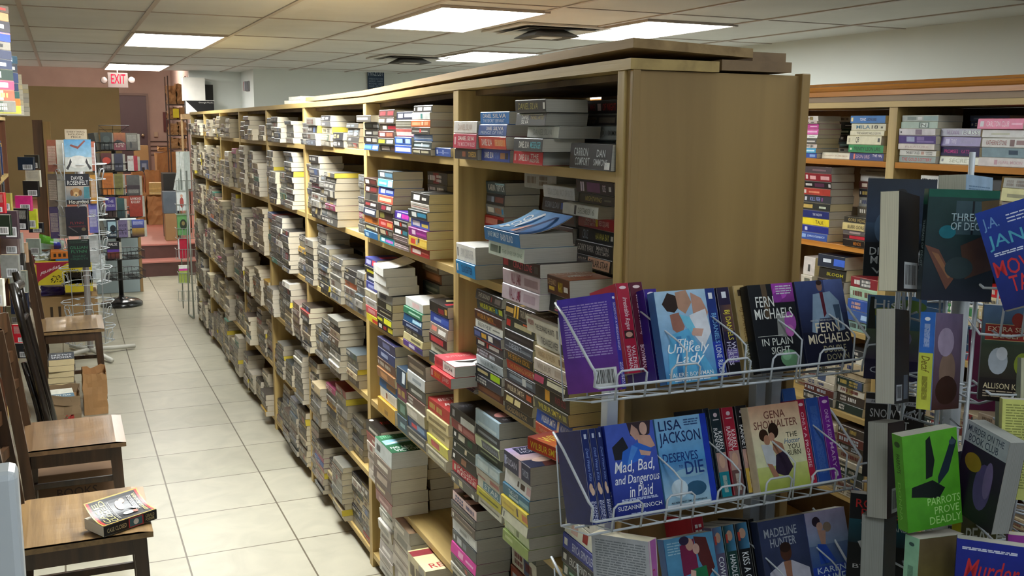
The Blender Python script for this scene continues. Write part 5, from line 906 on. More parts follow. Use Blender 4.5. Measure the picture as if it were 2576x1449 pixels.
for q in range(6):
    a = VA+math.radians(-30+60*q); R0 = .112
    for s in (-.035, .035):
        px_, py_ = CX+R0*math.cos(a)-s*math.sin(a), CY+R0*math.sin(a)+s*math.cos(a)
        k = MB(); k.tube([(px_, py_, .28), (px_, py_, 1.47)], .0032, 7); puts(k.build('upright', M_WIRE_W, sr, True))
for z in (.3, .6, .9, 1.2, 1.46):
    k = MB(); pts = [(CX+.09*math.cos(VA+math.radians(-30+60*q)), CY+.09*math.sin(VA+math.radians(-30+60*q)), z) for q in range(6)]; k.tube(pts, .0025, 6, closed=True)
    for p_ in pts: k.tube([p_, (CX, CY, z)], .0022, 5)
    puts(k.build('collar', M_WIRE_W, sr, True))
for li, z in enumerate(LV):
    for q in range(6):
        a = VA+math.radians(-30+60*q+li*9); c, s = math.cos(a), math.sin(a)
        def P(r, t, h): return (CX+r*c-t*s, CY+r*s+t*c, h)
        k = MB(); r0, r1, hw = .09, (.165 if CX+.17*c > 1.455 else .095), .055
        k.tube([P(r0, -hw*.6, z), P(r1, -hw, z-.012), P(r1+.004, 0, z-.016), P(r1, hw, z-.012), P(r0, hw*.6, z)], .0024, 6)
        k.tube([P(r0, -hw*.6, z+.075), P(r1, -hw, z+.070), P(r1+.012, -hw*.4, z+.070), P(r1+.012, hw*.4, z+.070), P(r1, hw, z+.070), P(r0, hw*.6, z+.075)], .0024, 6)
        for t in (-.02, .02): k.tube([P(r0, t, z), P(r1+.004, t, z-.015), P(r1+.012, t, z+.070)], .0024, 6)
        puts(k.build('pocket', M_WIRE_W, sr, True))
GS = 'mystery paperbacks on the white spinner rack'
def SB(px, py, D, yaw, tilt, tdir, col, label, H=.171, W=.106, T=.026, roll=0, **kw):
    a = at_depth(px, py, D)
    for q in ('front', 'back', 'spine'):
        if isinstance(kw.get(q), str): kw[q] = mk(kw[q])
    kw.setdefault('spine', [])
    upright(a, H, W, T, col, yaw, tilt, tdir, roll, label=label, group=GS, **kw)
FC = math.degrees(VA)+90      # yaw that faces the viewer
SB(2170, 693, 2.02, FC+6, 6, 50, '141c2c', 'large dark blue paperback of a man in a night mist', H=.195, W=.128, T=.03, front='g 1c2838>2a3c58 0,1,.55,1|g 38506c>0c1018 0,1,.3,.55|r 0c1016 0,1,0,.35|e 8a8c94 .5,.8,.07,.06|e 1a1c20 .5,.86,.08,.04|p 14161c .35,.74,.65,.76,.78,.6,.66,.36,.36,.38,.3,.6|p 7a8490 .6,.62,.74,.58,.5,.36,.42,.38|e 48607c .25,.5,.12,.15|t c8ccd0 .45,.62,.30,.36 The|t c8ccd0 .08,.95,.22,.30 DIABOLICAL|t c8ccd0 .1,.85,.13,.21 MISS HYDE|t a8acb0 .12,.9,.03,.09 VIOLA')
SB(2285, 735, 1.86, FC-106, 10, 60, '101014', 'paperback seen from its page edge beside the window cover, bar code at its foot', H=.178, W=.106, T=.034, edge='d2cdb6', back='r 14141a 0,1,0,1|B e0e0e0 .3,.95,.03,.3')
SB(2310, 752, 1.78, FC+22, 3, 40, '1c2c30', 'dark paperback showing a tall window and crossed hands, green band at top', H=.196, W=.122, T=.024, spine='r 1c5a48 0,.14,0,1|t a8bcc0 .28,.7,.25,.75 THREADS OF DECEIT|t 88989c .76,.95,.3,.7 AUTHOR' if 0 else 'r 1c5a48 0,.14,0,1|t a8bcc0 .28,.7,.25,.75 THREADS OF DECEIT', front='g 24403c>1a1c28 0,1,0,1|r 1c5a48 0,1,.93,1|r 3a5058 .4,.9,.6,.9|r 1a2024 .63,.66,.6,.9|r 1a2024 .4,.9,.74,.755|p 5a4a30 .75,.9,1,.92,1,.5,.8,.55|p 4a3428 .5,.5,.9,.62,1,.3,.6,.2|p 6a4434 .0,.5,.2,.46,.44,.2,.34,.1|p 8a6040 .1,.44,.2,.42,.4,.22,.36,.2|e 1a6a78 .3,.62,.12,.06|e 2c3a3c .5,.3,.2,.1|t a8c0c8 .34,.9,.72,.79 THREADS|t a8c0c8 .34,.92,.64,.71 OF DECEIT')
SB(2452, 700, 1.90, FC-112, 6, 60, 'a8c4dc', 'pale blue backed paperback seen from its page edge, behind the big blue cover', H=.19, W=.12, T=.05, edge='b8b8a8', back='r a0bcd4 0,1,0,1|j 7090ac .1,.9,.4,.9|B e0e0e0 .3,.9,.05,.25')
SB(2530, 783, 1.66, FC-14, 14, 60, '14287c', 'blue paperback with red title letters, tilted at the right edge', roll=-15, H=.171, T=.024, front='g 1c3c98>101c60 0,1,0,1|t 6a94c8 .06,.3,.78,.92 J.A.|t 4a9cb8 .06,.98,.58,.74 JANCE|t c02c34 .04,1,.32,.48 MOVING|t c02c34 .2,1,.15,.31 TARGET|j c8d0e8 .42,.98,.8,.9|j c8d0e8 .1,.9,.52,.56', spine='t c8d0e8 .1,.5,.3,.7 JANCE')
SB(2172, 950, 2.05, FC+4, 8, 50, '4a6a8a', 'paperback reading Hiss with trees and a cat on the cover', H=.171, W=.112, front='g 5a84b4>3a5a6a 0,1,.6,1|g 5a6a50>4a3a5a 0,1,.2,.6|r 241c40 0,1,0,.24|e 8a9a40 .3,.8,.2,.06|e 6a8840 .7,.88,.3,.08|e 7a7490 .5,.5,.28,.14|e b8a8b8 .5,.48,.12,.1|p 20241c .05,.98,.12,.98,.16,.6,.02,.6|t e8ecf0 .12,.62,.84,.95 Hiss|t c8ccdc .1,.6,.08,.15 Claire')
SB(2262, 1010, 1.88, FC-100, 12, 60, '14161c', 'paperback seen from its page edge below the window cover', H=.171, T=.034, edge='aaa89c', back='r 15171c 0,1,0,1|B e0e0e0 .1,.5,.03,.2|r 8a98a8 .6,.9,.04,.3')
SB(2322, 1030, 1.75, FC+66, 10, 50, '2c64b8', 'paperback with spine half blue and half lime, violet cover turned right', H=.171, W=.106, T=.029, fcol='5a4668', spine='r 2868c0 0,.42,0,1|r c4cc48 .42,1,0,1|e e8ecf4 .07,.5,.02,.2|j c8d8f0 .12,.36,.3,.7|i 7a6a20 .45,.6,.2,.8 Decaffeinated|t 5a3c1c .66,.9,.3,.7 KAREN CANTWELL' if 0 else 'r 2868c0 0,.42,0,1|r c4cc48 .42,1,0,1|e e8ecf4 .07,.5,.02,.2|j c8d8f0 .12,.36,.3,.7|i 7a6a20 .45,.62,.2,.8 Decaf|j 5a3c1c .66,.9,.3,.7', front='g 7a6a88>4a2a24 0,1,0,1|e 8a7060 .5,.4,.3,.2|e 3a2018 .5,.2,.4,.15|e a898b0 .4,.7,.3,.15')
SB(2458, 1002, 1.80, FC+4, 5, 50, '3a4438', 'paperback reading EXTRA SENSORY DECEPTION with a white dog on the cover', H=.171, W=.112, front='g 6a88b0>3a4c30 0,1,.6,1|g 3a4430>2a2018 0,1,.22,.6|r 1c1310 0,1,0,.24|r a83024 .04,1,.64,.80|r e0c888 .04,1,.80,.806|r e0c888 .04,1,.634,.64|e a83c30 .5,.86,.09,.07|t f0d8b0 .08,.96,.73,.78 EXTRA SENSORY|t f0d8b0 .16,.88,.66,.71 DECEPTION|e a8b0b8 .25,.42,.14,.14|e c8ccd0 .3,.5,.08,.07|e 8a9a30 .6,.4,.12,.12|e c8c850 .62,.42,.06,.06|e 6a7480 .85,.4,.1,.16|t d8c8a0 .06,.9,.13,.19 ALLISON KINGSLEY|j b8a890 .06,.95,.03,.11')
SB(2168, 1195, 2.05, FC+4, 9, 50, '2a2420', 'brown paperback reading SNOW WAY OUT', H=.171, W=.112, front='r 2a2422 0,1,0,1|r c8c8d0 0,1,.88,.93|t 3a3a48 .1,.95,.89,.92 FROM CLUES TO CRUMBS|t d8d8dc .08,.9,.72,.82 SNOW WAY|t d8d8dc .4,.75,.60,.69 OUT|e 8a7a6a .5,.4,.3,.12|e 5a6a78 .4,.25,.3,.1')
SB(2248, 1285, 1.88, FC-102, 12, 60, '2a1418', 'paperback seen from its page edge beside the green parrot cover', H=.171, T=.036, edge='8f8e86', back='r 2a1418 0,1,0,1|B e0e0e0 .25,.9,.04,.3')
SB(2272, 1335, 1.74, FC+38, 6, 45, '5aa428', 'bright green paperback with two black parrots', roll=-9, H=.171, W=.108, T=.03, spine='r 5aa02c 0,1,0,1|e 2c4c18 .1,.5,.03,.3|t 88c858 .5,.9,.3,.6 DONNA|t 2c4c18 .2,.4,.3,.7 PARROTS', front='g 5cab2c>4c9c24 0,1,0,1|p 101a14 .38,.52,.5,.54,.56,.7,.5,.96,.42,.92,.4,.7|p 101a14 .12,.46,.5,.5,.72,.4,.6,.3,.3,.34,.1,.36|p 1c2c38 .6,.44,.8,.56,.98,.86,.9,.92,.74,.7,.6,.52|e 3a4c58 .9,.86,.06,.03|t a8e080 .38,.98,.24,.32 PARROTS|t a8e080 .5,.95,.14,.22 PROVE|t a8e080 .4,.98,.04,.12 DEADLY')
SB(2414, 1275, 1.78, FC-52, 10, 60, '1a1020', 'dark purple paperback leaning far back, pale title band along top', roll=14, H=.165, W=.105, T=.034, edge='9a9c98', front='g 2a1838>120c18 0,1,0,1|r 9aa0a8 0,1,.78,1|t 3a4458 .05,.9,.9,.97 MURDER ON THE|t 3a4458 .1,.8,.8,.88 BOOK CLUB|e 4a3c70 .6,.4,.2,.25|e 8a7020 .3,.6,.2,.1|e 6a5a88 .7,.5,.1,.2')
SB(2510, 1250, 1.72, FC+10, 8, 60, 'd0d078', 'lime yellow paperback with printed lines at the right edge', H=.171, front='r ccd074 0,1,0,1|j 8a9048 .05,.95,.1,.95')
SB(2520, 1125, 1.85, FC-70, 10, 60, '8a94a0', 'grey green paperback half hidden behind the right wire pockets', H=.171, edge='b8b89c', front='g a8b0a0>6a7848 0,1,0,1')
SB(2128, 1445, 2.02, FC+6, 6, 50, '14181c', 'black paperback with red author name and a playing card', H=.171, W=.112, front='r 14161a 0,1,.7,1|g 1c5464>12303c 0,1,.42,.7|r 0e0f12 0,1,0,.42|t d83030 .1,.9,.84,.94 ROBERT|t d83030 .2,.95,.74,.83 PARKER|t c8d8dc .2,.98,.6,.67 WONDERLAND|p c8ccd0 .16,.44,.42,.5,.5,.32,.3,.26|t c8c8cc .1,.8,.12,.17 BY ACE')
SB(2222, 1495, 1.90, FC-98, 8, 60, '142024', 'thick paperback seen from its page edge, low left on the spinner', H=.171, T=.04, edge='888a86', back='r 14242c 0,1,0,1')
SB(2280, 1592, 1.74, FC+48, 6, 50, '88b898', 'pale green spine with a mottled brown cover, low on the spinner', H=.171, T=.034, spine='r 8abc9c 0,1,0,1|e 2c4c48 .08,.5,.02,.2|j 3a5a50 .3,.9,.3,.7', front='g 6a5c40>7a7428 0,1,0,1|e 5a4868 .5,.3,.3,.2')
SB(2396, 1508, 1.86, FC+40, 10, 50, 'd0c828', 'yellow spined paperback with olive cover, below the purple one', H=.171, T=.026, spine='r d4cc20 0,1,0,1|e 3a3410 .1,.5,.03,.3', front='g 4a4a18>5a5c28 0,1,0,1|t c8d0c0 .1,.9,.6,.8 PEACH')
SB(2392, 1598, 1.70, FC+2, 7, 50, '1a2a88', 'blue paperback with red script reading MURDER', H=.171, W=.108, T=.028, front='g 202c90>141c60 0,1,0,1|j d0d4e8 .08,.85,.9,.93|i c02c34 .12,.9,.62,.82 Murder|i 3c5cc8 .1,.9,.44,.58 of a')
SB(2525, 1585, 1.74, FC+6, 8, 60, '9a3c98', 'violet paperback with pale page tops, bottom right corner', H=.171, edge='d8d4c0', front='g a040a0>7a3080 0,1,0,1|j d8a0d8 .05,.95,.2,.9|e e08040 .9,.5,.1,.1')
SB(2370, 1360, 1.98, FC+60, 5, 60, '3a3c48', 'dark grey spine behind the pole low on the spinner', H=.18, T=.03, spine='j 5a5c68 .1,.9,.2,.8')
SB(2440, 1030, 2.0, FC-20, 12, 60, '7a1c4c', 'crimson paperback glimpsed behind the pole', H=.16, edge='a8a89c')
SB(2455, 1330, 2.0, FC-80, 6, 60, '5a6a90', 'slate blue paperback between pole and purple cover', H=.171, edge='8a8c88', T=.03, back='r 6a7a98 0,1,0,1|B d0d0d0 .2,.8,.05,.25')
# ================================================================ chairs along the left side
W_DARK = wood('dark_oak', '2c1d10', '4a3320', 'Z', 1.4, .35, .3)
W_SEAT = wood('worn_oak_seat', '6a5234', '96784e', 'Y', 1.6, .4, .25)
W_SEAT2 = wood('brown_oak_seat', '54402c', '7a5f42', 'Y', 1.4, .35, .3)
W_BLACK = wood('black_stained_wood', '0c0a09', '1c1613', 'Z', 1.4, .25, .4)
def chair(x0, x1, y0, y1, label, wd=None, ws=None, h=.90, rail_low=True, twist=0):
    """faces +x; x0 back, x1 front of the seat"""
    wd = wd or W_DARK; ws = ws or W_SEAT; cx, cy = (x0+x1)/2, (y0+y1)/2
    t = empty('wooden_chair', (cx, cy, 0), math.radians(twist)); tag(t, label, 'chair', 'old wooden chairs along the left side')
    hx, hy = (x1-x0)/2, (y1-y0)/2
    k = MB(); n = 10      # scooped seat
    for i in range(n):
        for j in range(n):
            def sz(u, v): return .455-.008*math.exp(-((u-.0)**2+(abs(v)-.35)**2)*6)-(.006 if abs(u) > .93 else 0)
            u0, u1, v0, v1 = -1+2*i/n, -1+2*(i+1)/n, -1+2*j/n, -1+2*(j+1)/n
            k.face([(u0*hx, v0*hy, sz(u0, v0)), (u1*hx, v0*hy, sz(u1, v0)), (u1*hx, v1*hy, sz(u1, v1)), (u0*hx, v1*hy, sz(u0, v1))])
    k.face([(-hx, -hy, .432), (-hx, hy, .432), (hx, hy, .432), (hx, -hy, .432)])
    for (a, b) in (((-hx, -hy), (hx, -hy)), ((hx, -hy), (hx, hy)), ((hx, hy), (-hx, hy)), ((-hx, hy), (-hx, -hy))):
        k.face([(*a, .432), (*b, .432), (*b, .449), (*a, .449)])
    k.build('seat', ws, t)
    for sy in (-1, 1):
        k = MB(); y = sy*(hy-.035)
        def leg(x_top, x_bot, z_top, w0, w1, yy=y):
            P = [(x_top-w0, yy-w0, z_top), (x_top+w0, yy-w0, z_top), (x_top+w0, yy+w0, z_top), (x_top-w0, yy+w0, z_top)]
            Q = [(x_bot-w1, yy-w1, 0), (x_bot+w1, yy-w1, 0), (x_bot+w1, yy+w1, 0), (x_bot-w1, yy+w1, 0)]
            k.face(P); k.face(Q[::-1])
            for q in range(4): k.face([Q[q], Q[(q+1) % 4], P[(q+1) % 4], P[q]])
        leg(hx-.04, hx-.02, .432, .021, .015); k.build('leg', wd, t, bevel=.002)
        k = MB(); yo = sy*(hy-.012)      # rear leg running up into the back post
        prof = [(-hx+.0, 0), (-hx+.02, .25), (-hx+.005, .45), (-hx-.02, .68), (-hx-.05, h)]
        for (xa, za), (xb, zb) in zip(prof, prof[1:]):
            w0 = .019
            P = [(xa-w0, yo-.013, za), (xa+w0, yo-.013, za), (xa+w0, yo+.013, za), (xa-w0, yo+.013, za)]; Q = [(xb-w0, yo-.013, zb), (xb+w0, yo-.013, zb), (xb+w0, yo+.013, zb), (xb-w0, yo+.013, zb)]
            for q in range(4): k.face([P[q], P[(q+1) % 4], Q[(q+1) % 4], Q[q]])
            if za == 0: k.face(P[::-1])
        k.face(Q); k.build('back_post', wd, t)
    for (z0, z1, dx) in ((h-.075, h+.005, -.045), (h-.20, h-.155, -.032), (h-.31, h-.275, -.018)):
        k = MB(); m_ = 8
        for q in range(m_):
            v0, v1 = -1+2*q/m_, -1+2*(q+1)/m_; c0, c1 = .025*(1-v0*v0), .025*(1-v1*v1); xx = -hx+dx
            lift = .012 if z1 > h else 0
            t0, t1 = z1+lift*(1-v0*v0), z1+lift*(1-v1*v1)
            A = [(xx-c0-.009, v0*(hy-.025), z0), (xx-c0+.009, v0*(hy-.025), z0), (xx-c0+.009, v0*(hy-.025), t0), (xx-c0-.009, v0*(hy-.025), t0)]
            B = [(xx-c1-.009, v1*(hy-.025), z0), (xx-c1+.009, v1*(hy-.025), z0), (xx-c1+.009, v1*(hy-.025), t1), (xx-c1-.009, v1*(hy-.025), t1)]
            for s_ in range(4): k.face([A[s_], A[(s_+1) % 4], B[(s_+1) % 4], B[s_]])
        k.build('back_rail', wd, t)
    for a, b in (((-hx+.03, -hy+.02, .375), (hx-.05, -hy+.04, .432)), ((-hx+.03, hy-.04, .375), (hx-.05, hy-.02, .432)), ((hx-.05, -hy+.055, .375), (hx-.03, hy-.055, .432)), ((-hx+.01, -hy+.03, .375), (-hx+.03, hy-.03, .432))):
        k = MB(); k.box(a, b); k.build('apron', wd, t, bevel=.001)
    for a, b in (((-hx+.02, -hy+.028, .17), (hx-.03, -hy+.042, .195)), ((-hx+.02, hy-.042, .17), (hx-.03, hy-.028, .195)), ((hx-.04, -hy+.05, .24), (hx-.026, hy-.05, .265))):
        k = MB(); k.box(a, b); k.build('stretcher', wd, t, bevel=.002)
    return t
chair(-.205, .190, 3.135, 3.56, 'nearest oak chair, an open black and yellow paperback lying on its seat', h=.93)
chair(-.21, .165, 4.11, 4.52, 'brown wooden chair with a plain empty seat, in front of the paper bags', ws=W_SEAT2, h=.93)
chair(-.19, .175, 6.53, 7.02, 'farthest oak chair with a light worn seat, beside the white wire spinner', h=.90)
# open paperback on the nearest seat
k = Matrix.Translation((.095, 3.275, .4575)) @ Matrix.Rotation(math.radians(118), 4, 'Z')
bk = on_z(262, 1352, .4575); bk2 = on_z(395, 1306, .4575)
ang = math.atan2(bk2.y-bk.y, bk2.x-bk.x)
mid = (bk+bk2)/2; Lb = (bk2-bk).length
Mb = Matrix.Translation((mid.x, mid.y, .4575)) @ Matrix.Rotation(ang+math.pi/2, 4, 'Z')
put_book(Mb, Lb, .108, .034, '14141a', spine=mk('t c8b890 .06,.42,.25,.7 CASE CLOSED|r b82c34 .46,.74,0,1|r 3a6a78 .48,.72,.08,.92|e e0e0e0 .6,.5,.05,.3|t b8a880 .78,.95,.5,.85 GERALD|t b8a880 .78,.95,.12,.45 POSNER'), front=mk('r c8a850 0,1,0,1|r 14141a .03,.97,.03,.97|r b02424 .03,.97,.93,.97|r b02424 .03,.97,.03,.07|t e0d070 .2,.34,.72,.9 C' if 0 else 'r c8a850 0,1,0,1|r 16161c .04,.97,.07,.93|r b02424 .04,.97,.93,.975|r b02424 .04,.97,.025,.07|t e4d888 .1,.9,.80,.90 CASE|t e4d888 .06,.94,.68,.78 CLOSED|j b8b8b0 .15,.85,.60,.65|e d8b8a8 .66,.46,.16,.07|e c89880 .78,.38,.07,.05|e d8d8d4 .3,.42,.08,.1|e b87868 .28,.3,.07,.05|p c8c8c8 .4,.28,.5,.36,.46,.2,.36,.2|t d8c878 .12,.88,.10,.16 GERALD POSNER|j c0b8a8 .3,.85,.18,.26'), edge='e0dccf', curl=.045, pri=9, label='open black, red and yellow paperback on the nearest oak chair', group=None)
# ================================================================ bookcase on the left and what it carries
LX = -.36
W_RED = wood('reddish_brown_side', '5a3420', '7a4a2c', 'Z', 1.0, .5)
lc = empty('bookcase', (LX, 5.0, 0)); tag(lc, 'brown bookcase along the left wall behind the chairs', 'bookcase')
def putl(o): o.location = (-LX, -5.0, 0); return o
za = on_x(40, 418, LX).z; zb = on_x(62, 300, LX).z
LZ = [.08, .42, .76, 1.10, za, zb]
for y in (3.0, 4.0, 5.0, 6.0, 7.0, 8.0):
    k = MB(); k.box((LX-.30, y-.012, 0), (LX, y+.012, zb)); putl(k.build('upright', W_RED, lc))
for z in LZ:
    k = MB(); k.box((LX-.30, 2.99, z-.022) if z == zb else (LX-.30, 3.013, z-.02), (LX+.004, 8.01, z) if z == zb else (LX+.001, 7.985, z)); putl(k.build('shelf', W_LIGHT, lc)) if z == zb else None
    if z != zb:
        for i in range(5):
            k = MB(); k.box((LX-.30, 3.013+i, z-.02), (LX-.001, 3.987+i, z)); putl(k.build('shelf', W_LIGHT, lc))
k = MB(); k.box((LX-.315, 2.99, 0), (LX-.302, 8.01, zb)); putl(k.build('back_board', W_BACK, lc))
GL = 'books on the left bookcase'
LT = ['34302c', '28406c', '8a2c30', '1c3c5c', '4a4a48', 'c8a040', '24405c', '14342c', '5a2c44', 'd8d4c8', '2c2c34', '9a5a30', '6a6458']
r_ = random.Random(4)
for zi, z in enumerate(LZ[:-1]):
    ztop = LZ[zi+1]-.022
    for i in range(5):
        y = 3.02+i
        while y < 3.96+i:
            T = r_.uniform(.02, .045); H = min(r_.uniform(.17, .24), ztop-z-.02); 
            if y+T > 3.98+i: break
            M = Matrix.Translation((LX-.02-r_.uniform(0, .02), y+T, z+.001)) @ Matrix.Rotation(math.pi, 4, 'Z') @ Matrix(((1, 0, 0, 0), (0, 0, -1, 0), (0, 1, 0, 0), (0, 0, 0, 1))) @ Matrix.Translation((0, H/2, -T))
            put_book(M, H, .14, T-.0005, r_.choice(LT), None, pri=.05); y += T+.0006
# piles on top of it, spines turned half towards the viewer
def LTOP(x, y, z, yaw, L, books, where, W=.13):
    zz = z+.001
    for i, b in enumerate(books):
        T, col, opt, marks = parse(b); r = random.Random(int(zz*1000)+i)
        M = Matrix.Translation((x, y, zz)) @ Matrix.Rotation(math.radians(yaw+r.uniform(-1, 1)), 4, 'Z') @ Matrix.Translation((0, 0, 0))
        put_book(M, L*r.uniform(.95, 1), W, T-.0004, col, marks or None, None, None, opt.get('e'), 0, 0, pri=.9, label=('%s book, %s in %s' % (colname(col), ORD[i] if i < len(books)-1 else 'top', where)), group=GL); zz += T
LTOP(-.198, 4.15, zb, 152, .2, ['42 6a6860', '40 a8503c', '34 c83c5c;w .1-.8:.2-.8', '40 1c3028;w .1-.6:.2-.8', '36 24304c;c8ccd4 .2-.8:.3-.7', '34 2c3450', '30 8a8478', '34 284ac0;d88878 .0-1:.85-1;e8e8f0 .1-.2:.2-.8', '40 34303a;c8c8c8 .3-.8:.3-.7', '30 c89868;2a2a28 .4-.5:.3-.7', '26 5a4838;c83830 .3-.9:.3-.7'], 'nearest pile on top of the left bookcase')
LTOP(-.200, 4.75, zb, 152, .2, ['34 d8c83c;8a8a70 .1-.8:.3-.7', '30 c8702c;e0a060 .1-.8:.3-.6', '30 28504c;a8c840 .2-.7:.2-.7', '34 1c2c50;a8b8d8 .1-.8:.3-.7 DARK TIDE', '44 24345c;8098c8 .2-.6:.2-.7;e0e0e0 .7-.8:.3-.8', '36 2c303c;b8b8b8 .1-.9:.3-.7', '34 1c4458;88a8b8 .1-.6:.3-.7 THE CHASE;c8d0d8 .7-.8'], 'second pile on top of the left bookcase')
for n, (y, x, nb) in enumerate(((5.9, -.30, 8), (6.6, -.29, 7))):
    LTOP(x, y, zb, 8, .18, ['26 %s' % r_.choice(['d8d4c8', 'b8b0a0', '8a8478', 'c8c0a8']) for _ in range(nb)], ['third', 'fourth'][n]+' pile on top of the left bookcase, page edges showing', W=.12)
# books turned face out with their bar codes showing
GB = 'books displayed with bar codes towards the room'
FO = [(0, 16, 484, 536, 4.9, 'b82834'), (16, 32, 486, 530, 5.0, '9a9044'), (2, 30, 540, 592, 4.7, '1c2c20'), (30, 50, 530, 600, 5.0, '4a3c44'), (52, 74, 524, 578, 5.2, '14161c'), (64, 82, 492, 530, 5.6, 'd0307c'), (74, 96, 525, 575, 6.0, 'c8d038'), (70, 88, 395, 428, 5.6, '1c2838'), (80, 104, 428, 470, 6.2, 'c8c4b4'), (70, 100, 455, 495, 5.8, '18181a'), (92, 110, 560, 585, 6.4, '20242c'), (34, 50, 590, 640, 5.1, '6a5a58'), (50, 60, 585, 635, 5.2, '9a9a94'), (58, 72, 610, 660, 5.4, 'b89878'), (50, 66, 635, 690, 5.4, '3a3834'), (34, 52, 640, 700, 5.0, '8a8c88'), (52, 72, 680, 740, 5.2, '7a8078'), (60, 74, 735, 790, 5.2, '1c2438'), (4, 26, 800, 856, 4.5, '1c2434'), (0, 14, 700, 770, 4.4, 'd8d8cc'), (58, 80, 815, 862, 5.0, 'b81c2c'), (66, 84, 862, 900, 5.0, '202428'), (48, 62, 770, 815, 5.3, 'a8a890'), (80, 100, 390, 424, 6.4, '2c2c28'), (0, 12, 860, 910, 4.3, '34306c'), (88, 104, 600, 640, 6.5, '9aa8a0')]
for n, (a, b, t_, bo, D, col) in enumerate(FO):
    p0 = at_depth(a, bo, D); p1 = at_depth(b, bo, D); H = (bo-t_)/F_PX*D
    Wd = (p1-p0).length; 
    M_ = ['colour', ''][0]
    upright(Vector((p1.x, p1.y, p0.z)), H, max(Wd, .09), .018, col, 180-24, 0, front=[], spine=[], back=mk('B e0e0e0 .3,.9,.06,.42' if n % 4 else 'j a8a8a0 .1,.9,.5,.9|B e0e0e0 .3,.85,.05,.3'), pri=.8, label='%s book with white bar code label facing the room, %s, left bookcase' % (colname(col), 'level with the chair seats' if bo > 700 else 'below eye level' if bo > 520 else 'near eye level'), group=GB)
# ================================================================ bags, boxes and wire stands farther back
def pbox(px0, px1, py0, py1, Y, depth, z0=None):
    """box whose front face fills the given picture rectangle at distance Y"""
    a, b = on_y(px0, py1, Y), on_y(px1, py0, Y)
    return (a.x, Y, a.z if z0 is None else z0), (b.x, Y+depth, b.z)
M_CARD = mat('corrugated_cardboard', '9a7b52', .8, mottle=.12, mscale=5, bump=.2, bscale=60)
M_KRAFT = mat('kraft_paper', 'a57c4f', .7, mottle=.2, mscale=9, bump=.6, bscale=25)
M_DULL = mat('dull_kraft_paper', '7a6448', .75, mottle=.2, mscale=9, bump=.6, bscale=25)
M_CLEAR = mat('cloudy_plastic_bag', 'c4ccd0', .25, mottle=.2, mscale=9, bump=.6, bscale=18)
def crumple(mb, a, b, n, amp, seed, col=(.5, .5, .5), open_top=True):
    """paper bag: walls with dents and a ragged rim"""
    r = random.Random(seed); (x0, y0, z0), (x1, y1, z1) = a, b
    ring = []
    for i in range(n): ring.append((x0+(x1-x0)*i/n, y0))
    for i in range(n): ring.append((x1, y0+(y1-y0)*i/n))
    for i in range(n): ring.append((x1-(x1-x0)*i/n, y1))
    for i in range(n): ring.append((x0, y1-(y1-y0)*i/n))
    m = 6; rows = []
    for j in range(m+1):
        row = []
        for (x, y) in ring:
            k_ = 0 if j == 0 else amp
            row.append((x+r.uniform(-k_, k_), y+r.uniform(-k_, k_), z0+(z1-z0)*j/m+(r.uniform(-.015, .012) if j == m else 0)))
        rows.append(row)
    N = len(ring)
    for j in range(m):
        for i in range(N): mb.face([rows[j][i], rows[j][(i+1) % N], rows[j+1][(i+1) % N], rows[j+1][i]], col)
    mb.face(rows[0][::-1], col)
    inner = [(x*.985+(x0+x1)/2*.015, y*.985+(y0+y1)/2*.015, z) for x, y, z in rows[m]]
    low = [(x, y, z-.05) for x, y, z in inner]
    for i in range(N):
        mb.face([rows[m][i], rows[m][(i+1) % N], inner[(i+1) % N], inner[i]], col)
        mb.face([inner[i], inner[(i+1) % N], low[(i+1) % N], low[i]], col)
    return [low]
# paper bag of books between the two nearer chairs
t = empty('paper_bag', (-.09, 5.66, 0)); tag(t, 'crumpled brown paper bag with red print, full of books, behind the brown chair', 'paper bag')
k = MB(); lo = crumple(k, (-.11, -.13, .001), (.10, .13, .30), 5, .006, 3); o = k.build('bag', M_DULL, t, True)
k = MB(); k.face([(p_[0], p_[1], p_[2]) for p_ in lo[0]]); k.build('inside', M_KRAFT, t)
k = MB(); rr_ = random.Random(2)
for q in range(46):
    u, v = rr_.gauss(.02, .03), rr_.gauss(.15, .02); w_, h_ = rr_.uniform(.008, .026), rr_.uniform(.004, .012)
    k.face([(u, -.1375, v), (u+w_, -.1375, v+rr_.uniform(-.01, .01)), (u+w_, -.1375, v+h_), (u, -.1375, v+h_)], C('9a2c28'))
k.build('red_print', M_PAINT, t)
for i, (c1, lab) in enumerate((('3c6a84', 'blue and white book lying on top in the crumpled paper bag'),)):
    put_book(Matrix.Translation((-.17, 5.66, .262-.022*i)) @ Matrix.Rotation(math.radians(4), 4, 'Z'), .2, .15, .02, c1, [], front=['r d8d8cc 0,1,.45,1', 'r 3c6a84 0,1,0,.45', 't e8e8e0 .1,.9,.2,.35 DARKEST FEAR'], label=lab if i == 0 else '', pri=5 if i == 0 else .1, group=None)
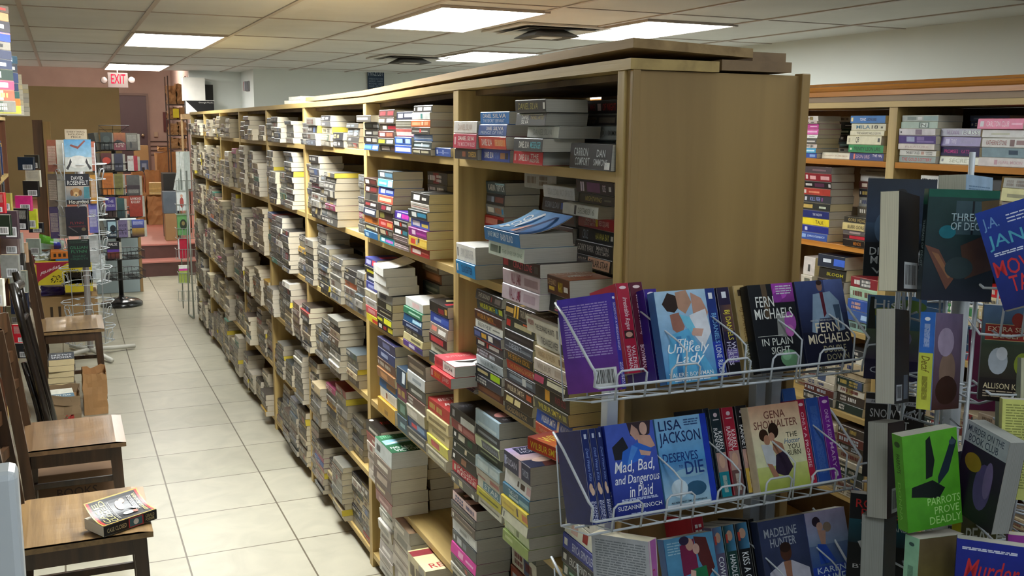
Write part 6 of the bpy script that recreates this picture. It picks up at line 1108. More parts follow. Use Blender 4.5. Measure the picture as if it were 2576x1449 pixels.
# pile of books on the floor beside the bag
for i in range(12):
    T = .034; z = .001+i*T; rr_ = random.Random(i+40)
    M = Matrix.Translation((-.115+rr_.uniform(-.006, .006), 5.95+rr_.uniform(-.004, .004), z)) @ Matrix.Rotation(math.radians(90+rr_.uniform(-3, 3)), 4, 'Z')
    M = Matrix.Translation((-.01+rr_.uniform(-.006, .006), 6.02+rr_.uniform(-.004, .004), z)) @ Matrix.Rotation(math.radians(180+rr_.uniform(-3, 3)), 4, 'Z')
    put_book(M, .19, .13, T-.0004, rr_.choice(['2a2c30', '8a7a5c', '3a3c44', 'a08c60', '5a4a3a']), [], front=['r 24303c 0,1,0,1', 't dfe4ea .1,.9,.55,.8 VISIONS', 't dfe4ea .1,.9,.25,.45 SALEM'] if i == 11 else None, edge='c4b48c', pri=2, label='%s paperback, %s in floor pile behind the crumpled paper bag' % ('dark' if i < 11 else 'dark blue', ORD[i] if i < 11 else 'top'), group='paperbacks piled on the floor under the chairs')
t = empty('paper_bag', (.095, 6.30, 0)); tag(t, 'smaller folded brown paper bag under the farthest oak chair', 'paper bag')
k = MB(); lo = crumple(k, (-.065, -.10, .001), (.065, .10, .25), 5, .005, 8); k.build('bag', M_KRAFT, t, True)
k = MB(); k.face(lo[0]); k.build('inside', M_KRAFT, t)
# low crate below the brown chair
t = empty('cardboard_box', (-.02, 4.52+.22, 0)); tag(t, 'low printed cardboard box of books under the brown chair', 'box')
k = MB(); k.box((-.16, -.17, .001), (.15, .17, .20)); k.build('carton', mat('dim_brown_carton', '6a5038', .8, mottle=.2, mscale=6), t, bevel=.003)
k = MB(); place_text(k, 'BOOKS', lambda u, v, e: (-.14+.27*u, -.1705-e, .04+.13*v), .2, .8, .4, .7, C('3a2a20'), .0002); k.build('lettering', M_PAINT, t)
# white corner of something standing by the viewer
t = empty('white_carton', (0, 0, 0)); 
p0 = at_depth(0, 1150, 1.05); p1 = at_depth(46, 1158, 1.05); p2 = at_depth(80, 1449, 1.02)
k = MB(); zt_ = (p0.z+p1.z)/2; 
M_GLW = mat('glossy_white_board', 'dfe6ea', .3)
k.box((-.34, p1.y-.045, .001), (p1.x, p1.y, zt_)); k.box((-.34, p1.y+.0, .001), (p1.x+.001, p1.y+.3, .9*zt_)) if 0 else None
o = k.build('panel', M_GLW, t, bevel=.008); tag(t, 'white glossy box close to the camera at bottom left', 'box')
# folded black chair leaning on the left bookcase
t = empty('folding_chair', (-.21, 5.12, 0)); tag(t, 'glossy black folded chair leaning against the left bookcase', 'chair')
for y in (-.19, .19):
    k = MB(); k.tube([(.13, y, .012), (.06, y, .45), (.0, y, .80), (-.03, y, .99)], .017, 8); k.build('post', W_BLACK, t, True)
    k = MB(); k.tube([(.10, y*.86, .012), (.03, y*.86, .45), (-.005, y*.86, .62)], .014, 8); k.build('leg', W_BLACK, t, True)
k = MB(); k.tube([(-.012, -.19, .93), (-.03, 0, .945), (-.012, .19, .93)], .022, 8); k.build('back_rail', W_BLACK, t, True)
k = MB(); k.tube([(.005, -.19, .78), (-.01, 0, .785), (.005, .19, .78)], .014, 8); k.build('back_rail', W_BLACK, t, True)
k = MB(); k.box((.012, -.15, .28), (.034, .15, .60), M=Matrix.Rotation(math.radians(-8), 4, 'Y')); k.build('seat', W_BLACK, t, bevel=.004)
# ---------------------------------------------------------------- white wire spinner with four large covers
SX, SY = .107, 7.85
t = empty('spinner_rack', (SX, SY, 0)); tag(t, 'white wire spinner rack with four large book covers, behind the farthest oak chair', 'book rack')
k = MB(); k.tube([(0, 0, .03), (0, 0, 1.55)], .0215, 12); k.build('pole', mat('chipped_white_tube', 'b4aeb0', .5), t, True)
k = MB()
for a in (-67, 23, 113, 203): k.tube([(0, 0, .05), (.34*math.cos(math.radians(a)), .34*math.sin(math.radians(a)), .022)], .016, 8)
k.build('base', mat('dull_white_tube', 'c8c6bc', .5), t, True)
rows = [1.31, 1.055, .81, .56, .31, .12]
k = MB()
for q in range(6):
    a = math.radians(30+60*q); k.tube([(.12*math.cos(a), .12*math.sin(a), .10), (.12*math.cos(a), .12*math.sin(a), 1.56)], .003, 5)
k.build('uprights', M_WIRE_W, t, True)
for z in rows:
    k = MB()
    for q in range(6):
        a = math.radians(-90+60*q); c, s = math.cos(a), math.sin(a)
        def P(r, tt, h): return (r*c-tt*s, r*s+tt*c, h)
        k.tube([P(.10, -.05, z+.10), P(.16, -.085, z+.10), P(.185, 0, z+.10), P(.16, .085, z+.10), P(.10, .05, z+.10)], .003, 5)
        k.tube([P(.10, -.05, z), P(.15, -.075, z-.01), P(.15, .075, z-.01), P(.10, .05, z)], .003, 5)
        k.tube([P(.15, -.03, z-.01), P(.168, -.03, z+.055), P(.168, -.018, z+.065), P(.168, .018, z+.065), P(.168, .03, z+.055), P(.15, .03, z-.01)], .0028, 5)
    k.build('pocket_tier', M_WIRE_W, t, True)
k = MB(); k.box((-.085, -.004, 1.585), (.06, .0, 1.655), C('b8a890')); 
k.box((-.02, 0, 1.50), (.0, .003, 1.60), C('b8a890'))
place_text(k, 'EVERYTHING', lambda u, v, e: (-.085+.145*u, -.0042-e, 1.585+.07*v), .1, .9, .66, .84, C('4a3c30'), .0002)
place_text(k, 'INCLUDING', lambda u, v, e: (-.085+.145*u, -.0042-e, 1.585+.07*v), .15, .85, .40, .58, C('4a3c30'), .0002)
place_text(k, 'PRICE', lambda u, v, e: (-.085+.145*u, -.0042-e, 1.585+.07*v), .28, .72, .14, .32, C('4a3c30'), .0002)
k.build('card', M_PAINT, t)
GW = 'large covers on the white wire spinner'
def WB(pl, pt, pr, pb, Y, col, art_, label, T=.03, grp=GW, pri=4, yaw=0, spine=None, edge=None):
    a = on_y(pl, pb, Y); b = on_y(pr, pt, Y)
    upright(a, b.z-a.z, b.x-a.x, T, col, yaw, 3, 90, front=mk(art_), spine=spine or [], label=label, group=grp, pri=pri, edge=edge)
yw = SY-.165
WB(165, 351, 228, 432, yw, 'b8c4cc', 'g 5a9ccc>98c0d8 0,1,.45,1|r c8ccc8 0,1,0,.45|p 8a5048 .2,.8,.5,.7,.8,.95,.75,.98,.5,.78,.25,.85|e e0e0dc .5,.3,.4,.2|p 3a3a3c .02,.1,.1,.05,.25,.3,.2,.42,.14,.25|p 3a3a3c .98,.1,.9,.05,.75,.3,.8,.42,.86,.25', 'large beach scene cover, topmost on the white wire spinner')
WB(168, 437, 223, 515, yw, '1c1e2c', 'r 1a1c28 0,1,.6,1|g b8a898>6a7c8c 0,1,.16,.6|r 1c1c24 0,1,0,.16|t e0e0e0 .25,.75,.80,.92 DAVID|t e0e0e0 .08,.95,.64,.78 ROSENFELT|e b88c58 .42,.4,.22,.14|e d8b888 .42,.34,.1,.07|e 8a5c34 .24,.38,.07,.1|e 8a5c34 .6,.38,.07,.1|e 2a1c18 .42,.31,.04,.025|r 4a8a98 .75,.98,.2,.58|t e0ddd0 .1,.92,.03,.15 Hounded', 'large cover with a dog photograph reading Hounded, on the white wire spinner')
WB(168, 519, 218, 594, yw, '14101c', 'g 201830>100c10 0,1,0,1|t 8a2c34 .2,.8,.4,.48 FLYNN|j 7a2c30 .1,.9,.28,.34|p 5a5858 .1,.3,.5,.1,.52,.12,.14,.32|e 6a6048 .8,.22,.1,.06', 'large near-black cover with small red lettering, third down on the white wire spinner')
WB(173, 601, 224, 674, yw, '101c18', 'r 121c18 0,1,0,1|j 3a5a48 .1,.9,.85,.95|t 3c7a58 .1,.9,.66,.76 GILLIAN|t 3c7a58 .15,.85,.52,.62 FLYNN|t 2c5c48 .2,.8,.36,.44 SHARP|t 2c5c48 .1,.9,.26,.34 OBJECTS', 'large black green cover, lowest on the white wire spinner')
for (pl, pt, pr, pb, c, lab) in ((121, 352, 140, 432, '8a4c34', 'brown spined book on upper left of the white wire spinner'), (124, 437, 142, 520, '6a5a4c', 'taupe book in second left pocket of the white wire spinner'), (128, 520, 146, 600, '4a3a6a', 'dark violet book in third left pocket of the white wire spinner')):
    WB(pl, pt, pr, pb, SY-.03, c, 'j d8c8b8 .1,.9,.2,.8', lab, T=.05)
    WB(pr, pt, pr+22, pb, SY-.02, 'c8c4b8', 'r b4b0a4 0,1,0,1', '', T=.03, pri=.1)
for (pl, pt, pr, pb, c, lab) in ((229, 356, 238, 430, 'a85c44', 'rust coloured book on upper right of the white wire spinner'), (230, 440, 240, 512, 'c89038', 'ochre book in second right pocket of the white wire spinner'), (226, 512, 243, 586, '6a68b8', 'violet blue book in third right pocket of the white wire spinner'), (226, 592, 247, 660, 'b4b8b8', 'pale grey book in fourth right pocket of the white wire spinner')):
    WB(pl, pt, pr, pb, SY-.03, c, 'j e0e0e0 .1,.9,.2,.8', lab, T=.03)
# ---------------------------------------------------------------- black wire spinner
KX, KY = .432, 10.0
t = empty('spinner_rack', (KX, KY, 0)); tag(t, 'black wire spinner rack on a round black base in the aisle', 'book rack')
k = MB(); k.lathe([(.185, 0), (.19, .012), (.185, .03), (.15, .055), (.08, .072), (.03, .08), (.024, .10)], 28); k.build('base', mat('glossy_black_base', '0f0f11', .22, coat=.5), t, True)
k = MB(); k.tube([(0, 0, .08), (0, 0, 1.60)], .021, 12); k.build('pole', M_WIRE_B, t, True)
BZ = [on_y(300, py, KY-.185).z-.006 for py in (377, 430, 491, 547, 597, 652)]
for z in BZ+[.27]:
    for q in range(4):
        a = math.radians(-82+90*q); c, s = math.cos(a), math.sin(a)
        def P(r, tt, h): return (r*c-tt*s, r*s+tt*c, h)
        k = MB(); r0, r1, hw = .06, .20, .145
        for zz_ in (z, z+.07): k.tube([P(r0, -hw, zz_), P(r1, -hw, zz_), P(r1, hw, zz_), P(r0, hw, zz_)], .0028, 5)
        for j in range(9): k.tube([P(r0, -hw+j*hw/4, z), P(r1, -hw+j*hw/4, z), P(r1, -hw+j*hw/4, z+.07)], .0018, 4)
        for j in range(4): k.tube([P(r0+.035*j, -hw, z+.0), P(r0+.035*j, hw, z+.0)], .0016, 4)
        k.build('basket', M_WIRE_B, t)
k = MB(); k.tube([(-.12, -.1, 1.60), (-.12, -.1, 1.68), (.14, -.1, 1.68), (.14, -.1, 1.60)], .003, 5); k.tube([(-.12, -.1, 1.64), (.14, -.1, 1.64)], .002, 5)
for x in (-.12, .0, .14): k.tube([(x, -.1, 1.68), (0, 0, 1.58)], .002, 5)
k.build('top_frame', M_WIRE_B, t)
GK = 'covers facing out on the black wire spinner'
def KB(pl, pt, pr, pb, col, art_, label, dy=.0, **kw): WB(pl, pt, pr, pb, KY-.185+dy, col, art_, label, T=.03, grp=GK, **kw)
KL = [(254, 333, 281, 376, '2c3430', 'g 3a4440>20282a 0,1,0,1|e 4a5854 .5,.6,.3,.2|j a8a8a0 .2,.8,.2,.3', 'dark grey green'), (287, 334, 315, 378, 'b85c34', 'g c87840>8a4430 0,1,.4,1|p 2c2024 0,.45,.3,.6,.6,.55,1,.4,1,.3,0,.3|r 8a3c4c 0,1,0,.4|t e8d8cc .1,.9,.32,.42 SNIPER|t e8d8cc .2,.8,.18,.28 ELITE', 'orange and dark'), (318, 335, 345, 378, '6a6460', 'g 8a8478>5a5450 0,1,0,1|j d0ccc4 .1,.9,.5,.9|e 3a3a3c .4,.3,.1,.2', 'grey printed'),
      (256, 385, 280, 427, '8a2c24', 'g 6a2420>301818 0,1,0,1|e d84830 .5,.55,.4,.2|j e0e0e0 .1,.9,.05,.25', 'dark with a red glow'), (289, 386, 308, 430, '2c2c40', 'g 3c3c54>24243c 0,1,0,1|j a8a8b8 .1,.9,.2,.3', 'dark indigo'), (322, 392, 345, 430, 'd8d4d0', 'r dcd8d4 0,.6,0,1|r b8283c .6,1,0,1|t 8a3038 .05,.55,.65,.8 FADE', 'white and crimson'),
      (259, 435, 284, 490, 'd87c28', 'r dc8028 0,1,0,1|j 8a4418 .1,.9,.3,.85', 'bright orange'), (290, 437, 308, 490, '8a8440', 'r 8c8644 0,1,0,1|j 4a4824 .1,.9,.2,.9', 'olive'), (320, 440, 350, 492, '5a5654', 'g 6a6a68>4a4644 0,1,0,1|r 3a2c34 0,1,.3,.5|j c8c4bc .1,.9,.1,.28', 'grey with a dark band'),
      (267, 495, 290, 546, '4a3a8a', 'r 4c3c90 0,1,.3,1|r 3a2420 0,1,0,.3|t c8c0e0 .2,.8,.7,.85 THE|t c8c0e0 .1,.9,.5,.62 INSIDER', 'violet'), (296, 498, 312, 548, '28484a', 'g 3a6060>1c3438 0,1,0,1', 'dark teal'), (327, 491, 357, 545, 'a83c28', 'g a84030>983018 0,1,0,1|t e8e0d8 .1,.9,.78,.9 RAYMOND|t e8e0d8 .15,.85,.62,.75 KHOURY', 'rust red'),
      (270, 553, 293, 597, '4a6a80', 'r 2c3c4c 0,1,0,1|r a8c8d8 .1,.9,.3,.9|e 1c2430 .6,.5,.3,.2|t e0e8ec .1,.9,.08,.2 THRONES', 'blue grey'), (299, 553, 320, 597, '6a5c88', 'r 74688c 0,1,0,1|t 3a3054 .1,.9,.6,.75 EYE|t 3a3054 .1,.9,.38,.52 FOR|t 3a3054 .1,.9,.15,.3 EYE', 'mauve'), (333, 552, 362, 595, '3a4a8a', 'g 5a6ac0>3a3a6a 0,1,.5,1|g b8903c>3a2430 0,1,0,.5|j d8d8f0 .1,.9,.7,.9', 'blue and gold'),
      (271, 607, 299, 652, '44307c', 'r 1c1a24 0,1,.55,1|r 5a3898 0,1,.4,.55|g 8a4430>3a2024 0,1,0,.4|t e8e8e8 .15,.85,.76,.92 FALSE', 'purple and dark')]
for (pl, pt, pr, pb, c, a_, nm) in KL:
    row = [i for i, v in enumerate((333, 385, 435, 491, 552, 607)) if abs(pt-v) < 9][0]
    KB(pl, pt, pr, pb, c, a_, '%s cover in %s row of the black wire spinner' % (nm, ['the top', 'the second', 'the third', 'the fourth', 'the fifth', 'the lowest'][row]))
    KB(pr, pt+2, pr+6, pb, 'c8c4b8', 'r b8b4a8 0,1,0,1', '', dy=.012, pri=.1)
for i, (px_, py_) in enumerate(((243, 335), (248, 386), (250, 440), (254, 496), (256, 555), (252, 610))):
    a = on_y(px_-8, py_+48, KY-.02); b = on_y(px_+8, py_, KY-.02)
    upright(a, b.z-a.z, .11, .04, '2a2c2c', -62, 8, 180, edge='8e8c82', spine=[], front=[], label='book seen from its page edge, %s left pocket of the black wire spinner' % ORD[5-i], group=GK, pri=1)
# ---------------------------------------------------------------- grey wire floor stand with picture books
t = empty('wire_stand', (.99, 9.2, 0)); tag(t, 'grey wire A-frame stand of picture books at the far end of the long bookcase', 'book rack')
def rel(p, o=(.99, 9.2, 0)): return (p.x-o[0], p.y-o[1], p.z-o[2])
k = MB(); k.tube([rel(on_z(488, 800, .012)), rel(on_y(469, 430, 9.28))], .008, 6); k.tube([rel(on_z(475, 790, .012)), rel(on_y(469, 430, 9.28))], .006, 6); k.tube([rel(on_z(475, 790, .012)), rel(on_z(488, 800, .012))], .006, 6)
k.tube([(-.05, .35, .012), (-.06, .15, 1.22)], .006, 6)
k.build('leg', M_STEEL, t, True)
for py in (480, 540, 600, 652, 712, 757):
    k = MB(); a = on_y(444 if py < 700 else 450, py, 9.33); b = on_y(492, py, 9.33)
    for dz in (0, .09):
        k.tube([(a.x-.99, a.y-9.2, a.z+dz), (b.x-.99, b.y-9.2, b.z+dz)], .0028, 5); k.tube([(a.x-.99, a.y-9.2, a.z+dz), (a.x-.99, a.y-9.2+.1, a.z+dz)], .0028, 5)
    for j in range(7):
        x = a.x+(b.x-a.x)*j/6-.99; k.tube([(x, a.y-9.2+.1, a.z), (x, a.y-9.2, a.z), (x, a.y-9.2, a.z+.09)], .002, 4)
    k.build('basket', M_STEEL, t)
GG = 'picture books on the grey wire stand'
for (pl, pt, pr, pb, c, a_, lab) in ((445, 478, 474, 530, 'd4dad8', 'r d8dedc 0,1,0,1|e a84c44 .4,.4,.16,.26|e d8a890 .4,.72,.1,.08', 'white picture book with a small red figure, second row'), (447, 537, 474, 592, '5a8a54', 'r 649a5c 0,1,0,1|e 2c3424 .5,.5,.3,.24|e 8a7a4c .5,.55,.14,.1', 'green framed picture book, third row'), (449, 600, 474, 650, 'a81c34', 'r d8d8d8 0,.12,0,1|r b01c38 .12,1,0,1', 'red picture book, fourth row'), (451, 667, 475, 712, '9cac50', 'r a0b054 0,1,0,.7|r c83c98 0,1,.7,.82|r e0e0dc 0,1,.82,1', 'lime and white picture book, lowest row')):
    WB(pl, pt, pr, pb, 9.36, c, a_, lab+' of the grey wire stand', T=.05, grp=GG)
for j, (pl, pr) in enumerate(((440, 452), (450, 466), (462, 478))):
    a = on_y(pl, 478, 9.40); 
    upright(a, .34, .21, .03, 'c8d0cc', 70, 0, 0, roll=0, front=['r d0d8d4 0,1,0,1'], spine=['r e0e4e0 0,1,0,1'], label='%s of three tall white picture books leaning in the top row of the grey wire stand' % ORD[j].replace('lowest', 'first'), group=GG, pri=2) if j else upright(a, .34, .21, .03, 'c8d0cc', 70, 12, 0, front=[], spine=['r dfe3e0 0,1,0,1'], label='first of three tall white picture books leaning in the top row of the grey wire stand', group=GG, pri=2)
# ---------------------------------------------------------------- cartons behind the white spinner
t = empty('cardboard_box', (0, 9.1, 0)); tag(t, 'big brown cardboard carton on the floor behind the white wire spinner', 'box')
a, b = pbox(100, 245, 742, 900, 8.75, .45, 0); k = MB(); k.box((a[0], a[1]-9.1, 0.001), (b[0], b[1]-9.1, b[2])); k.build('carton', M_CARD, t, bevel=.004)
k = MB(); k.box((a[0]+.1, a[1]-9.1-.001, b[2]*.35), (a[0]+.12, a[1]-9.1, b[2]*.75), C('3a2c1c')); k.box((a[0]+.16, a[1]-9.1-.001, b[2]*.35), (a[0]+.18, a[1]-9.1, b[2]*.75), C('3a2c1c')); k.box((a[0]+.1, a[1]-9.1-.001, b[2]*.33), (a[0]+.18, a[1]-9.1, b[2]*.38), C('3a2c1c')); k.build('printed_mark', M_PAINT, t)
zc_ = b[2]
t = empty('purple_bundle', (0, 8.99, zc_)); a2, b2 = pbox(104, 160, 712, 742, 8.80, .3)
k = MB(); crumple(k, (a2[0], -.15, .001), (b2[0], .12, b2[2]-zc_-.022), 4, .008, 5, C('4c3c8c')); k.face([(a2[0], -.14, b2[2]-zc_-.036), (b2[0], -.14, b2[2]-zc_-.036), (b2[0], .12, b2[2]-zc_-.036), (a2[0], .12, b2[2]-zc_-.036)], C('5a4c98')); k.build('wrapping', mat('shiny_purple_wrap', '4c3c90', .25, mottle=.4, mscale=14), t); tag(t, 'shiny purple wrapped bundle squeezed under the yellow and red carton', 'bundle')
t = empty('yellow_carton', (0, 9.0, 0)); a3, b3 = pbox(93, 230, 655, 740, 8.70, .30)
za_ = max(zc_+.004, a3[2]); 
tag(t, 'yellow carton with a red quarter circle reading Imperial, upside down', 'box')
k = MB(); k.box((b2[0]+.01, a3[1]-9.0, za_), (b3[0], a3[1]-9.0+.30, b3[2]-.09), C('c8b428')); k.box((a3[0], a3[1]-9.0, b2[2]+.004), (b3[0], a3[1]-9.0+.3, b3[2]), C('ccb82c')); k.build('carton', M_PAINT, t)
k = MB(); fw, fh = b3[0]-a3[0], b3[2]-b2[2]
def fr(u, v, e): return (a3[0]+fw*u, a3[1]-9.0-e, b2[2]+fh*v)
k.face([fr(.02, .05, .0006)]+[fr(.02+.0+.42*1.0*math.sin(q*math.pi/20)*1.0, .05+.93*math.cos(q*math.pi/20) if 0 else .98-.93*(1-math.cos(q*math.pi/20)), .0006) for q in range(0, 1)]+[fr(.10+.5*(q/10), .98, .0006) for q in range(0, 11)]+[fr(.05, .2, .0006)], C('9a2438'))
k.face([fr(0, .92, .0008), fr(1, .92, .0008), fr(1, 1, .0008), fr(0, 1, .0008)], C('a02840'))
V_, F_ = letters('Imperial', .3); i0 = len(k.v)
for (x_, y_) in V_:
    u_, v_ = 1-x_, 1-y_; uu, vv = .08+.36*u_, .42+.2*v_+.30*u_
    k.v.append(fr(uu, vv, .0014))
for f_ in F_: k.f.append(tuple(i0+q for q in f_)); k.m.append(0); k.c.append(C('e8dcd8'))
rr_ = random.Random(9)
for q in range(16):
    an = math.pi*q/16; c0, s0 = math.cos(an), math.sin(an)
    k.face([fr(.66+.03*c0, .25+.05*s0, .001), fr(.66+.16*c0, .25+.42*s0, .001), fr(.66+.16*math.cos(an+.09), .25+.42*math.sin(an+.09), .001), fr(.66+.03*math.cos(an+.09), .25+.05*math.sin(an+.09), .001)], C('2c2418'))
for q in range(30):
    u_, v_ = rr_.uniform(.25, .5), rr_.uniform(.1, .4); k.face([fr(u_, v_, .001), fr(u_+.03, v_+.02, .001), fr(u_+.02, v_+.06, .001)], C('2c2818'))
k.build('printed_design', M_PAINT, t)
zt3 = b3[2]+.001
for (pl, pr, py0, py1, c, lab) in ((140, 210, 648, 656, '2c6ab0', 'flat blue box lying on the yellow carton'), (128, 205, 626, 647, 'c8742c', 'orange and black box lying over the flat blue box')):
    a4, b4 = pbox(pl, pr, py0, py1, 8.74, .2); k = MB(); hgt = b4[2]-a4[2]
    k.box((a4[0], 8.74, zt3), (b4[0], 8.94, zt3+hgt), C(c))
    if c == 'c8742c':
        for q in range(6): k.box((a4[0]+.02+.035*q, 8.7392, zt3+.015), (a4[0]+.04+.035*q, 8.74, zt3+hgt-.015), C('3a2818'))
    tag(k.build('small_box', M_PAINT), lab, 'box'); zt3 += hgt+.001
for (pl, pr, py0, py1, Y_, c, sd, lab) in ((76, 122, 632, 655, 8.78, 'c4d0d8', 4, 'heap of white tissue and plastic on the left end of the yellow carton'), ):
    a4, b4 = pbox(pl, pr, py0, py1, Y_, .2); k = MB(); crumple(k, (max(a4[0], a3[0]+.005), 0, b3[2]+.002), (b4[0], .18, b3[2]+.06), 5, .012, sd, C(c)); k.face([(a4[0]+.02, .0, b3[2]+.045), (b4[0], 0, b3[2]+.045), (b4[0], .18, b3[2]+.045), (a4[0]+.02, .18, b3[2]+.045)], C(c))
    o = k.build('plastic_bag', M_CLEAR); o.location = (0, Y_, 0); tag(o, lab, 'plastic bag')
a4, b4 = pbox(100, 160, 590, 626, 8.82, .15)
t = empty('snack_bag', (0, 8.92, zt3)); tag(t, 'crinkled green and blue plastic bag slumped on the boxes behind the white spinner', 'bag')
k = MB(); rr_ = random.Random(6); w4, h4 = b4[0]-a4[0], .13
def bagp(u, v, s): 
    return (a4[0]+w4*u, s*.04*math.sin(math.pi*u)*math.sin(math.pi*max(.05, v)), h4*v*(1-.5*u)+.002)
n_ = 7
for i in range(n_):
    for j in range(n_):
        for s in (-1, 1):
            P_ = [bagp(u, v, s) for u, v in ((i/n_, j/n_), ((i+1)/n_, j/n_), ((i+1)/n_, (j+1)/n_), (i/n_, (j+1)/n_))]
            c = C('2c3ca0') if .45 < i/n_ < .8 and j < 5 else C('5a9a2c') if i/n_ < .5 and j > 2 else C('9ab0a0')
            k.face(P_ if s < 0 else P_[::-1], c)
k.build('wrapper', tinted('glossy_printed_film', .18, .5, .25, 25, bump=.4), t, True)
# tall brown post and panel behind them
tag(boxo('upright_board', (on_y(80, 300, 10.9).x, 10.9, 0), (on_y(106, 300, 10.9).x, 10.93, on_y(90, 302, 10.9).z), wood('dark_brown_board', '4a3018', '6a4828', 'Z', .8)), 'dark brown board standing upright near the back left', 'board')
tag(boxo('wooden_post', (on_y(107, 300, 10.85).x, 10.85, 0), (on_y(125, 300, 10.85).x, 10.93, on_y(110, 306, 10.85).z), wood('olive_brown_post', '8a6a38', 'a5834a', 'Z', .8)), 'lighter wooden post beside the dark brown board', 'post')
# pale cabinet behind the black spinner
a5, b5 = pbox(246, 344, 552, 738, 10.75, .3, 0)
t = empty('low_cabinet', (a5[0], 10.75, 0)); tag(t, 'pale blue grey cabinet behind the black wire spinner', 'cabinet')
boxo('carcass', (0, 0, .001), (b5[0]-a5[0], .3, b5[2]), mat('pale_blue_laminate', '9aa8ac', .5), t, bevel=.003)
boxo('edge_post', (b5[0]-a5[0]+.002, .0, .001), (b5[0]-a5[0]+.03, .05, b5[2]-.0), M_CARD, t)
t = empty('plastic_bag', (0, 0, 0)); a6, b6 = pbox(232, 262, 640, 710, 8.9, .06)
k = MB(); crumple(k, (a6[0], 8.9, a6[2]), (b6[0], 8.95, b6[2]), 3, .012, 12, C('a8a098')); k.build('wrapper', M_CLEAR, t); tag(t, 'wrinkled clear bag hanging at the right of the yellow carton', 'bag')
# ---------------------------------------------------------------- exit sign, price list, alarm strobe
yx = YB-.05
a, b = pbox(272, 321, 184, 220, yx, .04)
t = empty('exit_sign', ((a[0]+b[0])/2, yx, b[2])); tag(t, 'lit red exit sign with two emergency lamp heads under the ceiling', 'exit sign')
w2 = (b[0]-a[0])/2; h2 = b[2]-a[2]
boxo('housing', (-w2, 0, -h2), (w2, .04, 0), mat('beige_sign_housing', '4c3c36', .6), t, bevel=.003)
k = MB(); V_, F_ = letters('EXIT', 0)
l0 = on_y(280, 210, yx); l1 = on_y(315, 187, yx)
for x_, y_ in V_: k.v.append((l0.x+(l1.x-l0.x)*x_-t.location.x, -.002, l0.z+(l1.z-l0.z)*y_-t.location.z))
k.f = [tuple(f) for f in F_]; k.m = [0]*len(F_); k.c = [(1, 0, 0)]*len(F_)
k.build('letters', emis('red_exit_glow', (1.0, .02, .07), 1.3), t)
for px_ in (261, 331):
    c_ = on_y(px_, 202, yx); k = MB(); k.lathe([(.010, 0), (.032, .012), (.036, .035), (.03, .05), (.026, .052)], 14); o = k.build('lamp_head', mat('lamp_head_grey', '6a5a54', .4), t, True)
    o.rotation_euler = (math.pi/2, 0, 0); o.location = (c_.x-t.location.x, .03, c_.z-t.location.z)
    k = MB(); k.tube([(w2 if px_ > 300 else -w2, .03, c_.z-t.location.z), (c_.x-t.location.x, .03, c_.z-t.location.z)], .006, 6); k.build('bracket', mat('lamp_head_grey'), t)
k = MB(); k.tube([(0, .02, 0), (0, .02, CEIL-t.location.z-.001)], .006, 6); k.build('stem', mat('lamp_head_grey'), t)
yp = 10.97; a, b = pbox(925, 966, 172, 222, yp, .006)
t = empty('price_sign', (a[0], yp, a[2])); tag(t, 'dark blue price list sign on the wall above the bookcase top', 'sign')
W_, H_ = b[0]-a[0], b[2]-a[2]
k = MB(); k.box((0, 0, -.12), (W_, .006, H_), C('22364e'))
def fs(u, v, e): return (W_*u, -e, H_*v)
e_ = .0004
place_text(k, 'PRICE LIST', fs, .06, .94, .62, .92, C('a8b4c0'), e_)
for v_, tx in ((.48, 'PAPERBACKS HALF COVER'), (.36, 'HARDBACKS   AS MARKED'), (.24, 'MAGAZINES   COMICS'), (.12, 'TRADES   WELCOME')): place_text(k, tx, fs, .08, .92, v_-.05, v_+.03, C('7a8a9c'), e_)
k.build('board', M_PAINT, t)
pa, pb_ = on_x(614, 206, 1.896), on_x(636, 229, 1.896)
t = empty('alarm_strobe', (1.896, 11.3, (pa.z+pb_.z)/2)); tag(t, 'small red and white alarm strobe on the side of the white wall block', 'alarm')
boxo('back_plate', (-.02, -.07, -.055), (-.001, .07, .055), mat('alarm_grey', '8f8c90', .5), t, bevel=.004)
boxo('red_panel', (-.05, -.02, -.05), (-.02, .05, .05), mat('alarm_red', '8a3040', .4), t, bevel=.004)
boxo('lens', (-.055, -.065, -.05), (-.02, -.022, .05), mat('alarm_lens', '9a9aa2', .2), t, bevel=.004)
# book lying on the bookcase top
c_ = on_x(797, 240, 1.12)
put_book(Matrix.Translation((1.06, 4.33, 1.8412)) @ Matrix.Rotation(math.radians(14), 4, 'Z'), .19, .13, .018, 'd8d8cc', [], edge='e0dcc8', label='lower white book lying on top of the long bookcase', group='white books on the bookcase top', pri=3) if 0 else None
# ---------------------------------------------------------------- things at the raised back room
t = empty('storage_boxes', (0, 0, 0)); bpy.data.objects.remove(t)
yb = 11.62; 
a, b = pbox(462, 538, 196, 253, yb, .14)
t = empty('white_carton', (a[0], yb, a[2])); tag(t, 'overlit open white carton on top of the black printed box at the back', 'box')
k = MB(); W_, H_ = b[0]-a[0], b[2]-a[2]
k.box((0, 0, 0), (W_*.70, .14, H_), C('e0ddd6')); k.box((W_*.70, .1, 0), (W_, .14, H_*.72), C('1a1816')); k.box((W_*.70, 0, 0), (W_, .1, .008), C('e0ddd6')); k.face([(W_*.5, 0, H_), (W_, -.06, H_*.86), (W_, .10, H_*.9), (W_*.5, .10, H_)], C('e8e4dc'))
k.build('carton', M_PAINT, t)
a, b = pbox(468, 538, 254, 286, yb, .14)
t = empty('black_carton', (a[0], yb, a[2])); tag(t, 'black and white paper goods carton above the far end of the long bookcase', 'box')
k = MB(); W_, H_ = b[0]-a[0], b[2]-a[2]; k.box((0, 0, 0), (W_, .14, H_), C('141214'))
k.face([(0, -.001, 0), (W_*.48, -.001, 0), (0, -.001, H_)], C('e4e0da'))
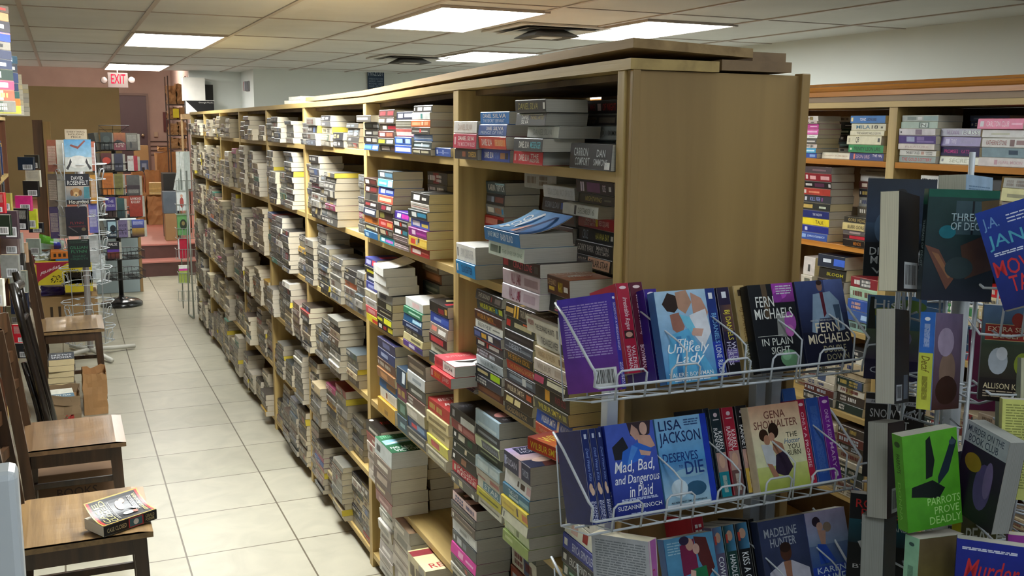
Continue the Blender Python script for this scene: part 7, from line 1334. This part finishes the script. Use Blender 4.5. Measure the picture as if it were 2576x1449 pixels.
V_, F_ = letters('Georgia-Pacific', 0); i0 = len(k.v)
for x_, y_ in V_: k.v.append((W_*(.46+.52*x_), -.002, H_*(.78+.14*y_)))
for f_ in F_: k.f.append(tuple(i0+q for q in f_)); k.m.append(0); k.c.append(C('d8d4d0'))
k.build('carton', M_PAINT, t)
ae, be = pbox(458, 540, 288, 300, yb, .20)
t = empty('shelving_unit', (ae[0], yb, 0)); tag(t, 'brown shelving unit carrying cartons behind the long bookcase', 'shelf')
k = MB(); k.box((0, 0, ae[2]), (be[0]-ae[0], .15, be[2]-.001)); k.build('shelf', W_BROWN, t)
for x in (.0, be[0]-ae[0]-.02): k = MB(); k.box((x, .12, .172), (x+.02, .15, ae[2]-.001)); k.build('upright', W_BROWN, t)
# wire shelf stuffed with brown bags
ys = 13.2
x0 = on_y(426, 300, ys).x; x1 = on_y(470, 300, ys).x; xw = x1-x0
t = empty('wire_shelving', (x0, ys, .335)); tag(t, 'dark wire shelving crammed with brown paper parcels in the back room', 'shelf')
M_RUST = mat('dark_bronze_wire', '3a2418', .5)
for x in (0, xw): 
    for y in (0, .35): k = MB(); k.tube([(x, y, 0), (x, y, 1.95)], .008, 5); k.build('post', M_RUST, t)
lv = [on_y(450, py, ys).z-.335 for py in (262, 300, 340, 374)]
for z in lv:
    k = MB(); k.box((0, 0, z-.012), (xw, .35, z)); k.build('shelf', M_RUST, t)
rr_ = random.Random(21)
GP = 'brown paper parcels in the back room'
tops = [1.98]+[z-.02 for z in lv]
for i, z in enumerate(lv):
    H_ = [lv[0]+.30, lv[0], lv[1], lv[2]][i]-z-.03
    for j in range(2):
        k = MB(); w_ = xw/2-.012; crumple(k, (0, 0, 0), (w_, .28, H_*rr_.uniform(.8, .98)), 4, .012, i*7+j, C('a87848')); k.face([(0, 0, H_*.7), (w_, 0, H_*.7), (w_, .28, H_*.7), (0, .28, H_*.7)], C('b88850'))
        o = k.build('paper_parcel', M_KRAFT); o.location = (x0+.006+j*(w_+.01), ys+.03, .335+z+.001); tag(o, 'brown paper parcel, %s on %s shelf of the dark wire shelving' % (['left', 'right'][j], ['the top', 'the second', 'the third', 'the lowest'][i]), 'parcel', GP)
c_ = on_y(443, 285, ys-.02)
o = boxo('yellow_tag', (c_.x-.035, ys-.012, c_.z-.055), (c_.x+.035, ys-.008, c_.z+.055), M_PAINT, None, C('d8c820')); tag(o, 'yellow paper tag clipped to the dark wire shelving', 'tag')
# sacks, piles and a picture on the platform
def parcel(px0, px1, py0, py1, Y, d, lab, col='b88048', seed=1, m=None, cat='parcel', zb=.336, name='paper_parcel'):
    a, b = pbox(px0, px1, py0, py1, Y, d, zb); k = MB(); crumple(k, (0, 0, .001), (b[0]-a[0], d, b[2]-zb), 5, .012, seed, C(col)); w_ = b[0]-a[0]
    k.face([(0, 0, b[2]-zb-.03), (w_, 0, b[2]-zb-.03), (w_, d, b[2]-zb-.03), (0, d, b[2]-zb-.03)], C(col))
    o = k.build(name, m or M_KRAFT); o.location = (a[0], Y, zb); tag(o, lab, cat); return b[2]
z1_ = parcel(374, 410, 494, 566, 14.4, .35, 'tall glowing brown paper sack on the terracotta platform', seed=2)
parcel(348, 366, 486, 566, 14.5, .3, 'second brown paper sack left of the tall one', seed=4)
zz_ = z1_+.016
rr_ = random.Random(8)
for i in range(5):
    a, b = pbox(374, 412, 482, 492, 14.42, .25); t_ = .032
    put_book(Matrix.Translation((a[0]+.02, 14.56, zz_)) @ Matrix.Rotation(math.radians(90+rr_.uniform(-8, 8)), 4, 'Z') @ Matrix.Translation((-.0, -.1, 0)), .2, .15, t_, rr_.choice(['c8b070', 'd8c890', 'b8a468']), [], edge='e8d8a8', pri=.2); zz_ += t_+.0005
zt_ = parcel(370, 402, 430, 480, 15.6, .3, 'bulging gold brown sack behind the tall paper sack', seed=6, zb=.336)
parcel(334, 360, 432, 470, 15.8, .3, 'pale orange sack behind the black spinner', 'd8a070', seed=9)
parcel(396, 450, 385, 430, 16.0, .4, 'long heap of brown bags on the back counter', 'b88850', seed=10)
parcel(400, 426, 370, 386, 16.1, .25, 'sheaf of old papers on top of the heaped bags', 'c8a878', seed=11, zb=on_y(410, 385, 16.0).z+.016)
a, b = pbox(353, 373, 403, 440, 17.0, .02); o = boxo('framed_print', (a[0], 17.0, a[2]), (b[0], 17.02, b[2]), M_PAINT, None, C('4a5c80')); tag(o, 'small framed print in blue leaning in the back room', 'picture')
k = MB(); k.box((a[0]+.03, 16.998, a[2]+.05), (b[0]-.03, 17.0, b[2]-.05), C('8a9cb8')); k.box((a[0]+.03, 16.995, a[2]+.05), (b[0]-.06, 16.998, a[2]+.12), C('3a3c40')); k.build('picture', M_PAINT, o)
o = boxo('side_table', (a[0]-.3, 17.0-.05, .336), (b[0]+.02, 17.4, a[2]-.001), mat('peach_side_table', 'a8705c', .6)); tag(o, 'low table under the small framed print', 'table')
a, b = pbox(340, 373, 366, 402, 17.6, .3, .336); o = boxo('brown_carton', (a[0], 17.6, .336), (b[0], 17.9, b[2]), M_CARD, bevel=.004); tag(o, 'brown carton beneath the door in the back room', 'box')
# black crates and boxes between sacks and grey stand
a, b = pbox(412, 446, 436, 480, 12.6, .3, .336); o = boxo('black_crate', (a[0], 12.6, .336), (b[0], 12.9, b[2]), mat('black_plastic_crate', '15130f', .6), bevel=.004); tag(o, 'stacked black crates at the right edge of the platform', 'crate')
a, b = pbox(418, 446, 537, 600, 12.35, .2, .336); o = boxo('brown_carton', (a[0], 12.35, .336), (b[0], 12.55, b[2]), M_CARD, bevel=.004); tag(o, 'brown carton under the dusty blue bin by the steps', 'box'); zq = b[2]+.001
a, b = pbox(412, 446, 482, 535, 12.35, .2, .336); a = (a[0], a[1], zq); o = boxo('blue_bin', (a[0], 12.35, zq), (b[0], 12.55, b[2]), mat('dusty_blue_bin', '56626c', .6, mottle=.2), bevel=.004); tag(o, 'dusty blue and grey bin in front of the black crates', 'bin')
# thermostat-like plate and framed plaque on the back wall
a, b = pbox(412, 426, 282, 331, 24.45, .03); o = boxo('wall_plaque', (a[0], 24.45, a[2]), (b[0], 24.48, b[2]), mat('dark_red_plaque', '5a2c2c', .5)); tag(o, 'narrow dark red plaque on the far back wall', 'plaque')
a, b = pbox(388, 397, 332, 344, 24.46, .03); o = boxo('light_switch', (a[0], 24.46, a[2]), (b[0], 24.49, b[2]), mat('ivory_switch', 'b8a890', .5)); tag(o, 'ivory light switch on the far back wall beside the door', 'switch')
for i, (c, lab) in enumerate((('d8d8cc', 'lower white book lying on top of the long bookcase'), ('dcdcd2', 'upper white book lying on top of the long bookcase'))):
    put_book(Matrix.Translation((1.045+.012*i, 5.0, 1.8010+.0185*i)) @ Matrix.Rotation(math.radians(10-6*i), 4, 'Z'), .2, .14, .018, c, [], front=['r e0e0d6 0,1,0,1'], edge='e0dcc8', label=lab, group='white books on the bookcase top', pri=6)
# ================================================================ realise the books: the 300-odd that show largest as objects, the rest as one pile of stuff
BOOKS.sort(key=lambda b: -b['area'])
NBOOK = 305
_used = {}
for i, b in enumerate(BOOKS):
    cv, pg = book_mesh(*b['a'], **b['k'])
    if i < NBOOK and b['label'] and b['area'] > 0:
        root = empty('paperback_book'); root.matrix_world = b['M']
        lab = b['label']
        if lab in _used: lab = lab+', second of two alike'
        _used[b['label']] = 1
        tag(root, lab, 'book', b['group'])
        cv.build('cover', M_PRINT, root); pg.build('page_block', M_PAGES, root)
    else:
        STUFF_C.add(cv, b['M']); STUFF_P.add(pg, b['M'])
so = empty('paperback_books'); tag(so, 'hundreds of further paperbacks stacked in the farther bays and behind the front rows', 'books', kind='stuff')
c_ = STUFF_C.build('covers', M_PRINT, so); p_ = STUFF_P.build('page_blocks', M_PAGES, so)
c_['kind'] = 'stuff'; p_['kind'] = 'stuff'
print('BOOKS', len(BOOKS), 'as objects', min(NBOOK, len(BOOKS)), 'longest label', max(len(b['label'].split()) for b in BOOKS if b['label']))
